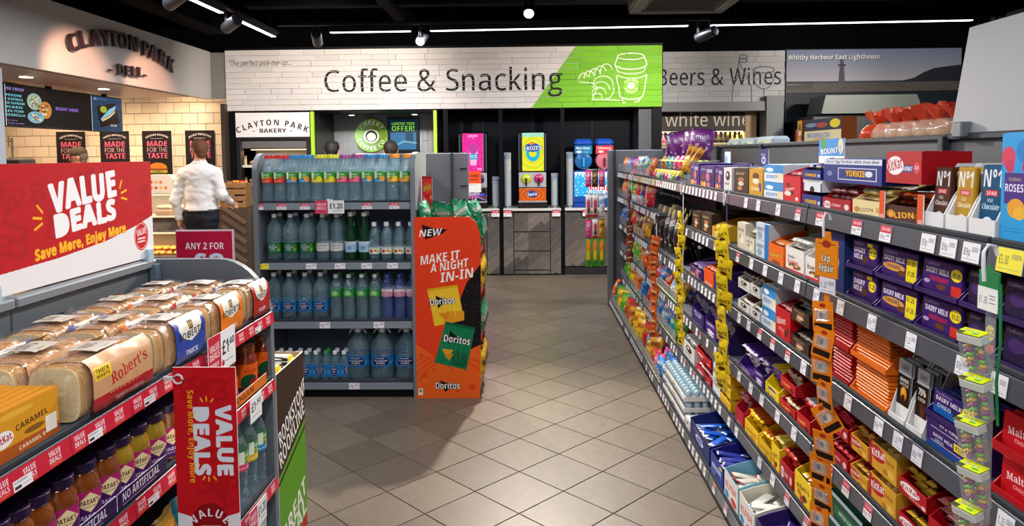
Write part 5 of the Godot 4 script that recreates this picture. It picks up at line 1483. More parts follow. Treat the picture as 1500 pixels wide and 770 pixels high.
	goods(5, 1138, 1170, 760, "heap", "fredo", "#33245e", "second purple carton with a printed back flap", {"m": 12, "lip": 0.12, "h": 0.17, "d": 0.4, "bc": "#5a3a96", "be": "#e4dcf0", "bl": "purple and silver bar"})
	goods(5, 1172, 1230, 770, "heap", "milkyway", "#223a9a", "deep blue carton of bars below the green cartons", {"m": 12, "lip": 0.12, "h": 0.16, "d": 0.4, "bc": "#2a44a8", "be": "#d8d8e8", "bl": "deep blue bar"})
	# eggs in two stacked trays
	for lv in 3:
		var z0 := zu(972, 0.87, 0.1); var z1 := zu(1003, 0.87, 0.1)
		var w := absf(z1 - z0)
		var t := thing("egg_tray", "white card tray of foil eggs on the base shelf, %s of three" % ["lowest", "middle", "topmost"][lv], "egg tray", Vector3(0.87, lev[5] + 0.002 + lv * 0.062, (z0 + z1) / 2), -PI / 2)
		tray_parts(t, w, 0.03, 0.36, 0.026, "egg_card", "#e2ddd6")
		var across := roundi(w / 0.05)
		for i in across:
			for j in 7:
				if lv < 2 and j > 0 and i < across - 1: continue
				var e := obj("foil_egg", bun(0.021, 0.027, 0.021), mat("#a9c6d0", 0.25), self)
				e.transform = t.transform * Transform3D(Basis.IDENTITY, Vector3(-w / 2 + w * (i + 0.5) / across, 0.006, -0.028 - j * 0.046))
				tag(e, "pale blue foil egg in the %s egg tray" % ["lowest", "middle", "topmost"][lv], "egg", "foil eggs in the %s egg tray" % ["lowest", "middle", "topmost"][lv])

# bags of sweets in the far bays
func sweets() -> void:
	var rows := [
		[0, 908, 958, ["bag_white", "bag_orange", "bag_blue", "bag_purple", "bag_pink", "bag_white", "bag_teal", "bag_orange"], 0.11, 0.15],
		[1, 908, 954, ["bag_orange", "bag_orange", "bag_teal", "bag_green", "bag_red", "bag_navy", "bag_red"], 0.13, 0.19],
		[2, 905, 950, ["bag_teal", "bag_blue", "bag_brown", "bag_red", "bag_brown", "bag_gold"], 0.13, 0.18],
		[3, 905, 950, ["bag_white", "bag_red", "bag_brown", "bag_green", "bag_green", "bag_orange"], 0.13, 0.18],
		[3, 955, 1000, ["bag_navy", "bag_pink", "bag_blue", "bag_red", "bag_white", "bag_yellow"], 0.1, 0.12],
		[4, 902, 946, ["bag_navy", "bag_navy", "bag_green", "bag_green", "bag_yellow", "bag_orange", "bag_blue"], 0.13, 0.18],
		[4, 948, 998, ["bag_red", "bag_pink", "bag_teal", "bag_blue", "bag_white", "bag_blue", "bag_teal", "bag_green"], 0.12, 0.14],
		[5, 895, 960, ["bag_navy", "bag_orange", "bag_navy", "bag_green", "bag_yellow", "bag_green", "bag_red", "bag_red", "bag_gold", "bag_yellow", "bag_yellow", "bag_red", "bag_blue", "bag_gold"], 0.13, 0.2],
		[5, 950, 975, ["bag_yellow", "bag_orange", "bag_red", "bag_pink", "bag_blue", "bag_blue"], 0.12, 0.13]]
	var names := {"bag_white": "white", "bag_orange": "orange", "bag_blue": "blue", "bag_purple": "purple", "bag_pink": "pink", "bag_teal": "teal", "bag_red": "red", "bag_navy": "navy", "bag_green": "green", "bag_brown": "brown", "bag_gold": "gold", "bag_black": "black", "bag_yellow": "yellow"}
	for q in rows:
		var s: int = q[0]
		var x: float = xfr[s] + 0.05
		var n: int = q[3].size()
		var z0 := zu(q[1], x, lev[s] + 0.05); var z1 := zu(q[2], x, lev[s] + 0.05)
		for i in n:
			for row in (2 if s > 1 else 1):
				var z := lerpf(z0, z1, (i + 0.5) / n) + row * 0.04
				var pn: String = q[3][(i + row) % n]
				bag(Vector3(x + row * 0.075, lev[s] + 0.004, z), -PI / 2 + 0.35 + rng.randf_range(-0.25, 0.25), q[4] * 1.2, q[5] * rng.randf_range(0.95, 1.1), 0.055, pn, "%s sweet bag on the %s shelf of the far sweet bays" % [names[pn], ["top", "second", "third", "fourth", "fifth", "base"][s]], "sweet bags on the %s far shelf" % ["top", "second", "third", "fourth", "fifth", "base"][s], 0.22, rng.randf_range(-0.08, 0.08))
		# clear bin front
		var f := thing("bin_front", "clear acrylic bin front on the %s shelf before %s bags" % [["top", "second", "third", "fourth", "fifth", "base"][s], names[q[3][0]] + " and " + names[q[3][n - 1]]], "bin front", Vector3(xfr[s] + 0.012, lev[s] + 0.012, (z0 + z1) / 2), -PI / 2)
		obj("panel", MB.new().bevel(Vector3(0, 0.035, 0), Vector3(absf(z1 - z0), 0.07, 0.003), 0.001), M.acrylic, f)
		obj("rail", MB.new().bevel(Vector3(0, 0.0, 0), Vector3(absf(z1 - z0), 0.006, 0.006), 0.001), M.acrylic, f)
	# pegged and boxed sweets in the third bay
	var z0 := zu(962, 0.98, 1.42); var z1 := zu(1000, 0.98, 1.42)
	for i in 5: bag(Vector3(1.1, 1.56, lerpf(z0, z1, (i + 0.5) / 5.0)), -0.75 + rng.randf_range(-0.2, 0.2), 0.19, 0.2, 0.08, "bag_purple", "large purple bag of chocolate standing above the top shelf", "large purple bags above the top shelf", 0.15, rng.randf_range(-0.15, 0.15))
	var rack := thing("bag_riser", "clear acrylic riser holding the large purple bags", "riser", Vector3(1.1, lev[0], (z0 + z1) / 2), -PI / 2)
	obj("step", MB.new().bevel(Vector3(0, 0.135, 0), Vector3(absf(z1 - z0) + 0.1, 0.012, 0.2), 0.002), M.acrylic, rack)
	for sx in [-1, 1]: obj("side", MB.new().bevel(Vector3(sx * absf(z1 - z0) * 0.5, 0.065, 0), Vector3(0.006, 0.13, 0.18), 0.001), M.acrylic, rack)
	for i in 6:
		var c: String = ["bag_orange", "bag_teal", "bag_teal", "bag_pink", "bag_pink", "bag_yellow"][i]
		bag(Vector3(1.02, lev[0] + 0.07, lerpf(z0, z1, (i + 0.5) / 6.0)), -PI / 2, 0.12, 0.1, 0.05, c, "small %s lolly bag under the large purple bags" % names[c], "small lolly bags", 0.1)
	for i in 9:
		var e := obj("yellow_egg", bun(0.022, 0.026, 0.03), mat("#e6cf2a", 0.35), self, Vector3(0.975, lev[0] + 0.022, lerpf(z0, z1, (i + 0.5) / 9.0)))
		tag(e, "yellow wrapped egg in the clear bin on the top shelf", "egg", "yellow eggs on the top shelf")
	for i in 8: bag(Vector3(0.955, lev[0] + 0.002, lerpf(z0, z1, (i + 0.5) / 8.0)), -PI / 2, 0.07, 0.05, 0.03, ["bag_pink", "bag_white", "bag_green", "bag_purple"][i % 4], "tiny %s sweet sachet at the edge of the top shelf" % ["pink", "white", "green", "purple"][i % 4], "tiny sachets at the shelf edge", 0.1)
	for i in 3: bag(Vector3(1.0, lev[0] + 0.07, zu(1000, 1.0, 1.5) + i * 0.05), -0.6, 0.045, 0.18, 0.02, "bag_gold", "tall yellow stick pack leaning out beside the purple bags", "yellow stick packs", 0.1, -0.35 - i * 0.14, "stick pack", "lolly_stick_pack")
	var za := zu(958, 0.98, 1.2); var zb := zu(999, 0.98, 1.2)
	for i in 6:
		for r in 2: bag(Vector3(1.0 + r * 0.1, lev[2] + 0.004, lerpf(za, zb, (i + 0.5) / 6.0)), -PI / 2 + rng.randf_range(-0.2, 0.2), 0.18, 0.32, 0.07, "bag_black", "large black liquorice bag standing in the third bay", "large black bags", 0.1)
	var peg := thing("peg_bar", "dark peg bar above the large black bags", "peg bar", Vector3(XB - 0.02, 1.3, (za + zb) / 2), -PI / 2)
	obj("bar", MB.new().bevel(Vector3(0, 0, 0.02), Vector3(0.9, 0.03, 0.02), 0.003), M.metal_dark, peg)
	for i in 6: obj("peg", MB.new().tube([Vector3(-0.35 + i * 0.14, 0, 0.02), Vector3(-0.35 + i * 0.14, 0.0, 0.38), Vector3(-0.35 + i * 0.14, 0.02, 0.4)], 0.004, 5), M.chrome, peg)
	# wire pegs with packs on the outside of the far end panel
	for lv in 4:
		var y: float = [1.44, 1.18, 0.92, 0.72][lv]
		var w := thing("wire_rack", "%s wire pack rack on the side of the far end panel" % ["topmost", "second", "third", "lowest"][lv], "wire rack", Vector3(0.82, y, -7.5))
		for k in 3: obj("wire", MB.new().tube([Vector3(0, 0, k * 0.02), Vector3(-0.22, 0, k * 0.02), Vector3(-0.23, 0.02, k * 0.02)], 0.003, 5), M.chrome, w)
		obj("crossbar", MB.new().tube([Vector3(-0.02, 0, 0), Vector3(-0.02, 0, 0.05)], 0.003, 5), M.chrome, w)
		for k in 3:
			var pn: String = [["bag_pink", "bag_brown", "bag_pink"], ["bag_white", "peg_pack", "peg_pack"], ["bag_gold", "peg_pack", "bag_pink"], ["corn", "corn", "corn"]][lv][k]
			var hh: float = [0.18, 0.24, 0.2, 0.3][lv]
			bag(Vector3(0.775 - k * 0.07, y - hh - 0.004, -7.45), rng.randf_range(-0.2, 0.2), 0.065, hh, 0.03, pn, "%s pack hanging on the %s wire rack" % [["pink or brown", "striped", "striped", "yellow and green tapered"][lv], ["topmost", "second", "third", "lowest"][lv]], "packs on the %s wire rack" % ["topmost", "second", "third", "lowest"][lv])

# goods along the far side of the gondola top
func rear_goods() -> void:
	var y := 1.617
	var b := onx(1255, 205, 1.6)
	for i in 5:
		var z := lerpf(zu(1268, 1.62, y), zu(1345, 1.62, y), i / 4.0)
		var t := thing("orange_bag", "tied orange translucent bag of fruit on the rear shelf", "bag", Vector3(1.68 + (i % 2) * 0.1, y, z), 0.0, "tied orange bags")
		tied_bag(t, Color("#e8501e"), 0.085, 0.11, i)
	for i in 5:
		var z := lerpf(zu(1312, 1.53, y), zu(1400, 1.53, y), i / 4.0)
		var t := thing("bread_roll_bag", "clear bag of round bread rolls on the rear shelf", "bag", Vector3(1.51, y, z), 0.0, "bags of bread rolls")
		obj("rolls", bun(0.06, 0.04, 0.075), mat("#b58a5c", 0.7), t)
		var w := obj("wrapper", pouch_mesh(0.075, 0.1, i), mat(Color(0.95, 0.85, 0.75, 0.25), 0.1, 0.0, {"transparency": BaseMaterial3D.TRANSPARENCY_ALPHA}), t)
		obj("printed_tail", crown_mesh(0.05, 0.05, i), mat("#d8452a", 0.4), t, Vector3(0.02, 0.1, 0))
	var a := onx(1178, 205, 1.62); var c := onx(1232, 205, 1.62)
	var t1 := thing("cereal_box", "dark blue and cream tortilla box with a yellow price spot", "box", Vector3(1.62, y, (a.z + c.z) / 2), -PI / 2)
	case_parts(t1, absf(c.z - a.z), 0.165, 0.08, "cereal", "#8a4a24")
	var t2 := thing("brown_spice_box", "narrow brown box beside the tortilla box", "box", Vector3(1.62, y, a.z - 0.07), -PI / 2)
	case_parts(t2, 0.07, 0.17, 0.08, "gold_box", "#8a3c1c")
	var t3 := thing("pink_spice_box", "small pinkish box left of the brown box", "box", Vector3(1.66, y, a.z - 0.2), -PI / 2)
	case_parts(t3, 0.09, 0.12, 0.08, "crimson", "#b56a5a")
	for k in 3:
		var s := thing("tissue_pack", "clear wrapped pack of pale blue tissues on the rear shelf", "tissue pack", Vector3(1.64, y, zu(1085, 1.64, y) + k * 0.36), -PI / 2, "tissue packs")
		obj("pack", MB.new().paint(Color.WHITE, R("tissue")).bevel(Vector3(0, 0.045, 0), Vector3(0.32, 0.09, 0.12), 0.02), M.film, s)
	for k in 5: bag(Vector3(1.58, y, zu(1088, 1.58, y) + k * 0.1), -PI / 2, 0.09, 0.06, 0.04, "bag_purple", "small purple bag before the tissue packs", "small purple bags on the rear shelf", 0.4)
func pouch_mesh(r: float, h: float, v: int) -> Mesh:
	var key := "pouch %s %s %d" % [r, h, v]
	if not shapes.has(key):
		var rows := []
		for i in 9:
			var f := i / 8.0
			var rad := r * pow(sin(PI * clampf(f * 0.86 + 0.1, 0, 1)), 0.5)
			var row := []
			for j in 17:
				var a := TAU * (j % 16) / 16.0
				var k := 1.0 + 0.12 * hill.get_noise_3d(cos(a) * 2.0 + v * 5.0, f * 4.0, sin(a) * 2.0)
				row.append(Vector3(sin(a) * rad * k, h * (1.0 - f), cos(a) * rad * k))
			rows.append(row)
		shapes[key] = MB.new().grid(rows).mesh()
	return shapes[key]
func crown_mesh(r: float, h: float, v: int) -> Mesh:
	var key := "crown %s %s %d" % [r, h, v]
	if not shapes.has(key):
		var rows := []
		for i in 4:
			var f := i / 3.0
			var row := []
			for j in 17:
				var a := TAU * (j % 16) / 16.0
				var rad := lerpf(r, r * 0.3, f) * (1.0 + (0.35 * sin(a * 5.0 + v) * (1.0 - f)))
				row.append(Vector3(sin(a) * rad, h * (1.0 - f) + 0.015 * sin(a * 3.0 + v * 2.0) * (1.0 - f), cos(a) * rad))
			rows.append(row)
		shapes[key] = MB.new().grid(rows).mesh()
	return shapes[key]
func tied_bag(t: Node3D, c: Color, r: float, h: float, v: int) -> void:
	obj("pouch", pouch_mesh(r, h, v), mat(c, 0.3, 0.0, {"backlight_enabled": true, "backlight": Color(0.5, 0.2, 0.1)}), t)
	obj("tied_top", crown_mesh(r * 0.6, 0.06, v), mat(c.lightened(0.1), 0.3), t, Vector3(0, h * 0.96, 0))
	obj("tie", MB.new().lathe([Vector2(r * 0.22, 0.008), Vector2(r * 0.22, 0.0)], 10), mat("#e8e4dc", 0.4), t, Vector3(0, h * 0.96, 0))

# strips of packets hung from the shelf edges
func hook(t: Node3D) -> void:
	obj("hook", MB.new().tube([Vector3(0, 0.0, -0.012), Vector3(0, 0.018, -0.006), Vector3(0, 0.02, 0.006), Vector3(0, 0.006, 0.014), Vector3(0, -0.02, 0.014), Vector3(0, -0.05, 0.012)], 0.004, 6), mat("#e2e4e6", 0.35), t)
func clip_strips() -> void:
	# [column, shelf, length, packet print, packet count, packet size, description]
	for q in [[925, 0, 0.72, "brown_sachet", 9, Vector2(0.075, 0.09), "brown and gold sweet sachet", 0.93], [962, 1, 0.82, "orange_sachet", 10, Vector2(0.08, 0.085), "dull orange sweet sachet", 0.93], [1001, 0, 0.9, "mm_yellow", 11, Vector2(0.05, 0.085), "narrow yellow peanut sachet", 0.93], [1065, 0, 0.86, "mm_yellow", 10, Vector2(0.08, 0.095), "wide yellow peanut sachet", 0.93]]:
		var x: float = xfr[q[1]] - 0.03
		var y: float = lev[q[1]] - 0.002
		var z := zu(q[0], x, y)
		var t := thing("clip_strip", "hanging clip strip of %ss" % q[6], "clip strip", Vector3(x, y, z), -PI / 2)
		hook(t)
		obj("strip", MB.new().bevel(Vector3(0, -0.05 - q[2] / 2, 0), Vector3(0.016, q[2], 0.002), 0.0005), mat("#3a2a6e" if q[0] == 1065 else "#d8d8d8", 0.3), t)
		for k in q[4]:
			var s: Vector2 = q[5]
			var yy: float = y - 0.07 - q[2] * 0.1 - (k + 1) * (q[2] * 0.86 / q[4])
			bag(Vector3(x - 0.012 - 0.004 * (k % 2), yy, z + rng.randf_range(-0.006, 0.006)), -PI / 2 + 0.5 + rng.randf_range(-0.4, 0.4), s.x, s.y, 0.022, q[3], "%s, %s from the top of its hanging strip" % [q[6], ORD[k]], q[6] + "s on a clip strip", rng.randf_range(-0.25, 0.05), rng.randf_range(-0.25, 0.25), "sachet", "hanging_sachet")
	# orange repair cards
	var x := 0.885
	var y := 1.40
	var z := zu(1212, x, y)
	var t := thing("clip_strip", "hanging clip strip with an orange header reading Lap Repair", "clip strip", Vector3(x, y, z), -PI / 2 + 0.35)
	hook(t)
	obj("strip", MB.new().bevel(Vector3(0, -0.55, -0.003), Vector3(0.022, 1.02, 0.002), 0.0005), mat("#e8841a", 0.4), t)
	var hd := MB.new().paint("#ef8a14", R("lap_head")).plate(PackedVector2Array([Vector2(-0.045, -0.17), Vector2(0.045, -0.17), Vector2(0.045, -0.06), Vector2(0.018, -0.06), Vector2(0.014, -0.035), Vector2(-0.014, -0.035), Vector2(-0.018, -0.06), Vector2(-0.045, -0.06)]), 0.002, 0.003)
	for i in hd.C.size(): hd.C[i] = Color.WHITE
	obj("header_card", hd, M.card, t)
	obj("price_ticket", MB.new().paint("#e6e4e4").box(Vector3(0.008, -0.195, 0.003), Vector3(0.062, 0.046, 0.002), {"f": [Color.WHITE, R("ticket2")]}), M.card, t)
	for k in 11:
		var c := thing("repair_card", "orange blister card, %s below the orange header" % ORD[k], "blister card", Vector3(x - 0.006, y - 0.255 - k * 0.078, z + (0.012 if k % 2 else -0.006)), -PI / 2 + 0.45 + rng.randf_range(-0.25, 0.25), "orange repair cards on the strip")
		c.rotation.x = rng.randf_range(-0.1, 0.12); c.rotation.z = rng.randf_range(-0.12, 0.12) if k != 4 else 0.7
		obj("card", MB.new().paint("#ef8414").box(Vector3(0, -0.035, 0.002), Vector3(0.07, 0.09, 0.002), {"f": [Color.WHITE, R("lap_card")]}), M.card, c)
		obj("blister", MB.new().bevel(Vector3(0, -0.03, 0.008), Vector3(0.05, 0.035, 0.01), 0.004), M.acrylic, c)
	# mint boxes on a green headed strip
	x = 0.885
	z = zu(1452, x, 1.40)
	t = thing("clip_strip", "hanging clip strip with a scalloped green header for small mint boxes", "clip strip", Vector3(x, 1.40, z), -PI / 2)
	hook(t)
	obj("strip", MB.new().bevel(Vector3(0, -0.47, -0.003), Vector3(0.03, 0.84, 0.002), 0.0005), M.acrylic, t)
	obj("header_card", MB.new().paint("#1c8a4a").plate(PackedVector2Array([Vector2(-0.028, -0.07), Vector2(-0.014, -0.062), Vector2(0.0, -0.072), Vector2(0.014, -0.062), Vector2(0.03, -0.07), Vector2(0.032, -0.03), Vector2(0.012, -0.028), Vector2(0.0, -0.018), Vector2(-0.014, -0.028), Vector2(-0.028, -0.03)]), 0.004, 0.003), mat("#1a8446", 0.4), t)
	obj("price_ticket", MB.new().paint("#e6e4e4").box(Vector3(0.0, -0.085, 0.004), Vector3(0.058, 0.045, 0.002), {"f": [Color.WHITE, R("tic_ticket")]}), M.card, t)
	obj("edge", MB.new().tube([Vector3(0.03, -0.05, 0), Vector3(0.034, -0.16, 0.0), Vector3(0.026, -0.24, 0), Vector3(0.034, -0.32, 0)], 0.003, 5), mat("#1a8446", 0.4), t)
	var candy := [mat("#a8428a", 0.35), mat("#7ac23a", 0.35), mat("#e8b02a", 0.35)]
	for k in 9:
		var c := thing("mint_box", "clear box of coloured sweets with yellow lid, %s below the green header" % ORD[k], "sweet box", Vector3(x - 0.02, 1.40 - 0.225 - k * 0.086, z + (0.012 if k % 2 else 0.0)), -PI / 2 + 0.35, "clear sweet boxes on the strip")
		c.rotation.x = 0.2
		obj("lid", MB.new().paint("#e9ece2").bevel(Vector3(0, 0.068, 0), Vector3(0.05, 0.02, 0.028), 0.003), mat("#dfe3d8", 0.35), c)
		obj("lid_label", MB.new().paint(Color.WHITE, R("tic_top")).box(Vector3(0, 0.079, 0.0), Vector3(0.05, 0.002, 0.028), {"t": [Color.WHITE, R("tic_top")]}), M.card, c)
		obj("shell", MB.new().bevel(Vector3(0, 0.028, 0), Vector3(0.05, 0.06, 0.026), 0.004), M.acrylic, c)
		for j in 20: obj("sweet", bun(0.0052, 0.0045, 0.0075), candy[(j * 7 + k + j / 4) % 3], c, Vector3(-0.018 + (j % 4) * 0.012, 0.002 + (j / 4) * 0.0095, 0.004 if j % 2 else -0.004), j * 0.7)

# ---------------------------------------------------------------- bottles
var bottle_kinds := {
	# profile [radius, height] top to bottom, label [radius, top, bottom, print], cap [radius, bottom, top, colour]
	"touch": {"p": [[0.0001, 0.296], [0.013, 0.296], [0.013, 0.28], [0.016, 0.265], [0.03, 0.225], [0.0385, 0.2], [0.0385, 0.135], [0.034, 0.12], [0.0375, 0.105], [0.0345, 0.09], [0.0375, 0.075], [0.0345, 0.06], [0.0375, 0.045], [0.037, 0.012], [0.03, 0.002], [0.0001, 0.004]], "l": [0.0392, 0.195, 0.128], "c": [0.016, 0.285, 0.31]},
	"big": {"p": [[0.0001, 0.3], [0.014, 0.3], [0.014, 0.285], [0.022, 0.27], [0.042, 0.235], [0.05, 0.2], [0.05, 0.17], [0.046, 0.155], [0.05, 0.14], [0.05, 0.05], [0.046, 0.04], [0.05, 0.03], [0.046, 0.004], [0.0001, 0.006]], "l": [0.0508, 0.125, 0.058], "c": [0.017, 0.29, 0.315]},
	"waist": {"p": [[0.0001, 0.3], [0.013, 0.3], [0.013, 0.285], [0.03, 0.255], [0.04, 0.225], [0.036, 0.19], [0.034, 0.16], [0.042, 0.125], [0.042, 0.03], [0.038, 0.004], [0.0001, 0.006]], "l": [0.0428, 0.118, 0.068], "c": [0.016, 0.29, 0.315]},
	"green": {"p": [[0.0001, 0.312], [0.013, 0.312], [0.014, 0.29], [0.017, 0.25], [0.03, 0.2], [0.037, 0.165], [0.037, 0.02], [0.033, 0.004], [0.0001, 0.006]], "l": [0.0378, 0.13, 0.06], "c": [0.016, 0.295, 0.322]},
	"sport": {"p": [[0.0001, 0.24], [0.013, 0.24], [0.013, 0.225], [0.028, 0.195], [0.035, 0.17], [0.035, 0.13], [0.031, 0.118], [0.035, 0.105], [0.035, 0.03], [0.031, 0.003], [0.0001, 0.005]], "l": [0.0357, 0.09, 0.048], "c": [0.016, 0.23, 0.256]},
	"ridge": {"p": [[0.0001, 0.29], [0.013, 0.29], [0.013, 0.275], [0.026, 0.25], [0.037, 0.22], [0.038, 0.15], [0.034, 0.14], [0.038, 0.125], [0.034, 0.11], [0.038, 0.095], [0.034, 0.08], [0.038, 0.065], [0.034, 0.05], [0.038, 0.035], [0.034, 0.004], [0.0001, 0.006]], "l": [0.0388, 0.205, 0.155], "c": [0.016, 0.28, 0.303]},
	"five": {"p": [[0.0001, 0.325], [0.02, 0.325], [0.02, 0.305], [0.035, 0.29], [0.066, 0.25], [0.078, 0.215], [0.078, 0.19], [0.074, 0.18], [0.078, 0.17], [0.078, 0.085], [0.073, 0.075], [0.078, 0.06], [0.073, 0.045], [0.078, 0.03], [0.07, 0.004], [0.0001, 0.008]], "l": [0.079, 0.165, 0.09], "c": [0.022, 0.315, 0.34]},
	"small": {"p": [[0.0001, 0.185], [0.012, 0.185], [0.012, 0.172], [0.026, 0.145], [0.03, 0.12], [0.03, 0.02], [0.026, 0.003], [0.0001, 0.005]], "l": [], "c": [0.015, 0.176, 0.198]}}
func bottle(kind: String, at: Vector3, label_print: String, cap, label: String, group: String, m: Material = null) -> Node3D:
	var t := thing("water_bottle", label, "bottle", at, 0.0, group)
	var k: Dictionary = bottle_kinds[kind]
	obj("body", bottle_mesh("bottle " + kind, k.p, Rect2(0.0005, 0.0005, 0.0005, 0.0005), 28), m if m else M.water, t)
	if label_print and k.l: obj("label", bottle_mesh("label %s %s" % [kind, label_print], [[k.l[0], k.l[1]], [k.l[0], k.l[2]]], R(label_print), 18), pm(0, 0.35), t)
	obj("cap", bottle_mesh("cap " + kind, [[0.0001, k.c[2]], [k.c[0] - 0.002, k.c[2]], [k.c[0], k.c[2] - 0.003], [k.c[0], k.c[1]]], Rect2(0.0005, 0.0005, 0.0005, 0.0005), 14), mat(cap, 0.35), t)
	return t

func end_panel_shape(x0: float, x1: float, h: float, rx: float, ry: float) -> PackedVector2Array:     # rounded towards +x at the top
	var p := PackedVector2Array([Vector2(x0, 0), Vector2(x1, 0), Vector2(x1, h - ry)])
	for k in range(1, 11): p.append(Vector2(x1 - rx + rx * cos(PI / 2 * k / 10.0), h - ry + ry * sin(PI / 2 * k / 10.0)))
	p.append(Vector2(x0, h))
	return p
func water_rack() -> void:
	var zf := -4.60
	var t := thing("water_rack", "grey end shelving unit stocked with bottled water", "shelving", Vector3(-1.265, 0, zf))
	var w := 1.0
	obj("back_panel", MB.new().bevel(Vector3(0, 0.81, -0.5), Vector3(w, 1.6, 0.02), 0.003), mat("#5b6d7f", 0.5, 0.1), t)
	for s in [-1, 1]:
		var pl := MB.new().plate(end_panel_shape(-0.5, 0.012, 1.625, 0.14, 0.12), 0.016, 0.032)
		pl.turn(Transform3D(Basis(Vector3(0, 0, 1), Vector3(0, 1, 0), Vector3(-1, 0, 0)), Vector3(s * (w / 2 + 0.017), 0, 0)))
		obj("side_panel", pl, M.metal_light, t)
	obj("plinth", MB.new().box(Vector3(0, 0.03, -0.03), Vector3(w, 0.06, 0.02)), M.black, t)
	var ys := [1.302, 0.908, 0.515, 0.105]
	var st := []
	for y in ys: st.append(shelf_parts(t, y, w, 0.48, -0.49, 0.046, mat("#7b848c", 0.35)))
	for q in [[0, 372], [0, 406], [0, 440], [0, 531], [0, 571]]: add_ticket(st[0], (onz(q[1] + 6.5, 303, zf).x + 1.265), "ticketred", 0.065, 0.04)
	for q in [386, 456, 498, 537, 575]: add_ticket(st[1], onz(q, 390, zf).x + 1.265, "ticketyellow" if q == 386 else "ticket", 0.07, 0.036)
	for q in [476, 555]: add_ticket(st[2], onz(q, 476, zf).x + 1.265, "ticket", 0.07, 0.04)
	for q in [519]: add_ticket(st[3], onz(q, 566, zf).x + 1.265, "ticket", 0.07, 0.04)
	var pc := onz(483, 303, zf + 0.025)
	var card := thing("price_card", "pink and white price card reading £1.20 on the top water shelf", "price card", Vector3(pc.x, pc.y, zf + 0.03))
	face(card, "card", "price120", Vector3.ZERO, 0.19, 0.085, 0.003)
	obj("clip", MB.new().bevel(Vector3(0, 0.044, -0.006), Vector3(0.04, 0.012, 0.012), 0.002), M.white, card)
	# top shelf: twelve flavours in front, more behind
	var tp := ["wl_red", "wl_red", "wl_blue", "wl_blue", "wl_lime", "wl_lime", "wl_pink", "wl_pink", "wl_blue", "wl_blue", "wl_orange", "wl_orange"]
	var tc := ["#d8302a", "#d8302a", "#2f8fc8", "#2f8fc8", "#e2dc2a", "#e2dc2a", "#a04a8a", "#a04a8a", "#2a86c4", "#2a86c4", "#f0941c", "#f0941c"]
	var tn := ["red capped", "red capped", "blue capped strawberry", "blue capped strawberry", "yellow capped", "yellow capped", "purple capped", "purple capped", "blue capped peach", "blue capped peach", "orange capped", "orange capped"]
	for i in 12:
		for r in 3: bottle("touch", Vector3(-1.722 + i * 0.0832, ys[0] + 0.001, zf - 0.055 - r * 0.085), tp[i], tc[i], "%s flavoured water bottle, %s row, %s from the orange stand" % [tn[i], ["front", "second", "third"][r], ORD[11 - i]], "flavoured water on the top shelf")
	# second shelf
	for r in 2:
		var row: String = ["front", "second"][r]
		for i in 3: bottle("big", Vector3(-1.69 + i * 0.108, ys[1] + 0.001, zf - 0.07 - r * 0.11), "wl_green", "#dfe3e6", "large green labelled sparkling water bottle, %s row, %s from the rounded side panel" % [row, ORD[i]], "green labelled large bottles")
		for i in 2: bottle("waist", Vector3(-1.365 + i * 0.094, ys[1] + 0.001, zf - 0.065 - r * 0.1), "wl_white", "#e4e6e6", "waisted white labelled water bottle, %s row, %s along from the green labels" % [row, ORD[i]], "white labelled bottles")
		for i in 2: bottle("green", Vector3(-1.178 + i * 0.09, ys[1] + 0.001, zf - 0.06 - r * 0.09), "wl_pellegrino", "#e2e2dc", "green glass mineral water bottle, %s row, %s along from the white labels" % [row, ORD[i]], "green glass bottles", M.green_glass)
		for i in 4: bottle("sport", Vector3(-1.02 + i * 0.081, ys[1] + 0.001, zf - 0.055 - r * 0.08), "wl_fruit", "#e8e8ea" if r == 0 else "#2a4a7a", "short fruit labelled water bottle, %s row, %s along from the green glass" % [row, ORD[i]], "fruit labelled bottles")
		# third shelf
		for i in 4: bottle("big", Vector3(-1.705 + i * 0.105, ys[2] + 0.001, zf - 0.07 - r * 0.11), "wl_aqua", "#dfe3e6", "large still water bottle with navy label, %s row, %s from the side panel" % [row, ORD[i]], "navy labelled large bottles")
		for i in 4: bottle("ridge", Vector3(-1.285 + i * 0.087, ys[2] + 0.001, zf - 0.06 - r * 0.09), "wl_buxton", "#3f9a3a" if r else "#cfe0d4", "ridged green mountain labelled bottle, %s row, %s along from the navy labels" % [row, ORD[i]], "green mountain labelled bottles")
		for i in 3: bottle("ridge", Vector3(-0.942 + i * 0.083, ys[2] + 0.001, zf - 0.06 - r * 0.09), "wl_evian", "#3a5a9a", "ridged pink labelled water bottle, %s row, %s along from the green labels" % [row, ORD[i]], "pink labelled bottles", M.water_blue)
		# base
		for i in 3:
			var b := bottle("five", Vector3(-1.155 + i * 0.165, ys[3] + 0.001, zf - 0.1 - r * 0.17), "wl_aqua", "#dfe6ea", "five litre water bottle with carrying handle, %s row, %s from the wrapped packs" % [row, ORD[i]], "five litre bottles")
			var hd := []
			for j in 9: hd.append(Vector3(cos(PI * j / 8.0) * 0.055, 0.305 + sin(PI * j / 8.0) * 0.035, 0))
			obj("handle", MB.new().tube(hd, 0.006, 6), mat("#cfe0e6", 0.3), b)
	for pk in 3:
		var px := -1.68 + pk * 0.19
		for i in 3:
			for j in 2: bottle("small", Vector3(px + (i - 1) * 0.061, ys[3] + 0.001, zf - 0.05 - j * 0.063), "", "#e6eaec" if i != 0 or pk != 2 else "#2f9a4a", "small water bottle in the %s shrink wrapped pack" % ["first", "middle", "third"][pk], "bottles of the %s wrapped pack" % ["first", "middle", "third"][pk])
		var wr := thing("pack_wrap", "shrink wrap sleeve with round navy label around the %s pack of small bottles" % ["first", "middle", "third"][pk], "wrap", Vector3(px, ys[3] + 0.02, zf - 0.016))
		face(wr, "printed_band", "wl_aqua", Vector3(0, 0.055, 0), 0.178, 0.085, 0.001)
	behind_gondola()

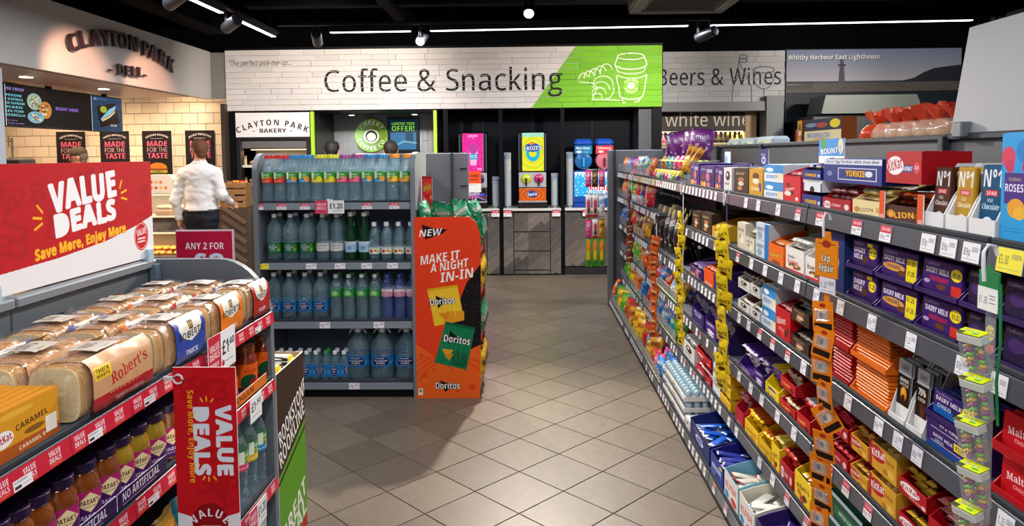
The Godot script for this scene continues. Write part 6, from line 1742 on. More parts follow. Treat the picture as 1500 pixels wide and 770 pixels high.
# the run of shelves that the water unit closes off
func behind_gondola() -> void:
	var t := thing("shelving_bay", "grey shelving run behind the orange stand seen end on", "shelving", Vector3(-1.26, 0, -6.27), PI / 2)
	obj("back_panel", MB.new().bevel(Vector3(0, 0.81, 0), Vector3(2.24, 1.62, 0.03), 0.004), mat("#6d6f6e", 0.5, 0.2), t)
	obj("plinth", MB.new().box(Vector3(0, 0.05, 0.5), Vector3(2.24, 0.1, 0.02)), M.black, t)
	for y in [0.12, 0.45, 0.8, 1.12]:
		var s := shelf_parts(t, y, 2.24, 0.42, 0.015)
		for k in 9: add_ticket(s, -1.0 + k * 0.25, "ticket")
	var e := thing("gondola_end_panel", "grey slotted end panel behind the orange stand", "panel", Vector3(-1.25, 0, -7.42), PI / 2)
	obj("panel", MB.new().bevel(Vector3(-0.0, 0.81, 0.3), Vector3(0.04, 1.63, 0.66), 0.006), mat("#76777a", 0.5, 0.2), e)
	obj("post", MB.new().bevel(Vector3(-0.034, 0.81, 0.46), Vector3(0.03, 1.63, 0.03), 0.004), M.metal_dark, e)
	for k in 8: obj("slot", MB.new().box(Vector3(-0.022, 0.2 + k * 0.18, 0.58), Vector3(0.004, 0.012, 0.07)), M.black, e)
	for k in 7:
		bottle("ridge", Vector3(-0.87, 1.122, -5.35 - k * 0.1), "wl_aqua" if k % 3 else "wl_lime", "#d8c81c" if k % 2 else "#2a5aa8", "water bottle with blue band on the shelf behind the orange stand", "bottles behind the orange stand")
		bottle("ridge", Vector3(-0.87, 0.802, -5.4 - k * 0.1), "wl_aqua", "#e4e4e4", "water bottle on the lower shelf behind the orange stand", "bottles on the lower shelf behind the orange stand")
	for k in 4: bag(Vector3(-0.78, 0.805, -6.3 - k * 0.17), PI / 2 + rng.randf_range(-0.2, 0.2), 0.15, 0.2, 0.06, ["bag_red", "bag_yellow", "bag_black", "bag_red"][k], "%s snack bag on the shelf behind the orange stand" % ["first red", "yellow", "black", "second red"][k], "snack bags behind the orange stand", 0.1)

# ---------------------------------------------------------------- orange floor stand
func floor_stand() -> void:
	var z := -4.594
	var t := thing("floor_stand", "tall orange printed cardboard floor stand of crisps", "display stand", Vector3(-0.743, 0, z))
	var sp := PackedVector2Array([Vector2(0, 0), Vector2(0.415, 0), Vector2(0.43, 0.5), Vector2(0.433, 1.076), Vector2(0.405, 1.165), Vector2(0.36, 1.2), Vector2(0, 1.2)])
	obj("side_panel", MB.new().paint(Color.WHITE, R("doritos")).plate(sp, 0.008, 0.01, Rect2(0, 0, 0.433, 1.2)), pm(1, 0.4), t)
	obj("far_panel", MB.new().paint("#e8401c").plate(sp, -0.44, 0.01), mat("#d83a1a", 0.5), t)
	obj("back_panel", MB.new().box(Vector3(0.006, 0.6, -0.22), Vector3(0.008, 1.19, 0.42)), mat("#1a1516", 0.5), t)
	var yy := [0.06, 0.36, 0.66, 0.94]
	for y in yy:
		var s := obj("shelf", MB.new().bevel(Vector3(0.21, y, -0.22), Vector3(0.4, 0.012, 0.43), 0.002), mat("#c9371a", 0.5), t)
		obj("shelf_front", MB.new().bevel(Vector3(0.417, y + 0.04, -0.22), Vector3(0.006, 0.1, 0.43), 0.002), mat("#e06a50", 0.5), s)
	for lv in 4:
		for k in 3:
			var pn: String = ["bag_crispy", "bag_crisp", "bag_crispy", "bag_crisp"][lv]
			bag(Vector3(-0.35, yy[lv] + 0.01, z - 0.09 - k * 0.13), PI / 2 + rng.randf_range(-0.15, 0.15), 0.17, 0.24, 0.09, pn, "%s crisp bag on the %s shelf of the orange stand" % [["yellow", "green", "yellow", "green"][lv], ["lowest", "second", "third", "top"][lv]], "crisp bags on the %s shelf of the stand" % ["lowest", "second", "third", "top"][lv], -0.14)
	for k in 6:
		var b := bag(Vector3(-0.68 + k * 0.068, 1.1, z - 0.12 - (k % 2) * 0.12), 0.6 * (k - 3), 0.17, 0.2, 0.08, "bag_crisp", "green crisp bag heaped on top of the orange stand", "green bags heaped on the stand", rng.randf_range(-0.3, 0.3), rng.randf_range(-0.6, 0.6))
	var f := thing("side_poster", "narrow red and yellow poster strip beside the water unit above the orange stand", "poster", Vector3(-0.69, 1.21, z - 0.25))
	face(f, "print", "bag_red", Vector3(0, 0.12, 0), 0.07, 0.26, 0.004)

# ---------------------------------------------------------------- bread shelves at the near left
func loaf(at: Vector3, kind: String, label: String, w := 0.125, h := 0.115, d := 0.25, row_back := 0) -> void:
	# lies along the shelf: its long side with the print faces the aisle (+X), the open end the viewer (+Z)
	var t := thing("bread_loaf", label, "bread", at, rng.randf_range(-0.04, 0.04))
	t.rotation.z = rng.randf_range(-0.03, 0.03)
	var sec := func(k: float, grow: float) -> Vector3:      # k: 0 base, 0.25 aisle side, 0.5 top
		var a := TAU * k
		var c := sin(a); var q := -cos(a)
		var x := signf(c) * pow(absf(c), 0.45) * (w / 2 + grow)
		var y := h / 2 + signf(q) * pow(absf(q), 0.45 if q < 0 else 0.65) * (h / 2 + grow)
		return Vector3(x, maxf(y, 0.001), 0)
	var n := 24
	var slices := 16
	var body := MB.new().paint("#ffffff", R("bread_top"))
	for i in slices:                                    # every slice has its own edge and sits a little proud or back
		var rows := []
		var out := 0.0014 * sin(i * 2.4) + 0.0012 * sin(i * 5.3)
		for q in [[0.0, -0.0016], [0.12, 0.0], [0.88, 0.0], [1.0, -0.0016]]:
			var row := []
			for j in n + 1:
				var p: Vector3 = sec.call(1.0 - j / float(n), q[1] + out)
				p.z = -0.006 - (d - 0.02) * (i + q[0]) / slices
				row.append(p)
			rows.append(row)
		body.paint(Color.WHITE, Rect2(R("bread_top").position, R("bread_top").size * Vector2(1.0, 0.5)) if i % 2 else R("bread_top")).grid(rows, true)
	obj("bread", body, pm(0, 0.8), t)
	var cap := PackedVector2Array()
	for j in n:
		var p: Vector3 = sec.call(j / float(n), -0.0006)
		cap.append(Vector2(p.x, p.y))
	obj("end_slice", MB.new().paint(Color.WHITE, R("bread_slice")).plate(cap, -0.004, 0.003), pm(0, 0.8), t)
	var skin := func(k0: float, k1: float, z0: float, z1: float, grow: float, nr: int, nc: int) -> Array:
		var rows := []
		for i in nr:
			var row := []
			for j in nc:
				var k := lerpf(k0, k1, i / (nr - 1.0))
				if k0 > 1.0:                                    # rows evenly spread over the height of the side
					var g := lerpf(k0 - 1.0, k1, i / (nr - 1.0)) * 2.0 - 1.0
					k = acos(-signf(g) * pow(absf(g), 1.0 / (0.45 if g < 0.0 else 0.65))) / TAU
				var z := lerpf(z0, z1, j / (nc - 1.0))
				var p: Vector3 = sec.call(k, grow + 0.004 * hill.get_noise_3d(z * 30.0 + at.z * 9.0, k * 14.0, at.x * 11.0))
				p.z = z
				row.append(p)
			rows.append(row)
		return rows
	var edge: float = -0.34 if kind != "bread_kraft" else -0.12
	obj("printed_side", MB.new().paint(Color.WHITE, R(kind)).grid(skin.call(1.97 if row_back == 0 else 1.9, 0.03, d * edge, -d * 1.0, 0.0125, 9, 13)), M.film, t)
	var col: Color = {"bread_blue": Color("#1c3f9a"), "bread_orange": Color("#ea7a14"), "bread_red": Color("#b5161e"), "bread_kraft": Color("#c79462")}[kind]
	obj("printed_far_side", MB.new().paint(col).grid(skin.call(0.57, 0.96, -d * 0.7, -d * 1.0, 0.0125, 7, 5), true), M.film, t)
	obj("top_label", MB.new().paint("#e6e0d4", R("bread_label")).grid(skin.call(0.55, 0.455, -d * 0.36, -d * 0.68, 0.0125, 5, 9)), pm(0, 0.35), t)
	# clear film with creases, gathered at both ends
	var rows := []
	for i in 17:
		var f := i / 16.0
		var pinch := 1.0
		if f < 0.06: pinch = 0.55 + f / 0.06 * 0.45
		elif f > 0.9: pinch = 1.0 - (f - 0.9) / 0.1 * 0.8
		var row := []
		for j in n + 1:
			var p: Vector3 = sec.call(1.0 - j / float(n), 0.007 + 0.007 * hill.get_noise_3d(f * 8.0 + at.z * 31.0, (j % n) * 0.5, at.x * 17.0) + 0.0025 * sin((j % n) * 2.1 + f * 23.0))
			row.append(Vector3(p.x * pinch, h / 2 + (p.y - h / 2) * pinch, 0.006 - (d + 0.018) * f))
		rows.append(row)
	obj("clear_film", MB.new().grid(rows, true), M.film_clear, t)
	obj("tail", crown_mesh(0.05, 0.05, absi(int(at.z * 100.0)) % 3), M.film_clear, t, Vector3(0, h * 0.6, 0.014)).rotation.x = PI / 2 - 0.4
func bread_rack() -> void:
	var ze := -2.60
	var xf := -0.955; var xb := -1.40
	var ys := [1.03, 0.775, 0.40, 0.10]
	var spans := [[ze, -1.87], [-1.87, -0.75]]
	for b in 2:
		var z0: float = spans[b][0]; var z1: float = spans[b][1]
		var w := z1 - z0
		var t := thing("shelving_bay", ["grey bread shelving bay beside the rounded end panel", "grey bread shelving bay holding the orange wafer packs"][b], "shelving", Vector3(xb, 0, (z0 + z1) / 2), PI / 2, "bread shelving bays")
		obj("back_panel", MB.new().bevel(Vector3(0, 0.6, -0.012), Vector3(w - 0.004, 1.2, 0.02), 0.003), mat("#5d6468", 0.5, 0.2), t)
		obj("top_cap", MB.new().bevel(Vector3(0, 1.21, -0.005), Vector3(w - 0.004, 0.03, 0.04), 0.005), M.metal_light, t)
		obj("upright", MB.new().bevel(Vector3(-w / 2 + 0.02 if b == 1 else w / 2 - 0.02, 0.61, 0.016), Vector3(0.03, 1.2, 0.03), 0.003), mat("#6f8290", 0.4, 0.3), t)
		obj("plinth", MB.new().box(Vector3(0, 0.03, 0.42), Vector3(w - 0.004, 0.06, 0.02)), M.black, t)
		for i in 4:
			var st := shelf_parts(t, ys[i], w, xf - xb - 0.01, 0.0, 0.044)
			if i < 3:
				var n := int(ceil(w / 0.27))
				var l := w / n
				for k in n:
					var key := "promo %.3f" % l
					if not shapes.has(key): shapes[key] = MB.new().paint("#c8263a").box(Vector3.ZERO, Vector3(l - 0.002, 0.04, 0.0015), {"f": [Color.WHITE, R("valuestrip")]}).mesh()
					var o := obj("promotional_strip", shapes[key], pm(0, 0.25), st.get_parent(), st.position + Vector3(-w / 2 + l * (k + 0.5), 0, 0.0045))
					o.rotation.x = -0.12
					var o2 := obj("price_ticket", MB.new().paint("#e6e4e4").box(Vector3.ZERO, Vector3(0.05, 0.02, 0.001), {"f": [Color.WHITE, R("minislip")]}), M.card, st.get_parent(), st.position + Vector3(-w / 2 + l * (k + 0.36), -0.009, 0.006))
					o2.rotation.x = -0.12
	var e := thing("rack_end_panel", "grey end panel with a rounded top corner beside the bread", "panel", Vector3(0, 0, ze - 0.004))
	obj("panel", MB.new().plate(end_panel_shape(-1.435, -0.968, 1.222, 0.19, 0.24), 0.0, 0.034), mat("#666f76", 0.6, 0.1), e)
	# red promotional board on top
	var bd := thing("promotional_board", "large red board reading Value Deals on top of the bread shelves", "sign board", Vector3(-1.40, 1.232, -2.1), PI / 2)
	face(bd, "board", "board", Vector3(0, 0.18, 0), 1.0, 0.352, 0.006, pm(1, 0.8))
	for x in [-0.3, 0.46]: obj("clip", MB.new().bevel(Vector3(x, 0.012, 0), Vector3(0.04, 0.05, 0.03), 0.003), mat("#a9c4d0", 0.3), bd)
	# hanging red card
	var c := thing("promotional_card", "red hanging card with sideways lettering clipped to the bread shelf", "sign", Vector3(-0.945, 1.06, -1.8))
	face(c, "card", "vcard", Vector3(0.098, -0.235, 0.0), 0.165, 0.462, 0.003)
	obj("arm", MB.new().bevel(Vector3(0.012, -0.035, -0.004), Vector3(0.05, 0.012, 0.006), 0.002), M.white, c)
	var rg := []
	for j in 9: rg.append(Vector3(0.03 + 0.012 * cos(TAU * j / 8.0), -0.035 + 0.012 * sin(TAU * j / 8.0), 0.004))
	obj("ring", MB.new().tube(rg, 0.003, 5), M.white, c)
	for q in [[2, "price140", 300, 347, 1.0, 0.19, 0.12, "red and white price card reading £1.40 on the bread shelf"], [1, "price150", 362, 386, 0.735, 0.1, 0.085, "white price card reading £1.50 on the second bread rack shelf"], [0, "price120", 362, 392, 0.36, 0.15, 0.085, "red and white price card reading £1.20 on the third bread rack shelf"]]:
		var z := (zu(q[2], -0.94, q[4]) + zu(q[3], -0.94, q[4])) / 2
		var pc := thing("price_card", q[7], "price card", Vector3(-0.938, q[4], z), PI / 2)
		face(pc, "card", q[1], Vector3(0, 0.01, 0), q[5], q[6], 0.002)
		obj("clip", MB.new().bevel(Vector3(0, 0.02, -0.003), Vector3(0.03, 0.016, 0.004), 0.001), M.white, pc)
	# loaves: three rows deep, printed sides to the aisle
	var cols := [["bread_red", -2.335, 0.225, "red"], ["bread_orange", -2.06, 0.245, "orange"], ["bread_blue", -1.78, 0.25, "blue"], ["bread_kraft", -1.47, 0.275, "brown and red"]]
	for k in 4:
		for r in 3:
			loaf(Vector3(-1.02 - r * 0.134, ys[0] + 0.002, cols[k][1] + r * 0.012), cols[k][0] if r == 0 else ["bread_orange", "bread_blue", "bread_red", "bread_kraft"][(k + r) % 3 if k < 3 else 3 - (1 if r == 2 else 0) * 2], "sliced loaf in the %s row behind the %s bag" % [["", "second", "third"][r], cols[k][3]] if r > 0 else "sliced loaf in a %s printed bag in the front row" % cols[k][3], 0.112, 0.12 if r == 0 else 0.122, cols[k][2], r)
	for k in 2: loaf(Vector3(-1.29, ys[0] + 0.002, -1.17 + k * 0.28), "bread_blue", "sliced loaf in a blue bag lying behind the wafer packs, %s" % ["next to the brown bag", "away from the brown bag"][k], 0.115, 0.115, 0.22)
	# wafer multipacks
	for q in [0, 1]:
		var zc: float = zu(80, -0.985, 1.08) + 0.09 + q * 0.185
		for k in 9:
			var o := obj("wafer_multipack", tablet_box(0.178, 0.1, 0.017, "caramel_kk", "#d08a1c"), M.card, self, Vector3(-0.985 - k * 0.0205, ys[0] + 0.003, zc + rng.randf_range(-0.003, 0.003)), PI / 2 + rng.randf_range(-0.02, 0.02))
			tag(o, "orange caramel wafer multipack, %s from the shelf edge, in the row %s the loaves" % [ORD[k], ["beside", "away from"][q]], "biscuits", "orange wafer multipacks")
	# curry jars
	var us := [19, 49, 85, 119, 149, 171, 196, 220, 241, -12, -48]
	for k in us.size():
		var z := zu(us[k], -1.0, 0.86)
		for r in 2: jar(Vector3(-1.0 - r * 0.085, ys[1] + 0.003, z), ["jar_madras", "jar_korma"][1 if k in [5, 6, 7] else 0], ["#7a3c10", "#9a7a1a"][1 if k in [5, 6, 7] else 0], "curry sauce jar, %s contents, %s row, %s from the hanging red card" % [["orange brown", "yellow"][1 if k in [5, 6, 7] else 0], ["front", "second"][r], ORD[8 - k if k < 9 else k]], "curry sauce jars", "#2c1a3a")
	var zj0 := zu(-60, -0.962, 0.8); var zj1 := zu(244, -0.962, 0.8)
	var tr := thing("jar_tray", "dark purple card tray front before the curry jars", "tray", Vector3(-0.962, ys[1] + 0.003, (zj0 + zj1) / 2), PI / 2)
	var n := 3
	for k in n: face(tr, "printed_lip", "noart", Vector3(-absf(zj1 - zj0) / 2 + absf(zj1 - zj0) * (k + 0.5) / n, 0.02, 0.0), absf(zj1 - zj0) / n - 0.004, 0.04, 0.002)
	for k in 5:
		var z := zu([330, 345, 360, 373, 385][k], -1.01, 0.86)
		jar(Vector3(-1.01 - (k % 2) * 0.07, ys[1] + 0.003, z), "jar_tomato", "#7a2a0e", "tomato sauce jar with an orange label", "tomato sauce jars", "#8a4a1c")
	var zr0 := zu(322, -0.962, 0.8); var zr1 := zu(390, -0.962, 0.8)
	var tr2 := thing("jar_tray", "orange card tray front before the tomato sauce jars", "tray", Vector3(-0.962, ys[1] + 0.003, (zr0 + zr1) / 2), PI / 2)
	face(tr2, "printed_lip", "rogan", Vector3(0, 0.018, 0), absf(zr1 - zr0), 0.036, 0.002)
	# bottles and bags on the lower shelves
	for k in 5: bottle("touch", Vector3(-1.01, ys[2] + 0.003, -2.53 + k * 0.085), ["wl_blue", "wl_lime", "wl_pink", "wl_red", "wl_orange"][k], ["#2f8fc8", "#e2dc2a", "#a04a8a", "#d8302a", "#f0941c"][k], "%s capped flavoured water bottle under the sauce jars" % ["blue", "yellow", "purple", "red", "orange"][k], "flavoured water under the sauce jars").rotation.y = PI / 2
	for k in 7: bag(Vector3(-1.01, ys[2] + 0.003, -2.05 + k * 0.13), PI / 2 + rng.randf_range(-0.2, 0.2), 0.14, 0.2, 0.06, ["bag_teal", "bag_gold"][k % 2], "%s bag under the curry jars" % ["teal", "gold"][k % 2], "bags under the curry jars", 0.15)
	for k in 4:
		var p := thing("tissue_pack", "pale blue wrapped tissue pack on the base of the bread rack", "tissue pack", Vector3(-1.05, ys[3] + 0.003, -2.5 + k * 0.2), PI / 2, "tissue packs on the rack base")
		obj("pack", MB.new().paint(Color.WHITE, R("tissue")).bevel(Vector3(0, 0.09, 0), Vector3(0.18, 0.18, 0.12), 0.025), M.film, p)
	# card bin of cans at the end of the rack
	var bn := thing("can_bin", "green and brown cardboard bin of cans at the end of the bread rack", "display bin", Vector3(-1.16, 0, -2.82))
	var hb := 0.765
	var ww := 0.36; var dd := 0.33
	obj("aisle_side", MB.new().paint(Color.WHITE).box(Vector3(ww / 2 + 0.005, hb / 2, 0), Vector3(0.006, hb, dd), {"r": [Color.WHITE, R("brook")]}), pm(1, 0.5), bn)
	obj("inner_side", MB.new().box(Vector3(-ww / 2, hb / 2, 0), Vector3(0.006, hb, dd)), M.kraft, bn)
	for s in [-1, 1]: obj("end_side", MB.new().box(Vector3(0, hb / 2, s * (dd / 2 - 0.004)), Vector3(ww, hb, 0.006)), M.kraft, bn)
	obj("floor_panel", MB.new().box(Vector3(0, hb - 0.14, 0), Vector3(ww - 0.01, 0.006, dd - 0.02)), M.kraft, bn)
	for i in 4:
		for j in 4:
			var cn := thing("drink_can", "yellow and cream drink can lying in the cardboard bin", "can", Vector3(-1.04 - j * 0.075, hb - 0.05 + (0.04 if i % 2 else 0.0), -2.94 + i * 0.075), 0.0, "cans in the cardboard bin")
			var cm := bottle_mesh("can", [[0.0001, 0.06], [0.026, 0.06], [0.0325, 0.052], [0.0325, -0.052], [0.026, -0.06], [0.0001, -0.06]], R("can_yellow"), 16)
			var o := obj("body", cm, pm(0, 0.25), cn)
			o.rotation = Vector3(0.35, 0, PI / 2)
			var o2 := obj("rim", bottle_mesh("can_rim", [[0.027, 0.063], [0.0275, 0.058]], Rect2(0.0005, 0.0005, 0.0005, 0.0005), 16), M.chrome, cn)
			o2.rotation = o.rotation
	# pink offer card behind the end panel
	var ac := thing("offer_card", "pink framed offer card reading Any 2 For behind the end panel", "sign", Vector3(-1.37, 0.77, -2.96))
	face(ac, "card", "any2", Vector3(0, 0.45, 0.004), 0.24, 0.14, 0.004)
	obj("frame", MB.new().bevel(Vector3(0, 0.45, -0.002), Vector3(0.252, 0.152, 0.006), 0.003), mat("#c9a9b4", 0.4), ac)
	obj("pole", MB.new().tube([Vector3(0, 0.0, 0), Vector3(0, 0.4, 0)], 0.006, 6), M.chrome, ac)
func tablet_box(w: float, h: float, d: float, print_name: String, col: String) -> Mesh:
	var key := "tb %s %s %s %s" % [w, h, d, print_name]
	if not shapes.has(key): shapes[key] = MB.new().paint(col).box(Vector3(0, h / 2, 0), Vector3(w, h, d), {"f": [Color.WHITE, R(print_name)]}).mesh()
	return shapes[key]
func jar(at: Vector3, print_name: String, fill: String, label: String, group: String, lid: String) -> void:
	var t := thing("sauce_jar", label, "jar", at, PI / 2 - 0.55, group)
	obj("glass", bottle_mesh("jar", [[0.0001, 0.14], [0.028, 0.14], [0.028, 0.128], [0.036, 0.115], [0.038, 0.1], [0.038, 0.01], [0.034, 0.0], [0.0001, 0.002]], Rect2(0.0005, 0.0005, 0.0005, 0.0005), 18), mat(fill, 0.08, 0.0, {"clearcoat_enabled": true, "clearcoat": 1.0, "clearcoat_roughness": 0.03}), t)
	obj("label", bottle_mesh("jarlabel " + print_name, [[0.0386, 0.094], [0.0386, 0.014]], R(print_name), 18), pm(0, 0.4), t)
	obj("lid", bottle_mesh("jarlid", [[0.0001, 0.155], [0.03, 0.155], [0.032, 0.152], [0.032, 0.134]], Rect2(0.0005, 0.0005, 0.0005, 0.0005), 18), mat(lid, 0.3, 0.3), t)

# ---------------------------------------------------------------- what is printed on signs and posters (page 1)
func draw_signs() -> void:
	# long brick fascia: the print lies on the bricks
	cell("coffee", 1536, 213, "#d2cecd", 1)
	pg([1237, -2, 1538, -2, 1538, 215, 1078, 215], "#74b52b")
	tx("Coffee & Snacking", 352, 74, 836, 76, "#1c1c1e", {"k": "r"})
	tx("\"The perfect pick-me-up...", 14, 36, 222, 18, "#2a2a2c", {"k": "r", "sk": 0.25})
	var w := "#f0f5ea"
	ln(arcp(1427, 38, 46, 11, 0, 360, 24), 3.5, w)
	ln([1381, 40, 1372, 66, 1374, 74] + arcp(1428, 66, 54, 16, 172, 8, 14) + [1483, 66, 1474, 40], 3.5, w)
	ln([1376, 74, 1382, 92] + arcp(1428, 84, 48, 14, 165, 15, 12) + [1478, 72], 3.0, w)
	ln([1376, 104, 1390, 176] + arcp(1428, 172, 40, 14, 170, 10, 10) + [1470, 172, 1482, 102], 3.5, w)
	ln([1378, 104] + arcp(1430, 98, 50, 16, 165, 15, 10), 3.0, w)
	ln([1394, 184, 1402, 198, 1408, 196], 3.5, w); ln([1440, 196, 1454, 192, 1464, 176], 3.5, w)
	el(1428, 140, 27, 27, "#8ccc3a")
	ta("CHEEKY", 1428, 140, 19, -155, -25, 9, w); ta("COFFEE CO", 1428, 140, 26, 160, 20, 8, w, {"under": true})
	el(1428, 139, 13, 12, w)
	for k in 5: ln(arcp(1262 + k * 20, 118 - k * 5, 17 + k * 1.5, 24 + k * 3, 180, 330, 9), 3.0, w)
	for k in 4: ln(arcp(1330 - k * 7, 138 + k * 14, 36 - k * 6, 34 - k * 6, 195, 360, 12), 3.0, w)
	ln([1248, 124, 1290, 128, 1310, 146, 1292, 186, 1330, 186, 1390, 190], 3.0, w); ln(arcp(1330, 150, 38, 36, -10, 75, 9), 3.0, w)
	cell("beers", 512, 186, "#b9babd", 1)
	tx("Beers & Wines", 58, 62, 440, 60, "#1d1d22", {"k": "r"})
	ln([322, 186, 326, 126, 344, 96, 346, 40] + arcp(361, 36, 15, 6, 180, 540, 14) + [376, 96, 392, 130, 394, 186], 3.0, "#3a5560")
	ln(arcp(362, 20, 13, 6, 0, 360, 12), 3.0, "#3a5560"); ln([349, 20, 346, 40], 3.0, "#3a5560"); ln([375, 20, 376, 40], 3.0, "#3a5560")
	ln(arcp(436, 70, 38, 12, 0, 360, 18), 3.0, "#3a5560"); ln(arcp(436, 82, 38, 56, 0, 180, 18), 3.0, "#3a5560"); ln([436, 138, 438, 186], 3.0, "#3a5560")
	cell("bakery", 320, 104, "#e6e4e4", 1)
	ta("CLAYTON PARK", 160, 420, 366, -115, -65, 24, "#19191b", {"sp": 6.0})
	tx("-  BAKERY  -", 74, 68, 172, 17, "#19191b")
	cell("board", 900, 315, "#bd1019", 1)                       # long promotional board
	for k in 22:
		tx(["£", "3", "2", "8"][k % 4], rng.randf() * 860, rng.randf() * 230, rng.randf_range(30, 70), rng.randf_range(40, 100), "#ae0d16", {"rot": rng.randf_range(-25, 25)})
	pg([0, 258, 200, 262, 420, 252, 640, 232, 790, 205, 902, 178, 902, 318, -2, 318], "#e8e6e6")
	tx("VALUE", 396, 44, 298, 72, "#f4f4f4", {"rot": -5.0, "wob": 0.04, "ol": "#f4f4f4", "ow": 4.0})
	tx("DEALS", 412, 126, 276, 56, "#f4f4f4", {"rot": -5.0, "wob": 0.04, "ol": "#f4f4f4", "ow": 4.0})
	for q in [[366, 128, 346, 108], [362, 142, 330, 138], [364, 154, 334, 168], [716, 82, 728, 58], [722, 96, 752, 88], [722, 110, 752, 116]]: ln(q, 7.0, "#f5b51e")
	tx("Save More, Enjoy More", 330, 205, 410, 27, "#f5b51e", {"rot": -4.2, "ol": "#f5b51e", "ow": 1.5})
	el(828, 240, 42, 46, "#c8171f"); ln(arcp(828, 240, 37, 41, 0, 360, 24), 2.0, "#e8e6e6")
	tx("VALUE", 800, 216, 56, 20, "#f2f2f2", {"rot": -8.0}); tiny(806, 244, 44, 6, "#f2f2f2", 2)
	cell("vcard", 200, 560, "#c9151f", 1)
	for k in 12: tx(["£", "B", "3"][k % 3], rng.randf() * 170, rng.randf() * 480, 50, 70, "#b9111b", {"rot": rng.randf_range(-30, 30)})
	tx("VALUE", 46, 213, 224, 46, "#dfe7ee", {"rot": 90.0, "wob": 0.03, "ol": "#dfe7ee", "ow": 3.0})
	tx("DEALS", -22, 216, 216, 46, "#dfe7ee", {"rot": 90.0, "wob": 0.03, "ol": "#dfe7ee", "ow": 3.0})
	tx("Save More, Enjoy More", -96, 214, 300, 20, "#f5b51e", {"rot": 90.0})
	for q in [[92, 112, 86, 100], [104, 110, 104, 96], [118, 112, 126, 102], [92, 352, 86, 364], [104, 354, 104, 368], [118, 352, 128, 364]]: ln(q, 5.0, "#f5b51e")
	pg([0, 470, 60, 490, 60, 560, 0, 560], "#e9e7e7"); pg([200, 470, 150, 486, 150, 560, 200, 560], "#e9e7e7")
	el(104, 500, 58, 60, "#8f0d16"); ta("VALUE", 104, 540, 56, -150, -30, 26, "#f0f0f0"); tiny(74, 514, 62, 8, "#f0f0f0", 2)
	cell("doritos", 320, 920, "#e8401c", 1)                     # side of the floor stand
	for k in 40:
		var a := Vector2(rng.randf() * 320, rng.randf() * 600)
		ln([a.x, a.y, a.x - 60, a.y + 110], rng.randf_range(1.0, 4.0), "#dd3716")
	pg([250, 330, 322, 230, 322, 740, 214, 700, 120, 660], "#151213")
	for k in 30: rc(rng.randf_range(235, 318), rng.randf_range(330, 640), 2, 2, "#b8b8b0")
	pg([-2, 640, 70, 690, 130, 742, 200, 700, 322, 640, 322, 922, -2, 922], "#f0631e")
	for k in 4: ln(arcp(60 + k * 50, 900, 150 + k * 20, 190, 200, 320, 12), 7.0, "#e8471b")
	for q in [[24, 700, 10], [40, 800, 14], [270, 860, 18], [84, 770, 7], [200, 880, 10]]: el(q[0], q[1], q[2], q[2], "#e8471b")
	pg([36, 36, 92, 56, 160, 62, 138, 82, 54, 112], "#17110f")
	tx("NEW", 22, 60, 116, 34, "#f5f0ea", {"sk": 0.25, "rot": -5.0})
	tx("MAKE IT", 24, 180, 200, 44, "#f5f0ea", {"sk": 0.25, "rot": -9.0, "wob": 0.03})
	tx("A NIGHT", 72, 222, 192, 42, "#f5f0ea", {"sk": 0.25, "rot": -9.0, "wob": 0.03})
	tx("IN-IN", 118, 268, 170, 48, "#f5f0ea", {"sk": 0.25, "rot": -9.0, "wob": 0.03})
	pg([58, 362, 204, 340, 236, 520, 92, 550], "#f0c32a"); pg([58, 362, 204, 340, 206, 352, 60, 374], "#e0a91c"); pg([150, 474, 236, 474, 236, 520, 130, 544], "#e59c1c")
	for k in 12: ln([62 + k * 12, 408 - k * 1.8 - 46, 63 + k * 12, 418 - k * 1.8 - 46], 2.0, "#c9931a")
	for k in 5: ln([80 + k * 26, 430 + k * 4 - 46, 96 + k * 24, 470 + k * 14 - 46, 90 + k * 26, 520 + k * 8 - 46], 2.0, "#f8dc62")
	pg([98, 394, 150, 420, 110, 460], "#17110f"); tx("Doritos", 72, 406, 118, 33, "#f7f3ea", {"rot": -6.0, "ol": "#17110f"})
	pg([110, 484, 170, 480, 146, 524], "#e08a1a")
	pg([146, 526, 288, 558, 244, 774, 88, 736], "#117a4c"); pg([146, 526, 288, 558, 284, 572, 144, 540], "#0d5f3b"); pg([180, 674, 250, 694, 240, 764, 170, 746], "#0d5f3b")
	for k in 12: ln([148 + k * 11.6, 556 + k * 2.6 - 26, 146 + k * 11.6, 566 + k * 2.6 - 26], 2.0, "#0a4c2f")
	for k in 5: ln([140 + k * 22, 590 + k * 6 - 26, 120 + k * 24, 660 + k * 10 - 26, 128 + k * 22, 730 + k * 8 - 26], 2.0, "#2a9a66")
	pg([166, 570, 216, 624, 156, 638], "#17110f"); tx("Doritos", 136, 602, 128, 35, "#f7f3ea", {"rot": 9.0, "ol": "#17110f"})
	pg([126, 664, 182, 672, 146, 712], "#e6a12a"); pg([140, 694, 184, 690, 158, 726], "#d98a1c")
	pg([112, 826, 182, 856, 138, 886], "#17110f"); tx("Doritos", 92, 838, 118, 32, "#f7f3ea", {"ol": "#17110f"})
	rc(8, 868, 22, 34, "#efe9e2"); rc(14, 874, 10, 14, "#6a6a6a")
	cell("brook", 200, 480, "#5c9a1f", 1)
	rc(0, 0, 200, 176, "#3a2a20"); ln([-4, 252, 204, 178], 6.0, "#d8d8d0"); pg([0, 100, 200, 100, 200, 182, 0, 258], "#3a2a20")
	tx("ROOKSTONE", 2, 108, 214, 42, "#f2efe8", {"rot": -22.0, "sk": 0.1}); tx("ROOKLINE", 2, 162, 200, 42, "#f2efe8", {"rot": -22.0, "sk": 0.1})
	ln([-4, 276, 204, 202], 8.0, "#2e221a")
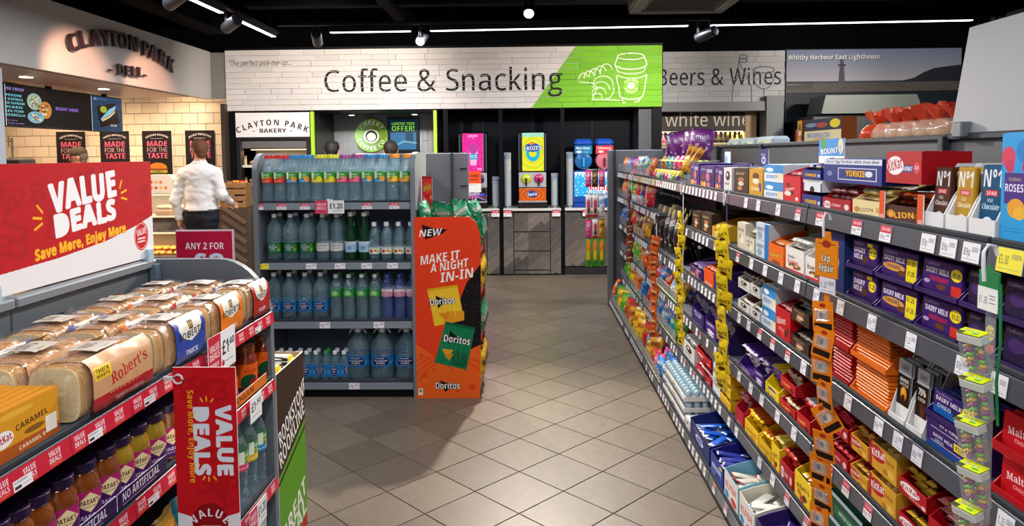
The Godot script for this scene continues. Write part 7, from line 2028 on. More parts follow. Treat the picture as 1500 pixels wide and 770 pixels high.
	tx("GREAT", 10, 366, 190, 48, "#f2efe8", {"rot": -20.0, "sk": 0.15}); tx("DEAL", 24, 416, 170, 48, "#f2efe8", {"rot": -20.0, "sk": 0.15})
	pg([0, 480, 200, 442, 200, 480], "#b8281c")
	cell("whitby", 640, 270, "#8d97ad", 1)
	for k in 130: rc(0, k, 640, 1, Color("#6e7e9c").lerp(Color("#a9a4ab"), k / 130.0))
	rc(0, 118, 640, 10, "#39414e"); pg([390, 122, 430, 118, 470, 108, 500, 90, 540, 74, 600, 66, 642, 62, 642, 122], "#242a31")
	pg([0, 132, 100, 126, 642, 122, 642, 158, 0, 166], "#54504d")
	for k in 240: rc(rng.randf_range(80, 640), rng.randf_range(126, 156), rng.randf_range(2, 6), 2, ["#67615c", "#45423f"][k % 2])
	rc(0, 118, 100, 3, "#23262b")
	for k in 16: rc(k * 6 + 2, 120, 2, 26, "#23262b")
	pg([0, 160, 642, 156, 642, 272, 0, 272], "#1d252c"); for k in 300: rc(rng.randf() * 640, rng.randf_range(168, 268), 5, 2, "#27313a")
	pg([191, 124, 195, 62, 211, 62, 215, 124], "#4c4c50"); rc(188, 56, 30, 6, "#35353a"); rc(196, 40, 14, 16, "#4c4c50"); pg([194, 40, 203, 30, 212, 40], "#35353a")
	tx("Whitby Harbour East Lighthouse", 8, 22, 336, 17, "#23262c"); tx("Whitby Harbour East Lighthouse", 6, 20, 336, 17, "#e4e6ea")
	for i in 4:
		cell("made%d" % i, 150, 260, "#221d1e", 1)
		ta(["FRESH SANDWICHES", "FRESH BAGUETTES", "CHICKEN BURGERS", "JACKET POTATOES"][i], 75, 128, 104, -122, -58, 9, "#ece6e2"); tiny(44, 38, 62, 2, "#cfc8c4")
		tx("MADE", 24, 52, 102, 26, "#e0607a"); tx("FOR THE", 24, 84, 102, 22, "#c9a2a6", {"k": "r"}); tx("TASTE", 24, 112, 102, 26, "#e0607a")
		if i == 2:
			el(75, 186, 46, 26, "#c4762a"); rc(26, 190, 98, 12, "#7a4a22"); rc(30, 200, 92, 10, "#e4b043"); el(75, 216, 46, 14, "#5c3a1e"); rc(34, 206, 80, 6, "#7d9a3a")
		else:
			el(75, 200, 40, 26, ["#b98444", "#c79a58", "#c4762a", "#a8763a"][i]); el(70, 196, 22, 12, "#86a046"); el(90, 206, 14, 9, "#c8553a")
	cell("menu", 420, 200, "#07070c", 1)
	tx("CHOOSE FROM", -40, 14, 120, 14, "#b79bf0", {"sk": 0.1})
	for k in 6: tx(["PEPPERONI", "SPICY MEATBALL", "VEGGIE SUPREME", "CHICKEN", "PULLED PORK", "MOZZARELLA"][k], -30, 46 + k * 19, 100 + (k % 3) * 6, 11, "#7fe0f0")
	tx("TO EAT NOW", -14, 170, 60, 6, "#9b8bd0"); tx("OR TAKE HOME", -14, 184, 90, 6, "#9b8bd0")
	for q in [[126, 72, 34, 42, "#9fb7a2"], [176, 110, 30, 44, "#c9873a"], [130, 150, 38, 30, "#7fb9c8"]]:
		el(q[0], q[1], q[2], q[3], q[4])
		for k in 26: el(q[0] + rng.randf_range(-0.6, 0.6) * q[2], q[1] + rng.randf_range(-0.6, 0.6) * q[3], 4, 4, ["#d7d0a0", "#8a3322", "#4f6a34", "#e4dcc6"][k % 4])
	tx("RIGHT HERE", 226, 88, 120, 16, "#a77df2", {"sk": 0.1})
	cell("dish", 200, 200, "#123a5c", 1)
	for k in 30: rc(0, rng.randf() * 200, 200, 2, ["#1b5682", "#0d2c48"][k % 2])
	pg([30, 60, 150, 30, 180, 150, 50, 180], "#08090d"); tx("TRY", 14, 12, 20, 10, "#e8f2f8"); tiny(40, 14, 60, 4, "#6f8fd8")
	el(74, 74, 22, 20, "#a8b23c"); pg([54, 130, 110, 70, 156, 44, 148, 90, 110, 122, 64, 146], "#7fc8e6"); pg([60, 134, 120, 96, 150, 62, 146, 90, 106, 124, 66, 146], "#c9873a"); ln([64, 140, 110, 116, 146, 84], 6, "#d8dcc0")
	tx("£3.50", 116, 158, 40, 12, "#e8f2f8")
	cell("offer", 120, 130, "#0b2233", 1)
	rc(8, 8, 104, 114, "#3b7fae"); rc(8, 8, 104, 46, "#0e2d3c"); rc(70, 50, 30, 50, "#20506e"); ln([10, 116, 60, 90, 110, 96], 8.0, "#7fb6d4")
	tx("LIMITED TIME", 14, 14, 92, 10, "#9be83a"); tx("OFFER!", 14, 28, 92, 20, "#9be83a")
	cell("cheeky", 200, 200, "#8cab6e", 1)
	pg([100, 0, 200, 0, 200, 200, 140, 200], "#7ba030")
	ln(arcp(100, 100, 97, 97, 0, 360, 40), 5.0, "#8fc63c")
	ta("CHEEKY", 100, 100, 66, -150, -30, 25, "#f4f6ee"); ta("COFFEE CO.", 100, 100, 90, 168, 12, 24, "#f4f6ee", {"under": true})
	el(100, 104, 48, 42, "#eef0e8"); el(100, 104, 36, 34, "#2c2f2a"); el(100, 108, 28, 26, "#eef0e8")
	cell("cherry", 120, 240, "#e8259a", 1)
	for k in 40: el(rng.randf() * 120, rng.randf() * 240, rng.randf_range(1, 5), rng.randf_range(1, 5), ["#f45cb8", "#ff8fd0"][k % 2])
	for k in 14: ln([60, 110, 60 + 120 * cos(k * 0.45), 110 + 140 * sin(k * 0.45)], 3.0, "#f045ad")
	pg([38, 116, 88, 116, 80, 200, 46, 200], "#f7b6dc"); rc(40, 130, 46, 34, "#2aa7c8"); el(62, 96, 26, 34, "#c0479a"); tx("ICE", 44, 138, 38, 16, "#f4f8fa"); tx("CHERRY", 30, 10, 60, 15, "#fbd9ee"); tiny(86, 220, 24, 4, "#ffe6f4", 2)
	cell("frozen", 130, 240, "#e4e21c", 1)
	for k in 6: ln(arcp(64, 110, 42 + k * 14, 60 + k * 17, 0, 360, 26), 6.0, ["#f3ee5a", "#cfdc2a"][k % 2])
	rc(0, 0, 130, 26, "#a8e0c8"); el(64, 122, 42, 58, "#28b4d8"); el(64, 128, 22, 24, "#e4e21c"); el(62, 92, 46, 28, "#1c58b0")
	tx("FROZEN", 12, 84, 106, 24, "#f4f7fa", {"ol": "#12367a", "rot": -4.0}); el(56, 66, 16, 10, "#f08a1c")
	cell("fantaorange", 160, 70, "#c4540f", 1)
	for k in 7: ln(arcp(80, 36, 14 + k * 13, 8 + k * 7, 0, 360, 26), 4.0, ["#d8691a", "#a94308"][k % 2])
	el(78, 32, 32, 19, "#1f3f8a"); tx("Fanta", 52, 24, 52, 17, "#f3efe6", {"rot": -6.0})
	cell("burst", 130, 56, "#0a0c12", 1)
	for k in 46: ln([65, 28, 65 + rng.randf_range(-70, 70), 28 + rng.randf_range(-34, 34)], 2.0, ["#c03fa0", "#2a8fd0", "#e0a02a", "#5a3fc0"][k % 4])
	tx("FROZEN", 36, 14, 60, 14, "#cfd6ee"); tx("SLUSH", 42, 32, 48, 10, "#e06ab4")
	cell("coming", 80, 110, "#e2501e", 1)
	rc(0, 64, 80, 46, "#dcdad6"); tx("COMING", 14, 18, 54, 13, "#2b1a12"); tx("SOON", 20, 38, 42, 13, "#2b1a12"); tiny(8, 70, 50, 3, "#8a8a8a")
	cell("polar", 110, 110, "#2f9ad0", 1)
	for k in 60: el(rng.randf() * 110, rng.randf() * 110, 2, 2, "#cfeaf6")
	for k in 11: pg([k * 10, 0, k * 10 + 10, 0, k * 10 + 5, rng.randf_range(14, 40)], "#dff2fa")
	rc(0, 88, 110, 22, "#16448c"); tx("Polar", 46, 46, 58, 22, "#d02a3a", {"ol": "#eef4f8"}); tx("Krush", 46, 72, 58, 20, "#18387c", {"ol": "#eef4f8"})
	cell("drumblue", 80, 60, "#1f6f9c", 1)
	tx("Blue Rasp", 8, 10, 60, 14, "#eaf2f6"); el(20, 44, 12, 9, "#d8e6ee"); el(52, 46, 14, 8, "#3f93c0")
	cell("drumred", 80, 60, "#c8303a", 1)
	tx("Cherry", 10, 10, 60, 16, "#f6eeee"); el(24, 44, 12, 9, "#f0d0d4"); el(56, 44, 12, 9, "#8a141f")
	cell("any2", 260, 150, "#c21840")
	for k in 10: el(rng.randf() * 260, rng.randf() * 150, 22, 16, "#b81539")
	tx("ANY 2 FOR", 42, 52, 178, 30, "#f4eef0"); tx("£2", 70, 102, 150, 90, "#cfe0f0")
	cell("whitewine", 300, 60, "#4a4644")
	tx("white wine", 20, 4, 262, 40, "#d9cdb8", {"k": "r"})

# ---------------------------------------------------------------- what is printed on tickets and packages (page 0)
func ticket(called: String, bg, head, price: String, w := 96, h := 66) -> void:
	cell(called, w, h, bg)
	ln([0, 0, w, 0, w, h, 0, h, 0, 0], 2.0, "#d9b9be")
	if head: rc(0, 0, w, h * 0.45, head); tx("2 for £1.60", w * 0.14, h * 0.12, w * 0.72, h * 0.2, "#f4e6e8")
	tx(price, w * 0.1, h * (0.3 if not head else 0.56), w * 0.36, h * (0.36 if not head else 0.22), "#27272a", {"k": "mb"})
	tiny(w * 0.56, h * (0.22 if not head else 0.54), w * 0.36, 2, "#6c6c70", 5 if not head else 3); tiny(w * 0.1, h * 0.84, w * 0.8, 2, "#8a8a90")
func pack_face(called: String, w: int, h: int, bg, words: Array, spots := [], bars := []) -> void:
	# words: [text, x, y, w, h, colour, options]; spots: [x, y, rx, ry, colour]; bars: [x, y, w, h, colour]; all in fractions
	cell(called, w, h, bg)
	for b in bars: rc(b[0] * w, b[1] * h, b[2] * w, b[3] * h, b[4])
	for e in spots: el(e[0] * w, e[1] * h, e[2] * w, e[3] * h, e[4])
	for t in words: tx(t[0], t[1] * w, t[2] * h, t[3] * w, t[4] * h, t[5], t[6] if t.size() > 6 else {})
func draw_packs() -> void:
	ticket("ticket", "#e9e7ea", null, "89p"); ticket("ticket2", "#e9e7ea", null, "1.25"); ticket("ticketred", "#ebe9ea", "#c8304a", "80p"); ticket("ticketyellow", "#f0e23c", null, "£3.00", 120, 84)
	cell("valuestrip", 400, 60, "#c8263a")
	for k in 3:
		tx("VALUE", 20 + k * 130, 9, 62, 17, "#f2e4e6"); tx("DEALS", 20 + k * 130, 30, 62, 15, "#f2e4e6"); rc(20 + k * 130, 50, 62, 2, "#e8a03a")
	cell("price140", 190, 130, "#efeeee")
	rc(0, 0, 84, 130, "#c8263a"); tx("VALUE", 10, 28, 64, 22, "#f4ecec", {"rot": -4.0}); tx("DEALS", 10, 54, 64, 22, "#f4ecec", {"rot": -4.0}); tiny(12, 88, 56, 3, "#f4ecec", 3)
	tx("£1", 94, 34, 44, 46, "#1b1b1d"); tx(".40", 138, 34, 44, 24, "#1b1b1d"); el(98, 106, 10, 10, "#c8263a"); tiny(116, 102, 56, 4, "#8a8a8a")
	cell("price150", 130, 130, "#efeeee")
	tx("£1", 12, 30, 44, 46, "#1b1b1d"); tx(".50", 62, 28, 56, 26, "#1b1b1d"); tiny(20, 100, 90, 4, "#8a8a8a", 1)
	cell("price120", 190, 84, "#efeeee")
	rc(0, 0, 84, 84, "#d8405e"); tx("VALUE", 12, 16, 60, 18, "#f4ecec"); tx("DEALS", 12, 40, 60, 18, "#f4ecec"); tx("£1.20", 96, 20, 84, 32, "#26314a"); tiny(120, 64, 56, 4, "#8a8a8a")
	cell("minislip", 90, 50, "#e6e4e4")
	tiny(6, 8, 60, 3, "#6a6a6a", 2); rc(6, 28, 30, 14, "#2e2e30"); tiny(44, 32, 36, 3, "#8a8a8a", 1)
	# chocolate
	pack_face("dm_plain", 220, 110, "#3a1f66", [["Cadbury", .05, .06, .4, .1, "#c9b3e2", {"k": "sr", "sk": .3}], ["DAIRY", .08, .26, .46, .2, "#f3eff6"], ["MILK", .08, .52, .36, .2, "#f3eff6"], ["£1.25", .66, .3, .3, .18, "#33204a"]], [[.82, .38, .16, .22, "#f4dc1c"], [.52, .7, .12, .14, "#5a3420"]], [[.0, .8, 1, .2, "#2a164e"], [.6, .02, .2, .14, "#f4dc1c"]])
	pack_face("dm_caramel", 220, 110, "#3a1f66", [["Cadbury", .05, .06, .4, .1, "#c9b3e2", {"k": "sr", "sk": .3}], ["DAIRY MILK", .06, .24, .6, .18, "#f3eff6"], ["CARAMEL", .12, .54, .44, .13, "#3a1f66"], ["£1.25", .74, .26, .2, .16, "#33204a"], ["£1.25", .76, .62, .18, .16, "#33204a"]], [[.36, .62, .32, .15, "#d9a03a"], [.6, .78, .12, .1, "#6a3d20"]], [[.72, .2, .28, .8, "#f4dc1c"]])
	pack_face("dm_fruit", 220, 110, "#3a1f66", [["Cadbury", .05, .06, .4, .1, "#c9b3e2", {"k": "sr", "sk": .3}], ["DAIRY MILK", .08, .24, .6, .18, "#f3eff6"], ["FRUIT&NUT", .2, .52, .48, .15, "#d8263e"], ["£1.25", .78, .26, .18, .16, "#33204a"]], [[.86, .32, .14, .2, "#f4dc1c"], [.5, .82, .12, .1, "#6a3d20"], [.12, .72, .08, .07, "#b9a9d0"]], [[.76, .68, .24, .32, "#d8302a"]])
	pack_face("dm_dark", 220, 110, "#2c2140", [["Cadbury", .05, .06, .4, .1, "#c9b3e2", {"k": "sr", "sk": .3}], ["£1.25", .72, .3, .24, .2, "#33204a"]], [[.82, .4, .16, .24, "#f4dc1c"], [.3, .5, .2, .2, "#4b2f6a"]], [[.7, .74, .3, .26, "#d8581e"]])
	pack_face("dm_oreo", 220, 110, "#3a1f66", [["Cadbury", .05, .06, .4, .1, "#c9b3e2", {"k": "sr", "sk": .3}], ["DAIRY MILK", .06, .24, .62, .18, "#f3eff6"], ["OREO", .1, .54, .34, .16, "#bfe0f6"], ["£1.25", .74, .26, .22, .16, "#33204a"]], [[.84, .32, .15, .2, "#f4dc1c"], [.62, .76, .14, .14, "#20242c"]], [[0, .66, 1, .34, "#1c5fae"]])
	pack_face("dm_case", 200, 150, "#3a1f66", [["17 x 120g", .3, .08, .4, .08, "#e8e2f0"], ["DAIRY MILK", .16, .44, .44, .1, "#f3eff6"], ["OREO", .2, .6, .2, .08, "#bfe0f6"], ["£1.25", .66, .42, .18, .12, "#33204a"]], [], [[0, .76, 1, .24, "#1c4fa0"], [.1, .26, .8, .02, "#e8e2f0"], [.1, .7, .8, .02, "#e8e2f0"], [.62, .36, .26, .24, "#f4dc1c"]])
	pack_face("kitkat", 180, 110, "#b5121e", [["KitKat", .1, .26, .62, .3, "#b5121e", {"rot": -10.0}], ["Have a break", .4, .76, .5, .1, "#f3e2e2"]], [[.4, .42, .36, .3, "#f4efec"], [.9, .8, .07, .12, "#e8d0d0"]])
	pack_face("kitkat_gold", 180, 110, "#d9a02c", [["KitKat", .08, .2, .5, .28, "#f4efec", {"rot": -10.0}], ["GOLD", .62, .3, .28, .14, "#7a3c12"]], [[.3, .36, .3, .28, "#b5121e"], [.8, .74, .12, .14, "#efc14c"], [.6, .8, .1, .1, "#b9781a"]], [[0, 0, .1, 1, "#b5121e"]])
	pack_face("kitkat_chunky", 200, 120, "#b5121e", [["KitKat", .05, .24, .42, .34, "#b5121e", {"rot": -12.0}], ["CHUNKY", .46, .46, .3, .14, "#f2f2f6"], ["DUO", .82, .44, .1, .1, "#f0e8e8"]], [[.27, .44, .24, .3, "#f4efec"], [.87, .5, .08, .17, "#d64a50"]], [[.44, .42, .34, .22, "#3a2f7a"]])
	pack_face("kitkat_tray", 180, 80, "#a8101c", [["KitKat", .06, .4, .26, .3, "#a8101c"], ["CHUNKY", .36, .42, .3, .2, "#f0dede"]], [[.18, .56, .14, .3, "#f2ecea"], [.86, .56, .08, .22, "#e8d2d2"]])
	pack_face("caramel_kk", 220, 200, "#e09a20", [["KitKat", .02, .46, .24, .14, "#b5121e", {"rot": -8.0}], ["CARAMEL", .32, .36, .5, .11, "#4a2a10", {"rot": -6.0}], ["CARAMEL 9", .36, .8, .4, .08, "#f2e2cc", {"rot": -4.0}]], [[.14, .54, .15, .16, "#f6f0ea"], [.3, .14, .3, .06, "#efb23a"], [.6, .6, .16, .06, "#8a5a1c"]], [[0, .72, 1, .28, "#b5561c"], [.78, .5, .18, .34, "#f4ead8"]])
	pack_face("yorkie", 170, 100, "#20307e", [["YORKIE", .16, .42, .62, .3, "#f2c820", {"ol": "#7a1c1c"}]], [[.9, .6, .06, .16, "#c9d0e8"]])
	pack_face("yorkie_case", 300, 110, "#20307e", [["24 x 72g Yorkie Milk Duo Bar", .06, .06, .9, .1, "#2a2f52"], ["YORKIE", .42, .46, .32, .24, "#f2c820", {"ol": "#7a1c1c"}]], [[.12, .62, .05, .12, "#6f7cb8"], [.8, .58, .06, .12, "#e0e4f0"]], [[0, 0, 1, .22, "#d9dde8"], [.28, .36, .64, .03, "#d9dde8"], [.28, .82, .64, .03, "#d9dde8"], [.28, .36, .012, .49, "#d9dde8"], [.91, .36, .012, .49, "#d9dde8"]])
	pack_face("yorkie_white", 170, 100, "#dfe2e6", [["24 x 46g YORKIE BARS", .1, .08, .8, .1, "#3a3f52"]], [[.5, .86, .12, .3, "#17171c"]], [[0, .3, .06, .7, "#20307e"], [.94, .3, .06, .7, "#20307e"]])
	pack_face("bounty", 150, 100, "#dfe9ee", [["BOUNTY", .12, .6, .6, .2, "#2a6ab0"]], [[.8, .66, .16, .2, "#e8dfae"], [.3, .3, .2, .12, "#f4f6f6"]], [[0, 0, 1, .48, "#2f8fd0"], [.1, .18, .34, .14, "#5cb0e0"]])
	pack_face("bounty_card", 140, 120, "#3a8fd0", [["BOUNTY", .08, .36, .8, .22, "#f4f6f2", {"ol": "#1c5a94", "rot": -5.0}]], [[.2, .16, .1, .3, "#4f9a4a"], [.86, .3, .1, .3, "#e0d8b0"], [.55, .86, .18, .12, "#4a2a1a"]], [[0, .68, 1, .32, "#f0ece0"]])
	pack_face("maltesers", 120, 170, "#d2202c", [["Maltesers", .14, .44, .5, .1, "#f2e8e4", {"rot": -14.0}]], [[.4, .54, .3, .16, "#b5141f"], [.3, .34, .1, .07, "#5a1c16"], [.52, .64, .1, .07, "#4a1812"], [.28, .66, .2, .09, "#f0dcd8"], [.8, .82, .08, .07, "#f0dede"]], [[0, 0, 1, .06, "#b5141f"]])
	pack_face("malt_box", 220, 110, "#c41420", [["Maltesers", .08, .3, .6, .2, "#f4e6e2", {"rot": -6.0, "k": "sb"}], ["CHOCOLATE", .2, .62, .4, .1, "#e8b8b0"]], [[.72, .72, .1, .12, "#5a2216"], [.84, .6, .08, .1, "#6a2a1a"], [.5, .8, .12, .1, "#d83a34"]])
	pack_face("lion", 200, 110, "#4a2416", [["LION", .26, .36, .54, .32, "#f2c01c", {"ol": "#8a2c10", "rot": -8.0}]], [[.16, .52, .12, .24, "#d8862a"], [.16, .54, .07, .14, "#f0b04a"], [.9, .5, .08, .2, "#8a3c14"]])
	pack_face("lion_white", 180, 110, "#e6d39a", [["LION", .28, .46, .4, .22, "#7a4a1c", {"ol": "#f0e2b4", "rot": -8.0}]], [[.16, .6, .1, .18, "#c48a3a"], [.84, .5, .08, .16, "#c9a860"]])
	pack_face("duo_flap", 50, 150, "#e2511a", [["DUO", .14, .78, .72, .12, "#f6ece4", {"sk": .2}]])
	for q in [["n1_brown", "#4e2a1e", "#eae4de"], ["n1_gold", "#b98d2e", "#f2ead6"], ["n1_blue", "#0f4f74", "#e4eef2"]]:
		pack_face(q[0], 100, 230, q[1], [["N°1", .08, .05, .84, .26, "#e9e9e9"], ["SPAR", .26, .37, .48, .06, "#f0dcdc"], ["Milk", .3, .48, .3, .05, q[2], {"k": "sr", "sk": .2}], ["Chocolate", .1, .56, .8, .08, q[2], {"k": "sb", "sk": .25}]], [[.4, .84, .24, .09, q[2]], [.66, .92, .24, .06, "#5c2418"]], [[.2, .355, .6, .09, "#c8242e"]])
	pack_face("roses", 200, 420, "#1f9ad8", [["Cadbury", .18, .4, .3, .03, "#d9c060", {"k": "sr"}], ["ROSES", .1, .46, .42, .07, "#f0ecf4"]], [[.16, .22, .16, .1, "#d83a5c"], [.5, .16, .16, .1, "#1c7fc4"], [.66, .3, .18, .09, "#b0246a"], [.36, .68, .2, .09, "#e8a02a"], [.44, .72, .14, .06, "#f0b43a"], [.2, .3, .1, .06, "#c8305a"], [.84, .1, .1, .05, "#4a9a3a"], [.84, .1, .06, .03, "#d8e8c0"], [.7, .62, .1, .02, "#1a6a3a"]], [[.08, .36, .48, .28, "#4a2a80"], [.1, .86, .36, .006, "#1676a8"], [.1, .89, .4, .006, "#1676a8"]])
	pack_face("hershey_box", 130, 150, "#c9d6dc", [["HERSHEY'S", .08, .12, .56, .1, "#2a2a30"], ["HERSHEY'S", .08, .6, .56, .1, "#2a2a30"]], [[.3, .34, .2, .1, "#8aa6b6"], [.3, .82, .2, .1, "#8aa6b6"]], [[.68, 0, .32, 1, "#1f6fb8"], [0, .46, .68, .02, "#8898a0"]])
	pack_face("hershey_bar", 220, 60, "#6a6f72", [["HERSHEY'S", .06, .3, .6, .5, "#17171a"]], [[.8, .5, .06, .3, "#3f8a3a"]])
	pack_face("reese", 120, 140, "#ee6a12", [["Reese's", .14, .42, .72, .16, "#f4dc3a", {"sk": .25, "rot": -8.0, "ol": "#7a3410"}]], [[.5, .84, .28, .1, "#8a4a1c"]])
	pack_face("bueno", 140, 140, "#ebe6dc", [["kinder", .12, .3, .4, .12, "#2a2a2e"], ["bueno", .12, .46, .56, .18, "#c9202a", {"sk": .1}]], [[.5, .7, .34, .12, "#8a5a34"], [.34, .76, .1, .06, "#e8d8b8"], [.6, .66, .1, .06, "#d8b88a"]], [[0, .86, 1, .14, "#d8302a"]])
	pack_face("bueno_red", 120, 140, "#ece8e2", [["bueno", .1, .3, .7, .2, "#26262a", {"sk": .1}]], [[.5, .66, .3, .12, "#8a5a34"], [.4, .72, .12, .06, "#ead8b4"]], [[.7, 0, .3, 1, "#d8302a"], [0, .82, 1, .18, "#d8302a"]])
	pack_face("cream_box", 110, 150, "#d8cfb8", [["MILKYBAR", .1, .2, .7, .12, "#6a5a3c"]], [[.5, .6, .26, .16, "#f0ead8"], [.34, .5, .12, .1, "#b09a6a"]])
	pack_face("brown_box", 110, 150, "#3e2c20", [["GALAXY", .14, .16, .6, .1, "#c9a86a"]], [[.5, .44, .2, .09, "#b9704a"], [.5, .6, .2, .09, "#e0c8a8"], [.42, .78, .16, .08, "#c08a4a"]])
	pack_face("gold_box", 110, 130, "#cf9a2a", [["CARAMEL", .14, .66, .66, .12, "#f0e0b0"]], [[.5, .26, .24, .12, "#6a3a1c"], [.5, .44, .24, .1, "#efe2c4"]], [[.72, .5, .18, .3, "#6a3f8a"]])
	pack_face("purple_box", 160, 120, "#43276e", [["Cadbury", .1, .1, .36, .1, "#e2d6f0", {"k": "sr", "sk": .3}], ["CREME", .5, .14, .36, .14, "#f0ecf4"]], [[.24, .54, .12, .14, "#6a3a24"], [.56, .5, .13, .2, "#c96a8a"], [.82, .56, .1, .2, "#2c1a4c"], [.16, .84, .1, .12, "#e88a3a"], [.34, .84, .08, .12, "#f0cc3a"], [.6, .84, .12, .1, "#e06a8a"]])
	pack_face("purple_head", 240, 40, "#3f2468", [["CHOCOLATE EGGS FOR SHARING", .06, .3, .5, .36, "#e6dcf2"]])
	pack_face("white_card", 110, 130, "#d9d8d4", [["Lindor", .12, .6, .6, .12, "#3a2a20"]], [[.5, .34, .26, .2, "#3a1c18"], [.44, .3, .1, .08, "#e8e0da"]])
	pack_face("twirl", 110, 130, "#46257c", [["TWIRL", .1, .1, .7, .14, "#f0e8f4", {"rot": -10.0}]], [[.5, .6, .3, .1, "#f0eaf4"], [.5, .8, .3, .08, "#e4d8ee"]])
	pack_face("flake", 130, 110, "#f0d420", [["FLAKE", .2, .7, .56, .2, "#4a2a80", {"rot": -6.0}]], [[.5, .3, .3, .12, "#5a3a90"], [.5, .42, .3, .06, "#efe4b0"]])
	pack_face("galaxy_red", 140, 110, "#c21a22", [["Crunch", .1, .36, .56, .26, "#f2c048", {"sk": .2, "rot": -6.0}]], [[.76, .7, .14, .18, "#5c1a14"]])
	pack_face("yellow_bar", 130, 110, "#f0c41c", [["CRUNCHIE", .08, .4, .8, .2, "#8a2a14", {"rot": -8.0}]], [[.6, .78, .2, .1, "#c98a1c"]])
	pack_face("peanut", 120, 160, "#f2cb1e", [["m&m's", .12, .3, .74, .18, "#4a2412", {"rot": -14.0}]], [[.3, .66, .14, .1, "#c8701c"], [.6, .7, .14, .1, "#3a2a1c"], [.46, .82, .14, .1, "#b8341c"]])
	pack_face("milkybar", 140, 100, "#e8e6dc", [["MILKYBAR", .08, .3, .8, .24, "#c8202c", {"rot": -6.0, "ol": "#f4f2ea"}]], [[.2, .8, .14, .12, "#3a8fd0"], [.7, .78, .2, .12, "#d83a3a"]])
	pack_face("milky_case", 180, 60, "#6fb4d4", [["48 x MILKYBAR 25g", .14, .24, .72, .4, "#1c3a5c"]])
	pack_face("milkyway", 140, 100, "#223a9a", [["Milky Way", .1, .36, .76, .24, "#f0f2f6", {"sk": .2, "rot": -8.0}]], [[.8, .2, .1, .08, "#f0d83a"], [.2, .84, .2, .08, "#4a7ad0"]])
	pack_face("fredo", 130, 110, "#3a2a6e", [["48 x 18g", .2, .1, .6, .14, "#e8e4f0"], ["PACKS", .3, .3, .4, .12, "#e8e4f0"]])
	pack_face("navy_tub", 130, 130, "#1c2a66", [["Cadbury", .2, .2, .5, .1, "#d8dcf0", {"k": "sr", "sk": .3}]], [[.5, .5, .2, .16, "#e8eaf0"], [.5, .5, .14, .1, "#2f5ac0"]])
	pack_face("crimson", 120, 130, "#b81832", [["wispa", .2, .8, .5, .12, "#f0d4d8"]])
	pack_face("green_case", 160, 90, "#0f4a34", [["AFTER EIGHT", .3, .5, .5, .16, "#d8e4d4"]], [], [[.0, 0, 1, .16, "#b8ccd4"], [.16, .42, .72, .36, "#1a6a4a"]])
	pack_face("egg_card", 150, 90, "#e9e6e2", [["KINDER EGGS", .2, .06, .6, .14, "#4a2c22"], ["COOKIE", .2, .7, .5, .14, "#3a2a2a"]], [[.14, .46, .07, .14, "#7a4a2a"], [.34, .5, .07, .14, "#e0c090"], [.54, .46, .07, .14, "#7a4a2a"], [.76, .5, .07, .14, "#e0c090"]], [[0, .9, 1, .1, "#4a3a34"]])
	pack_face("lindt_orange", 100, 190, "#17130f", [["Lindt", .2, .06, .6, .08, "#3a3a3e", {"k": "sb", "sk": .3}], ["ORANGE", .16, .3, .68, .06, "#efe9dc"], ["INTENSE", .16, .38, .68, .05, "#d8c8a8"]], [[.52, .56, .24, .12, "#ee8a14"], [.46, .52, .16, .07, "#f6b03a"], [.5, .66, .16, .09, "#3a1c10"]], [[0, 0, 1, .24, "#a9adb2"], [0, .76, 1, .24, "#e4e2de"]])
	pack_face("lindt_70", 100, 190, "#17130f", [["Lindt", .2, .06, .6, .08, "#3a3a3e", {"k": "sb", "sk": .3}], ["70%", .18, .3, .6, .11, "#efe9dc"], ["COCOA", .18, .45, .6, .05, "#efe9dc"]], [[.56, .6, .22, .1, "#4a2216"], [.6, .68, .18, .08, "#5c2c1a"]], [[0, 0, 1, .24, "#a9adb2"], [0, .76, 1, .24, "#e4e2de"]])
	pack_face("terry", 60, 120, "#e8701a", [["ORANGE", .1, .1, .8, .1, "#3a2418"]], [[.5, .5, .3, .14, "#c9520f"], [.5, .8, .3, .08, "#f2903a"]])
	pack_face("redbar", 60, 120, "#a8161c", [["MALT", .1, .14, .8, .12, "#f0d0c8"]], [[.5, .6, .3, .1, "#7a0f14"]])
	pack_face("white_tray", 60, 60, "#e4e4e2", [])
	# sachets, hanging cards
	pack_face("lap_head", 110, 150, "#ef8a14", [["Lap", .3, .5, .36, .16, "#fbf1e2", {"ol": "#5a2e08"}], ["Repair", .18, .72, .64, .16, "#fbf1e2", {"ol": "#5a2e08"}]], [[.5, .28, .2, .08, "#a8341c"]], [[.12, .27, .76, .02, "#7a4212"]])
	pack_face("lap_card", 90, 110, "#ef8414", [["REPAIR", .14, .78, .7, .1, "#2a1a0c"]], [[.5, .14, .16, .07, "#a8341c"], [.5, .46, .26, .18, "#f6c88a"], [.42, .46, .1, .1, "#4f7ab0"]], [[.08, .72, .84, .2, "#1f1712"]])
	pack_face("tic_ticket", 100, 70, "#ecebe6", [["£1.65", .1, .4, .4, .3, "#2a2a2c", {"k": "mb"}]], [], [[.6, .3, .3, .04, "#7a7a7e"], [.6, .44, .3, .04, "#7a7a7e"], [.6, .6, .3, .04, "#7a7a7e"]])
	pack_face("tic_top", 90, 90, "#cfd81a", [["tic tac", .14, .3, .6, .16, "#f2f4ea", {"ol": "#3a7a1c"}]], [[.7, .7, .14, .1, "#3aa83a"], [.24, .2, .1, .1, "#e8a02a"]], [[0, .62, .3, .38, "#4a4a3a"]])
	pack_face("mm_yellow", 90, 120, "#f2d01c", [["m&m's", .1, .4, .8, .2, "#3a200f", {"rot": -12.0}]], [[.5, .74, .24, .1, "#3f2814"], [.3, .2, .1, .07, "#c8861c"]])
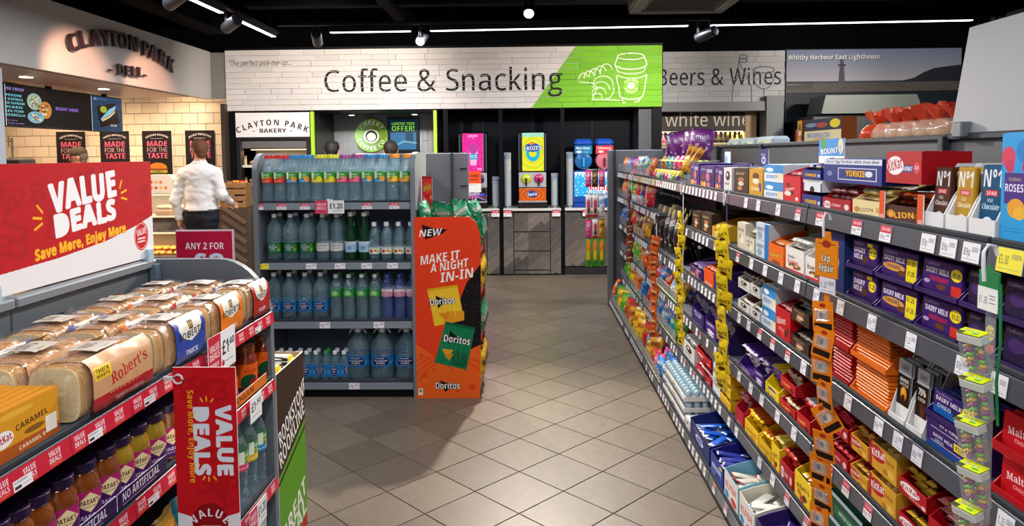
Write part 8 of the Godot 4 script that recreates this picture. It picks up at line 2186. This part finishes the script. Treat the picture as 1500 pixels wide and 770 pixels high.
	pack_face("brown_sachet", 90, 120, "#5a3018", [["m&m's", .12, .4, .76, .18, "#f0e2c8", {"rot": -12.0}]], [[.5, .74, .2, .1, "#c8341c"]])
	pack_face("orange_sachet", 90, 120, "#c8551c", [["REESE", .14, .4, .72, .16, "#f4dc9a"]], [[.5, .72, .24, .12, "#7a2c0f"]])
	# sweet bags; [name, ground, accent, text]
	for q in [["bag_red", "#c8222a", "#f2d03a", "WINE GUMS"], ["bag_orange", "#e8641a", "#fbe6b8", "FRUIT"], ["bag_yellow", "#efc41c", "#c8302a", "JELLY"], ["bag_green", "#4a9a2c", "#f4e83a", "SOUR"], ["bag_blue", "#1f6fc0", "#f4f4f0", "MINTS"], ["bag_purple", "#6a2478", "#e8c8e8", "BUTTONS"], ["bag_pink", "#d8407a", "#fbe0ea", "BABIES"], ["bag_navy", "#22306e", "#e0703a", "TOFFEE"], ["bag_teal", "#1a8aa0", "#f2ee8a", "FIZZY"], ["bag_brown", "#54301c", "#e8b86a", "MALT"], ["bag_black", "#17171b", "#e8e4dc", "LIQUORICE"], ["bag_gold", "#d89a20", "#7a2412", "CHEWS"], ["bag_white", "#dcdcd8", "#2a6ab0", "ICE"], ["bag_crisp", "#0f7d50", "#f0e8d8", "Doritos"], ["bag_crispy", "#e8b81c", "#17110f", "Doritos"]]:
		cell(q[0], 100, 130, q[1])
		for k in 12: el(rng.randf_range(5, 95), rng.randf_range(62, 112), rng.randf_range(3, 9), rng.randf_range(3, 8), Color(q[1]).lerp(Color([q[2], "#f4f0e0", "#7a1c14", "#2f8a3a"][k % 4]), 0.75))
		rc(0, 0, 100, 9, Color(q[1]).darkened(0.25)); rc(0, 121, 100, 9, Color(q[1]).darkened(0.25))
		el(50, 40, 42, 20, Color(q[1]).lerp(Color(q[2]), 0.25)); tx(q[3], 14, 32, 72, 17, q[2], {"rot": -8.0, "ol": Color(q[1]).darkened(0.5), "ow": 1.5})
	# bottles and jars; art sits in the middle of the wrap
	for q in [["wl_red", "#e85a3a", "#e83a2c"], ["wl_lime", "#e8e23a", "#e8c81c"], ["wl_pink", "#f06a8a", "#e84a78"], ["wl_blue", "#f0a03a", "#2a8fc8"], ["wl_orange", "#f2c83a", "#e8941c"]]:
		cell(q[0], 300, 90, "#3f9a3a")
		for o in [-75, 75, 225]:
			rc(o, 0, 150, 56, "#3f9a3a"); rc(o, 58, 150, 32, q[2]); rc(o + 30, 0, 26, 58, "#f0f2e8"); el(o + 104, 60, 24, 24, q[1]); tx("VOLVIC", o + 44, 14, 60, 14, "#f4f6f0"); tx("touch", o + 48, 34, 50, 12, "#f2e05a", {"k": "sb", "sk": .2}); tiny(o + 30, 74, 70, 4, "#f4f2ea")
	for q in [["wl_green", "#0f5a34"], ["wl_buxton", "#2f8a4a"], ["wl_aqua", "#1f6fae"]]:
		cell(q[0], 300, 80, q[1])
		for o in [-75, 75, 225]:
			if q[0] == "wl_green": el(o + 112, 40, 18, 34, "#3f7f2c"); el(o + 116, 56, 11, 14, "#7ab043")
			if q[0] == "wl_aqua":
				for k in 7: ln(arcp(o + 20 + k * 18, 56, 12, 16, 150, 360, 8), 4.0, "#5aa8da")
			if q[0] == "wl_buxton": pg([o + 30, 60, o + 76, 20, o + 120, 60], "#6fc03a")
			if q[0] == "wl_aqua": el(o + 75, 40, 36, 34, "#1c2458")
			tx("SPAR", o + 54, 12, 36, 8, "#e8eef0"); tx("Mountain", o + 46, 26, 58, 11, "#f2f4f2", {"k": "sb"}); tx("Falls", o + 58, 42, 34, 11, "#f2f4f2", {"k": "sb"}); tiny(o + 54, 62, 42, 3, "#dfe8e0")
	cell("wl_white", 300, 60, "#d5d3cf")
	for o in [-75, 75, 225]: tx("HIGHLAND SPRING", o + 34, 12, 82, 9, "#4a4a50"); tiny(o + 44, 32, 62, 4, "#9a9a9a", 2)
	cell("wl_pellegrino", 300, 80, "#9cc4de")
	for o in [-75, 75, 225]: rc(o, 0, 150, 20, "#dfe8ee"); el(o + 75, 48, 24, 20, "#7ab0d6"); el(o + 75, 48, 9, 9, "#c8483a"); tx("S.PELLEGRINO", o + 40, 6, 70, 8, "#26488a")
	cell("wl_evian", 300, 70, "#e2d6de")
	for o in [-75, 75, 225]: pg([o, 40, o + 40, 26, o + 75, 38, o + 110, 24, o + 150, 40, o + 150, 70, o, 70], "#c98aa6"); tx("evian", o + 48, 14, 56, 20, "#c8304a")
	cell("wl_fruit", 300, 70, "#dfe2dc")
	for o in [-75, 75, 225]: el(o + 54, 40, 16, 18, "#d8343a"); el(o + 92, 34, 18, 16, "#e8c04a"); el(o + 92, 34, 8, 7, "#5a3a22"); el(o + 116, 46, 12, 12, "#9ac83a"); tiny(o + 40, 8, 70, 5, "#8a8a8a")
	for q in [["jar_korma", "KORMA"], ["jar_madras", "MADRAS"]]:
		cell(q[0], 360, 130, "#5a1e6e")
		for o in [-90, 90, 270]:
			rc(o, 0, 180, 52, "#b0246a"); rc(o, 52, 180, 78, "#4a1a5e"); pg([o + 90, 6, o + 134, 42, o + 90, 78, o + 46, 42], "#ecd9a0"); tx("PATAK'S", o + 58, 32, 64, 17, "#5a1e2a"); tiny(o + 70, 56, 40, 3, "#7a5a3a"); tx(q[1], o + 52, 86, 78, 15, "#e6d8ee"); tiny(o + 58, 108, 66, 4, "#c9b0d8"); el(o + 34, 40, 11, 11, "#4f9a4a")
	cell("jar_tomato", 300, 100, "#e2621a")
	for o in [-75, 75, 225]: el(o + 60, 80, 40, 36, "#124a2a"); tx("DOLMIO", o + 40, 22, 66, 16, "#c8281c"); el(o + 84, 84, 24, 20, "#a8201a")
	cell("noart", 300, 44, "#33204e")
	tx("NO ARTIFICIAL", 30, 8, 220, 22, "#ece6f2"); tiny(30, 36, 200, 3, "#b9a9cc")
	cell("rogan", 160, 36, "#d8761c")
	tx("ROGAN", 40, 8, 70, 18, "#5a2c0c")
	# bread
	for q in [["bread_blue", "#1c3f9a", "THICK"], ["bread_orange", "#ea7a14", "SOFT WHITE"], ["bread_red", "#b5161e", "MEDIUM"]]:
		cell(q[0], 220, 200, q[1])
		for k in 20: ln([rng.randf() * 220, 120 + rng.randf() * 80, rng.randf() * 220, 120 + rng.randf() * 80], 2.0, Color(q[1]).lightened(0.08))
		pg([36, -2, 184, -2, 192, 44, 170, 84, 110, 104, 50, 84, 28, 44], "#ece6da")
		for k in 9: ln([110, 52, 110 + 56 * cos(PI + PI * k / 8.0), 52 + 44 * sin(PI + PI * k / 8.0)], 2.0, "#d9cfa8")
		rc(94, 22, 32, 34, "#3a2c14"); rc(99, 28, 8, 22, "#c9a03a"); rc(113, 28, 8, 22, "#c9a03a"); tx("ROBERTS", 22, 60, 176, 28, "#17130f", {"rot": -3.0, "wob": 0.03}); tx(q[2], 66, 136, 90, 20, "#e8e6ee")
	cell("bread_kraft", 240, 180, "#d2a070")
	rc(0, 118, 240, 62, "#b3202a"); tx("RUSTIC", 60, 120, 120, 4, "#d2a070"); tx("Robert's", 64, 52, 150, 36, "#b8242a", {"rot": -10.0, "k": "sb"}); rc(8, 28, 62, 40, "#efc42a"); tx("THICK", 14, 36, 48, 12, "#3a2a12"); tx("WHITE", 14, 52, 48, 10, "#3a2a12"); tx("WHOLEMEAL", 80, 140, 120, 12, "#f0d8c8")
	cell("bread_top", 120, 120, "#c48f4e")
	for k in 50: ln([rng.randf() * 120, rng.randf() * 120, rng.randf() * 120, rng.randf() * 120], 3.0, Color("#c08844").lerp(Color(["#94531f", "#d3a25c", "#dcc08a"][k % 3]), 0.6))
	cell("bread_slice", 100, 120, "#e6cf9c")
	for k in 200: el(rng.randf() * 100, rng.randf() * 120, 2, 2, ["#dcc088", "#efdcb2"][k % 2])
	cell("bread_label", 130, 60, "#ece9e2")
	tx("ROBERTS", 20, 18, 90, 16, "#26221c", {"rot": -2.0}); tiny(36, 44, 56, 3, "#a8a298")
	# boxes behind the shelf top, cans
	pack_face("cereal", 150, 150, "#e9d9a8", [["OREILLAS", .1, .48, .6, .12, "#f4f2ea", {"ol": "#3a5a8a"}]], [[.5, .84, .4, .2, "#dda24a"], [.84, .18, .13, .14, "#f0dc1c"], [.2, .18, .16, .07, "#8a94b0"], [.5, .2, .16, .09, "#b04a3a"]], [[0, 0, 1, .38, "#1f2748"]])
	pack_face("can_yellow", 120, 60, "#e8e2d8", [["MILD", .3, .3, .4, .3, "#2a241c"]], [[.2, .7, .1, .16, "#3a2c24"]], [[0, .62, 1, .38, "#efd81c"]])
	pack_face("corn", 60, 150, "#5aa82c", [], [[.5, .3, .3, .26, "#ee7a1c"], [.5, .62, .3, .2, "#f4c81c"], [.5, .86, .3, .1, "#2f8a2c"]])
	pack_face("peg_pack", 70, 110, "#d9c4b8", [], [[.5, .4, .3, .2, "#c8485a"], [.5, .7, .24, .14, "#7a3a2c"]], [[0, 0, 1, .12, "#e8e6e2"], [0, .88, 1, .12, "#c8302a"]])
	pack_face("wine_label", 60, 70, "#e4e0d0", [], [[.5, .5, .2, .2, "#a8964a"]], [[.1, .8, .8, .04, "#5a5a5a"]])
	pack_face("tissue", 100, 60, "#cfe0ea", [], [[.3, .5, .2, .26, "#6fb0d8"], [.7, .4, .16, .2, "#f4f6f8"]])
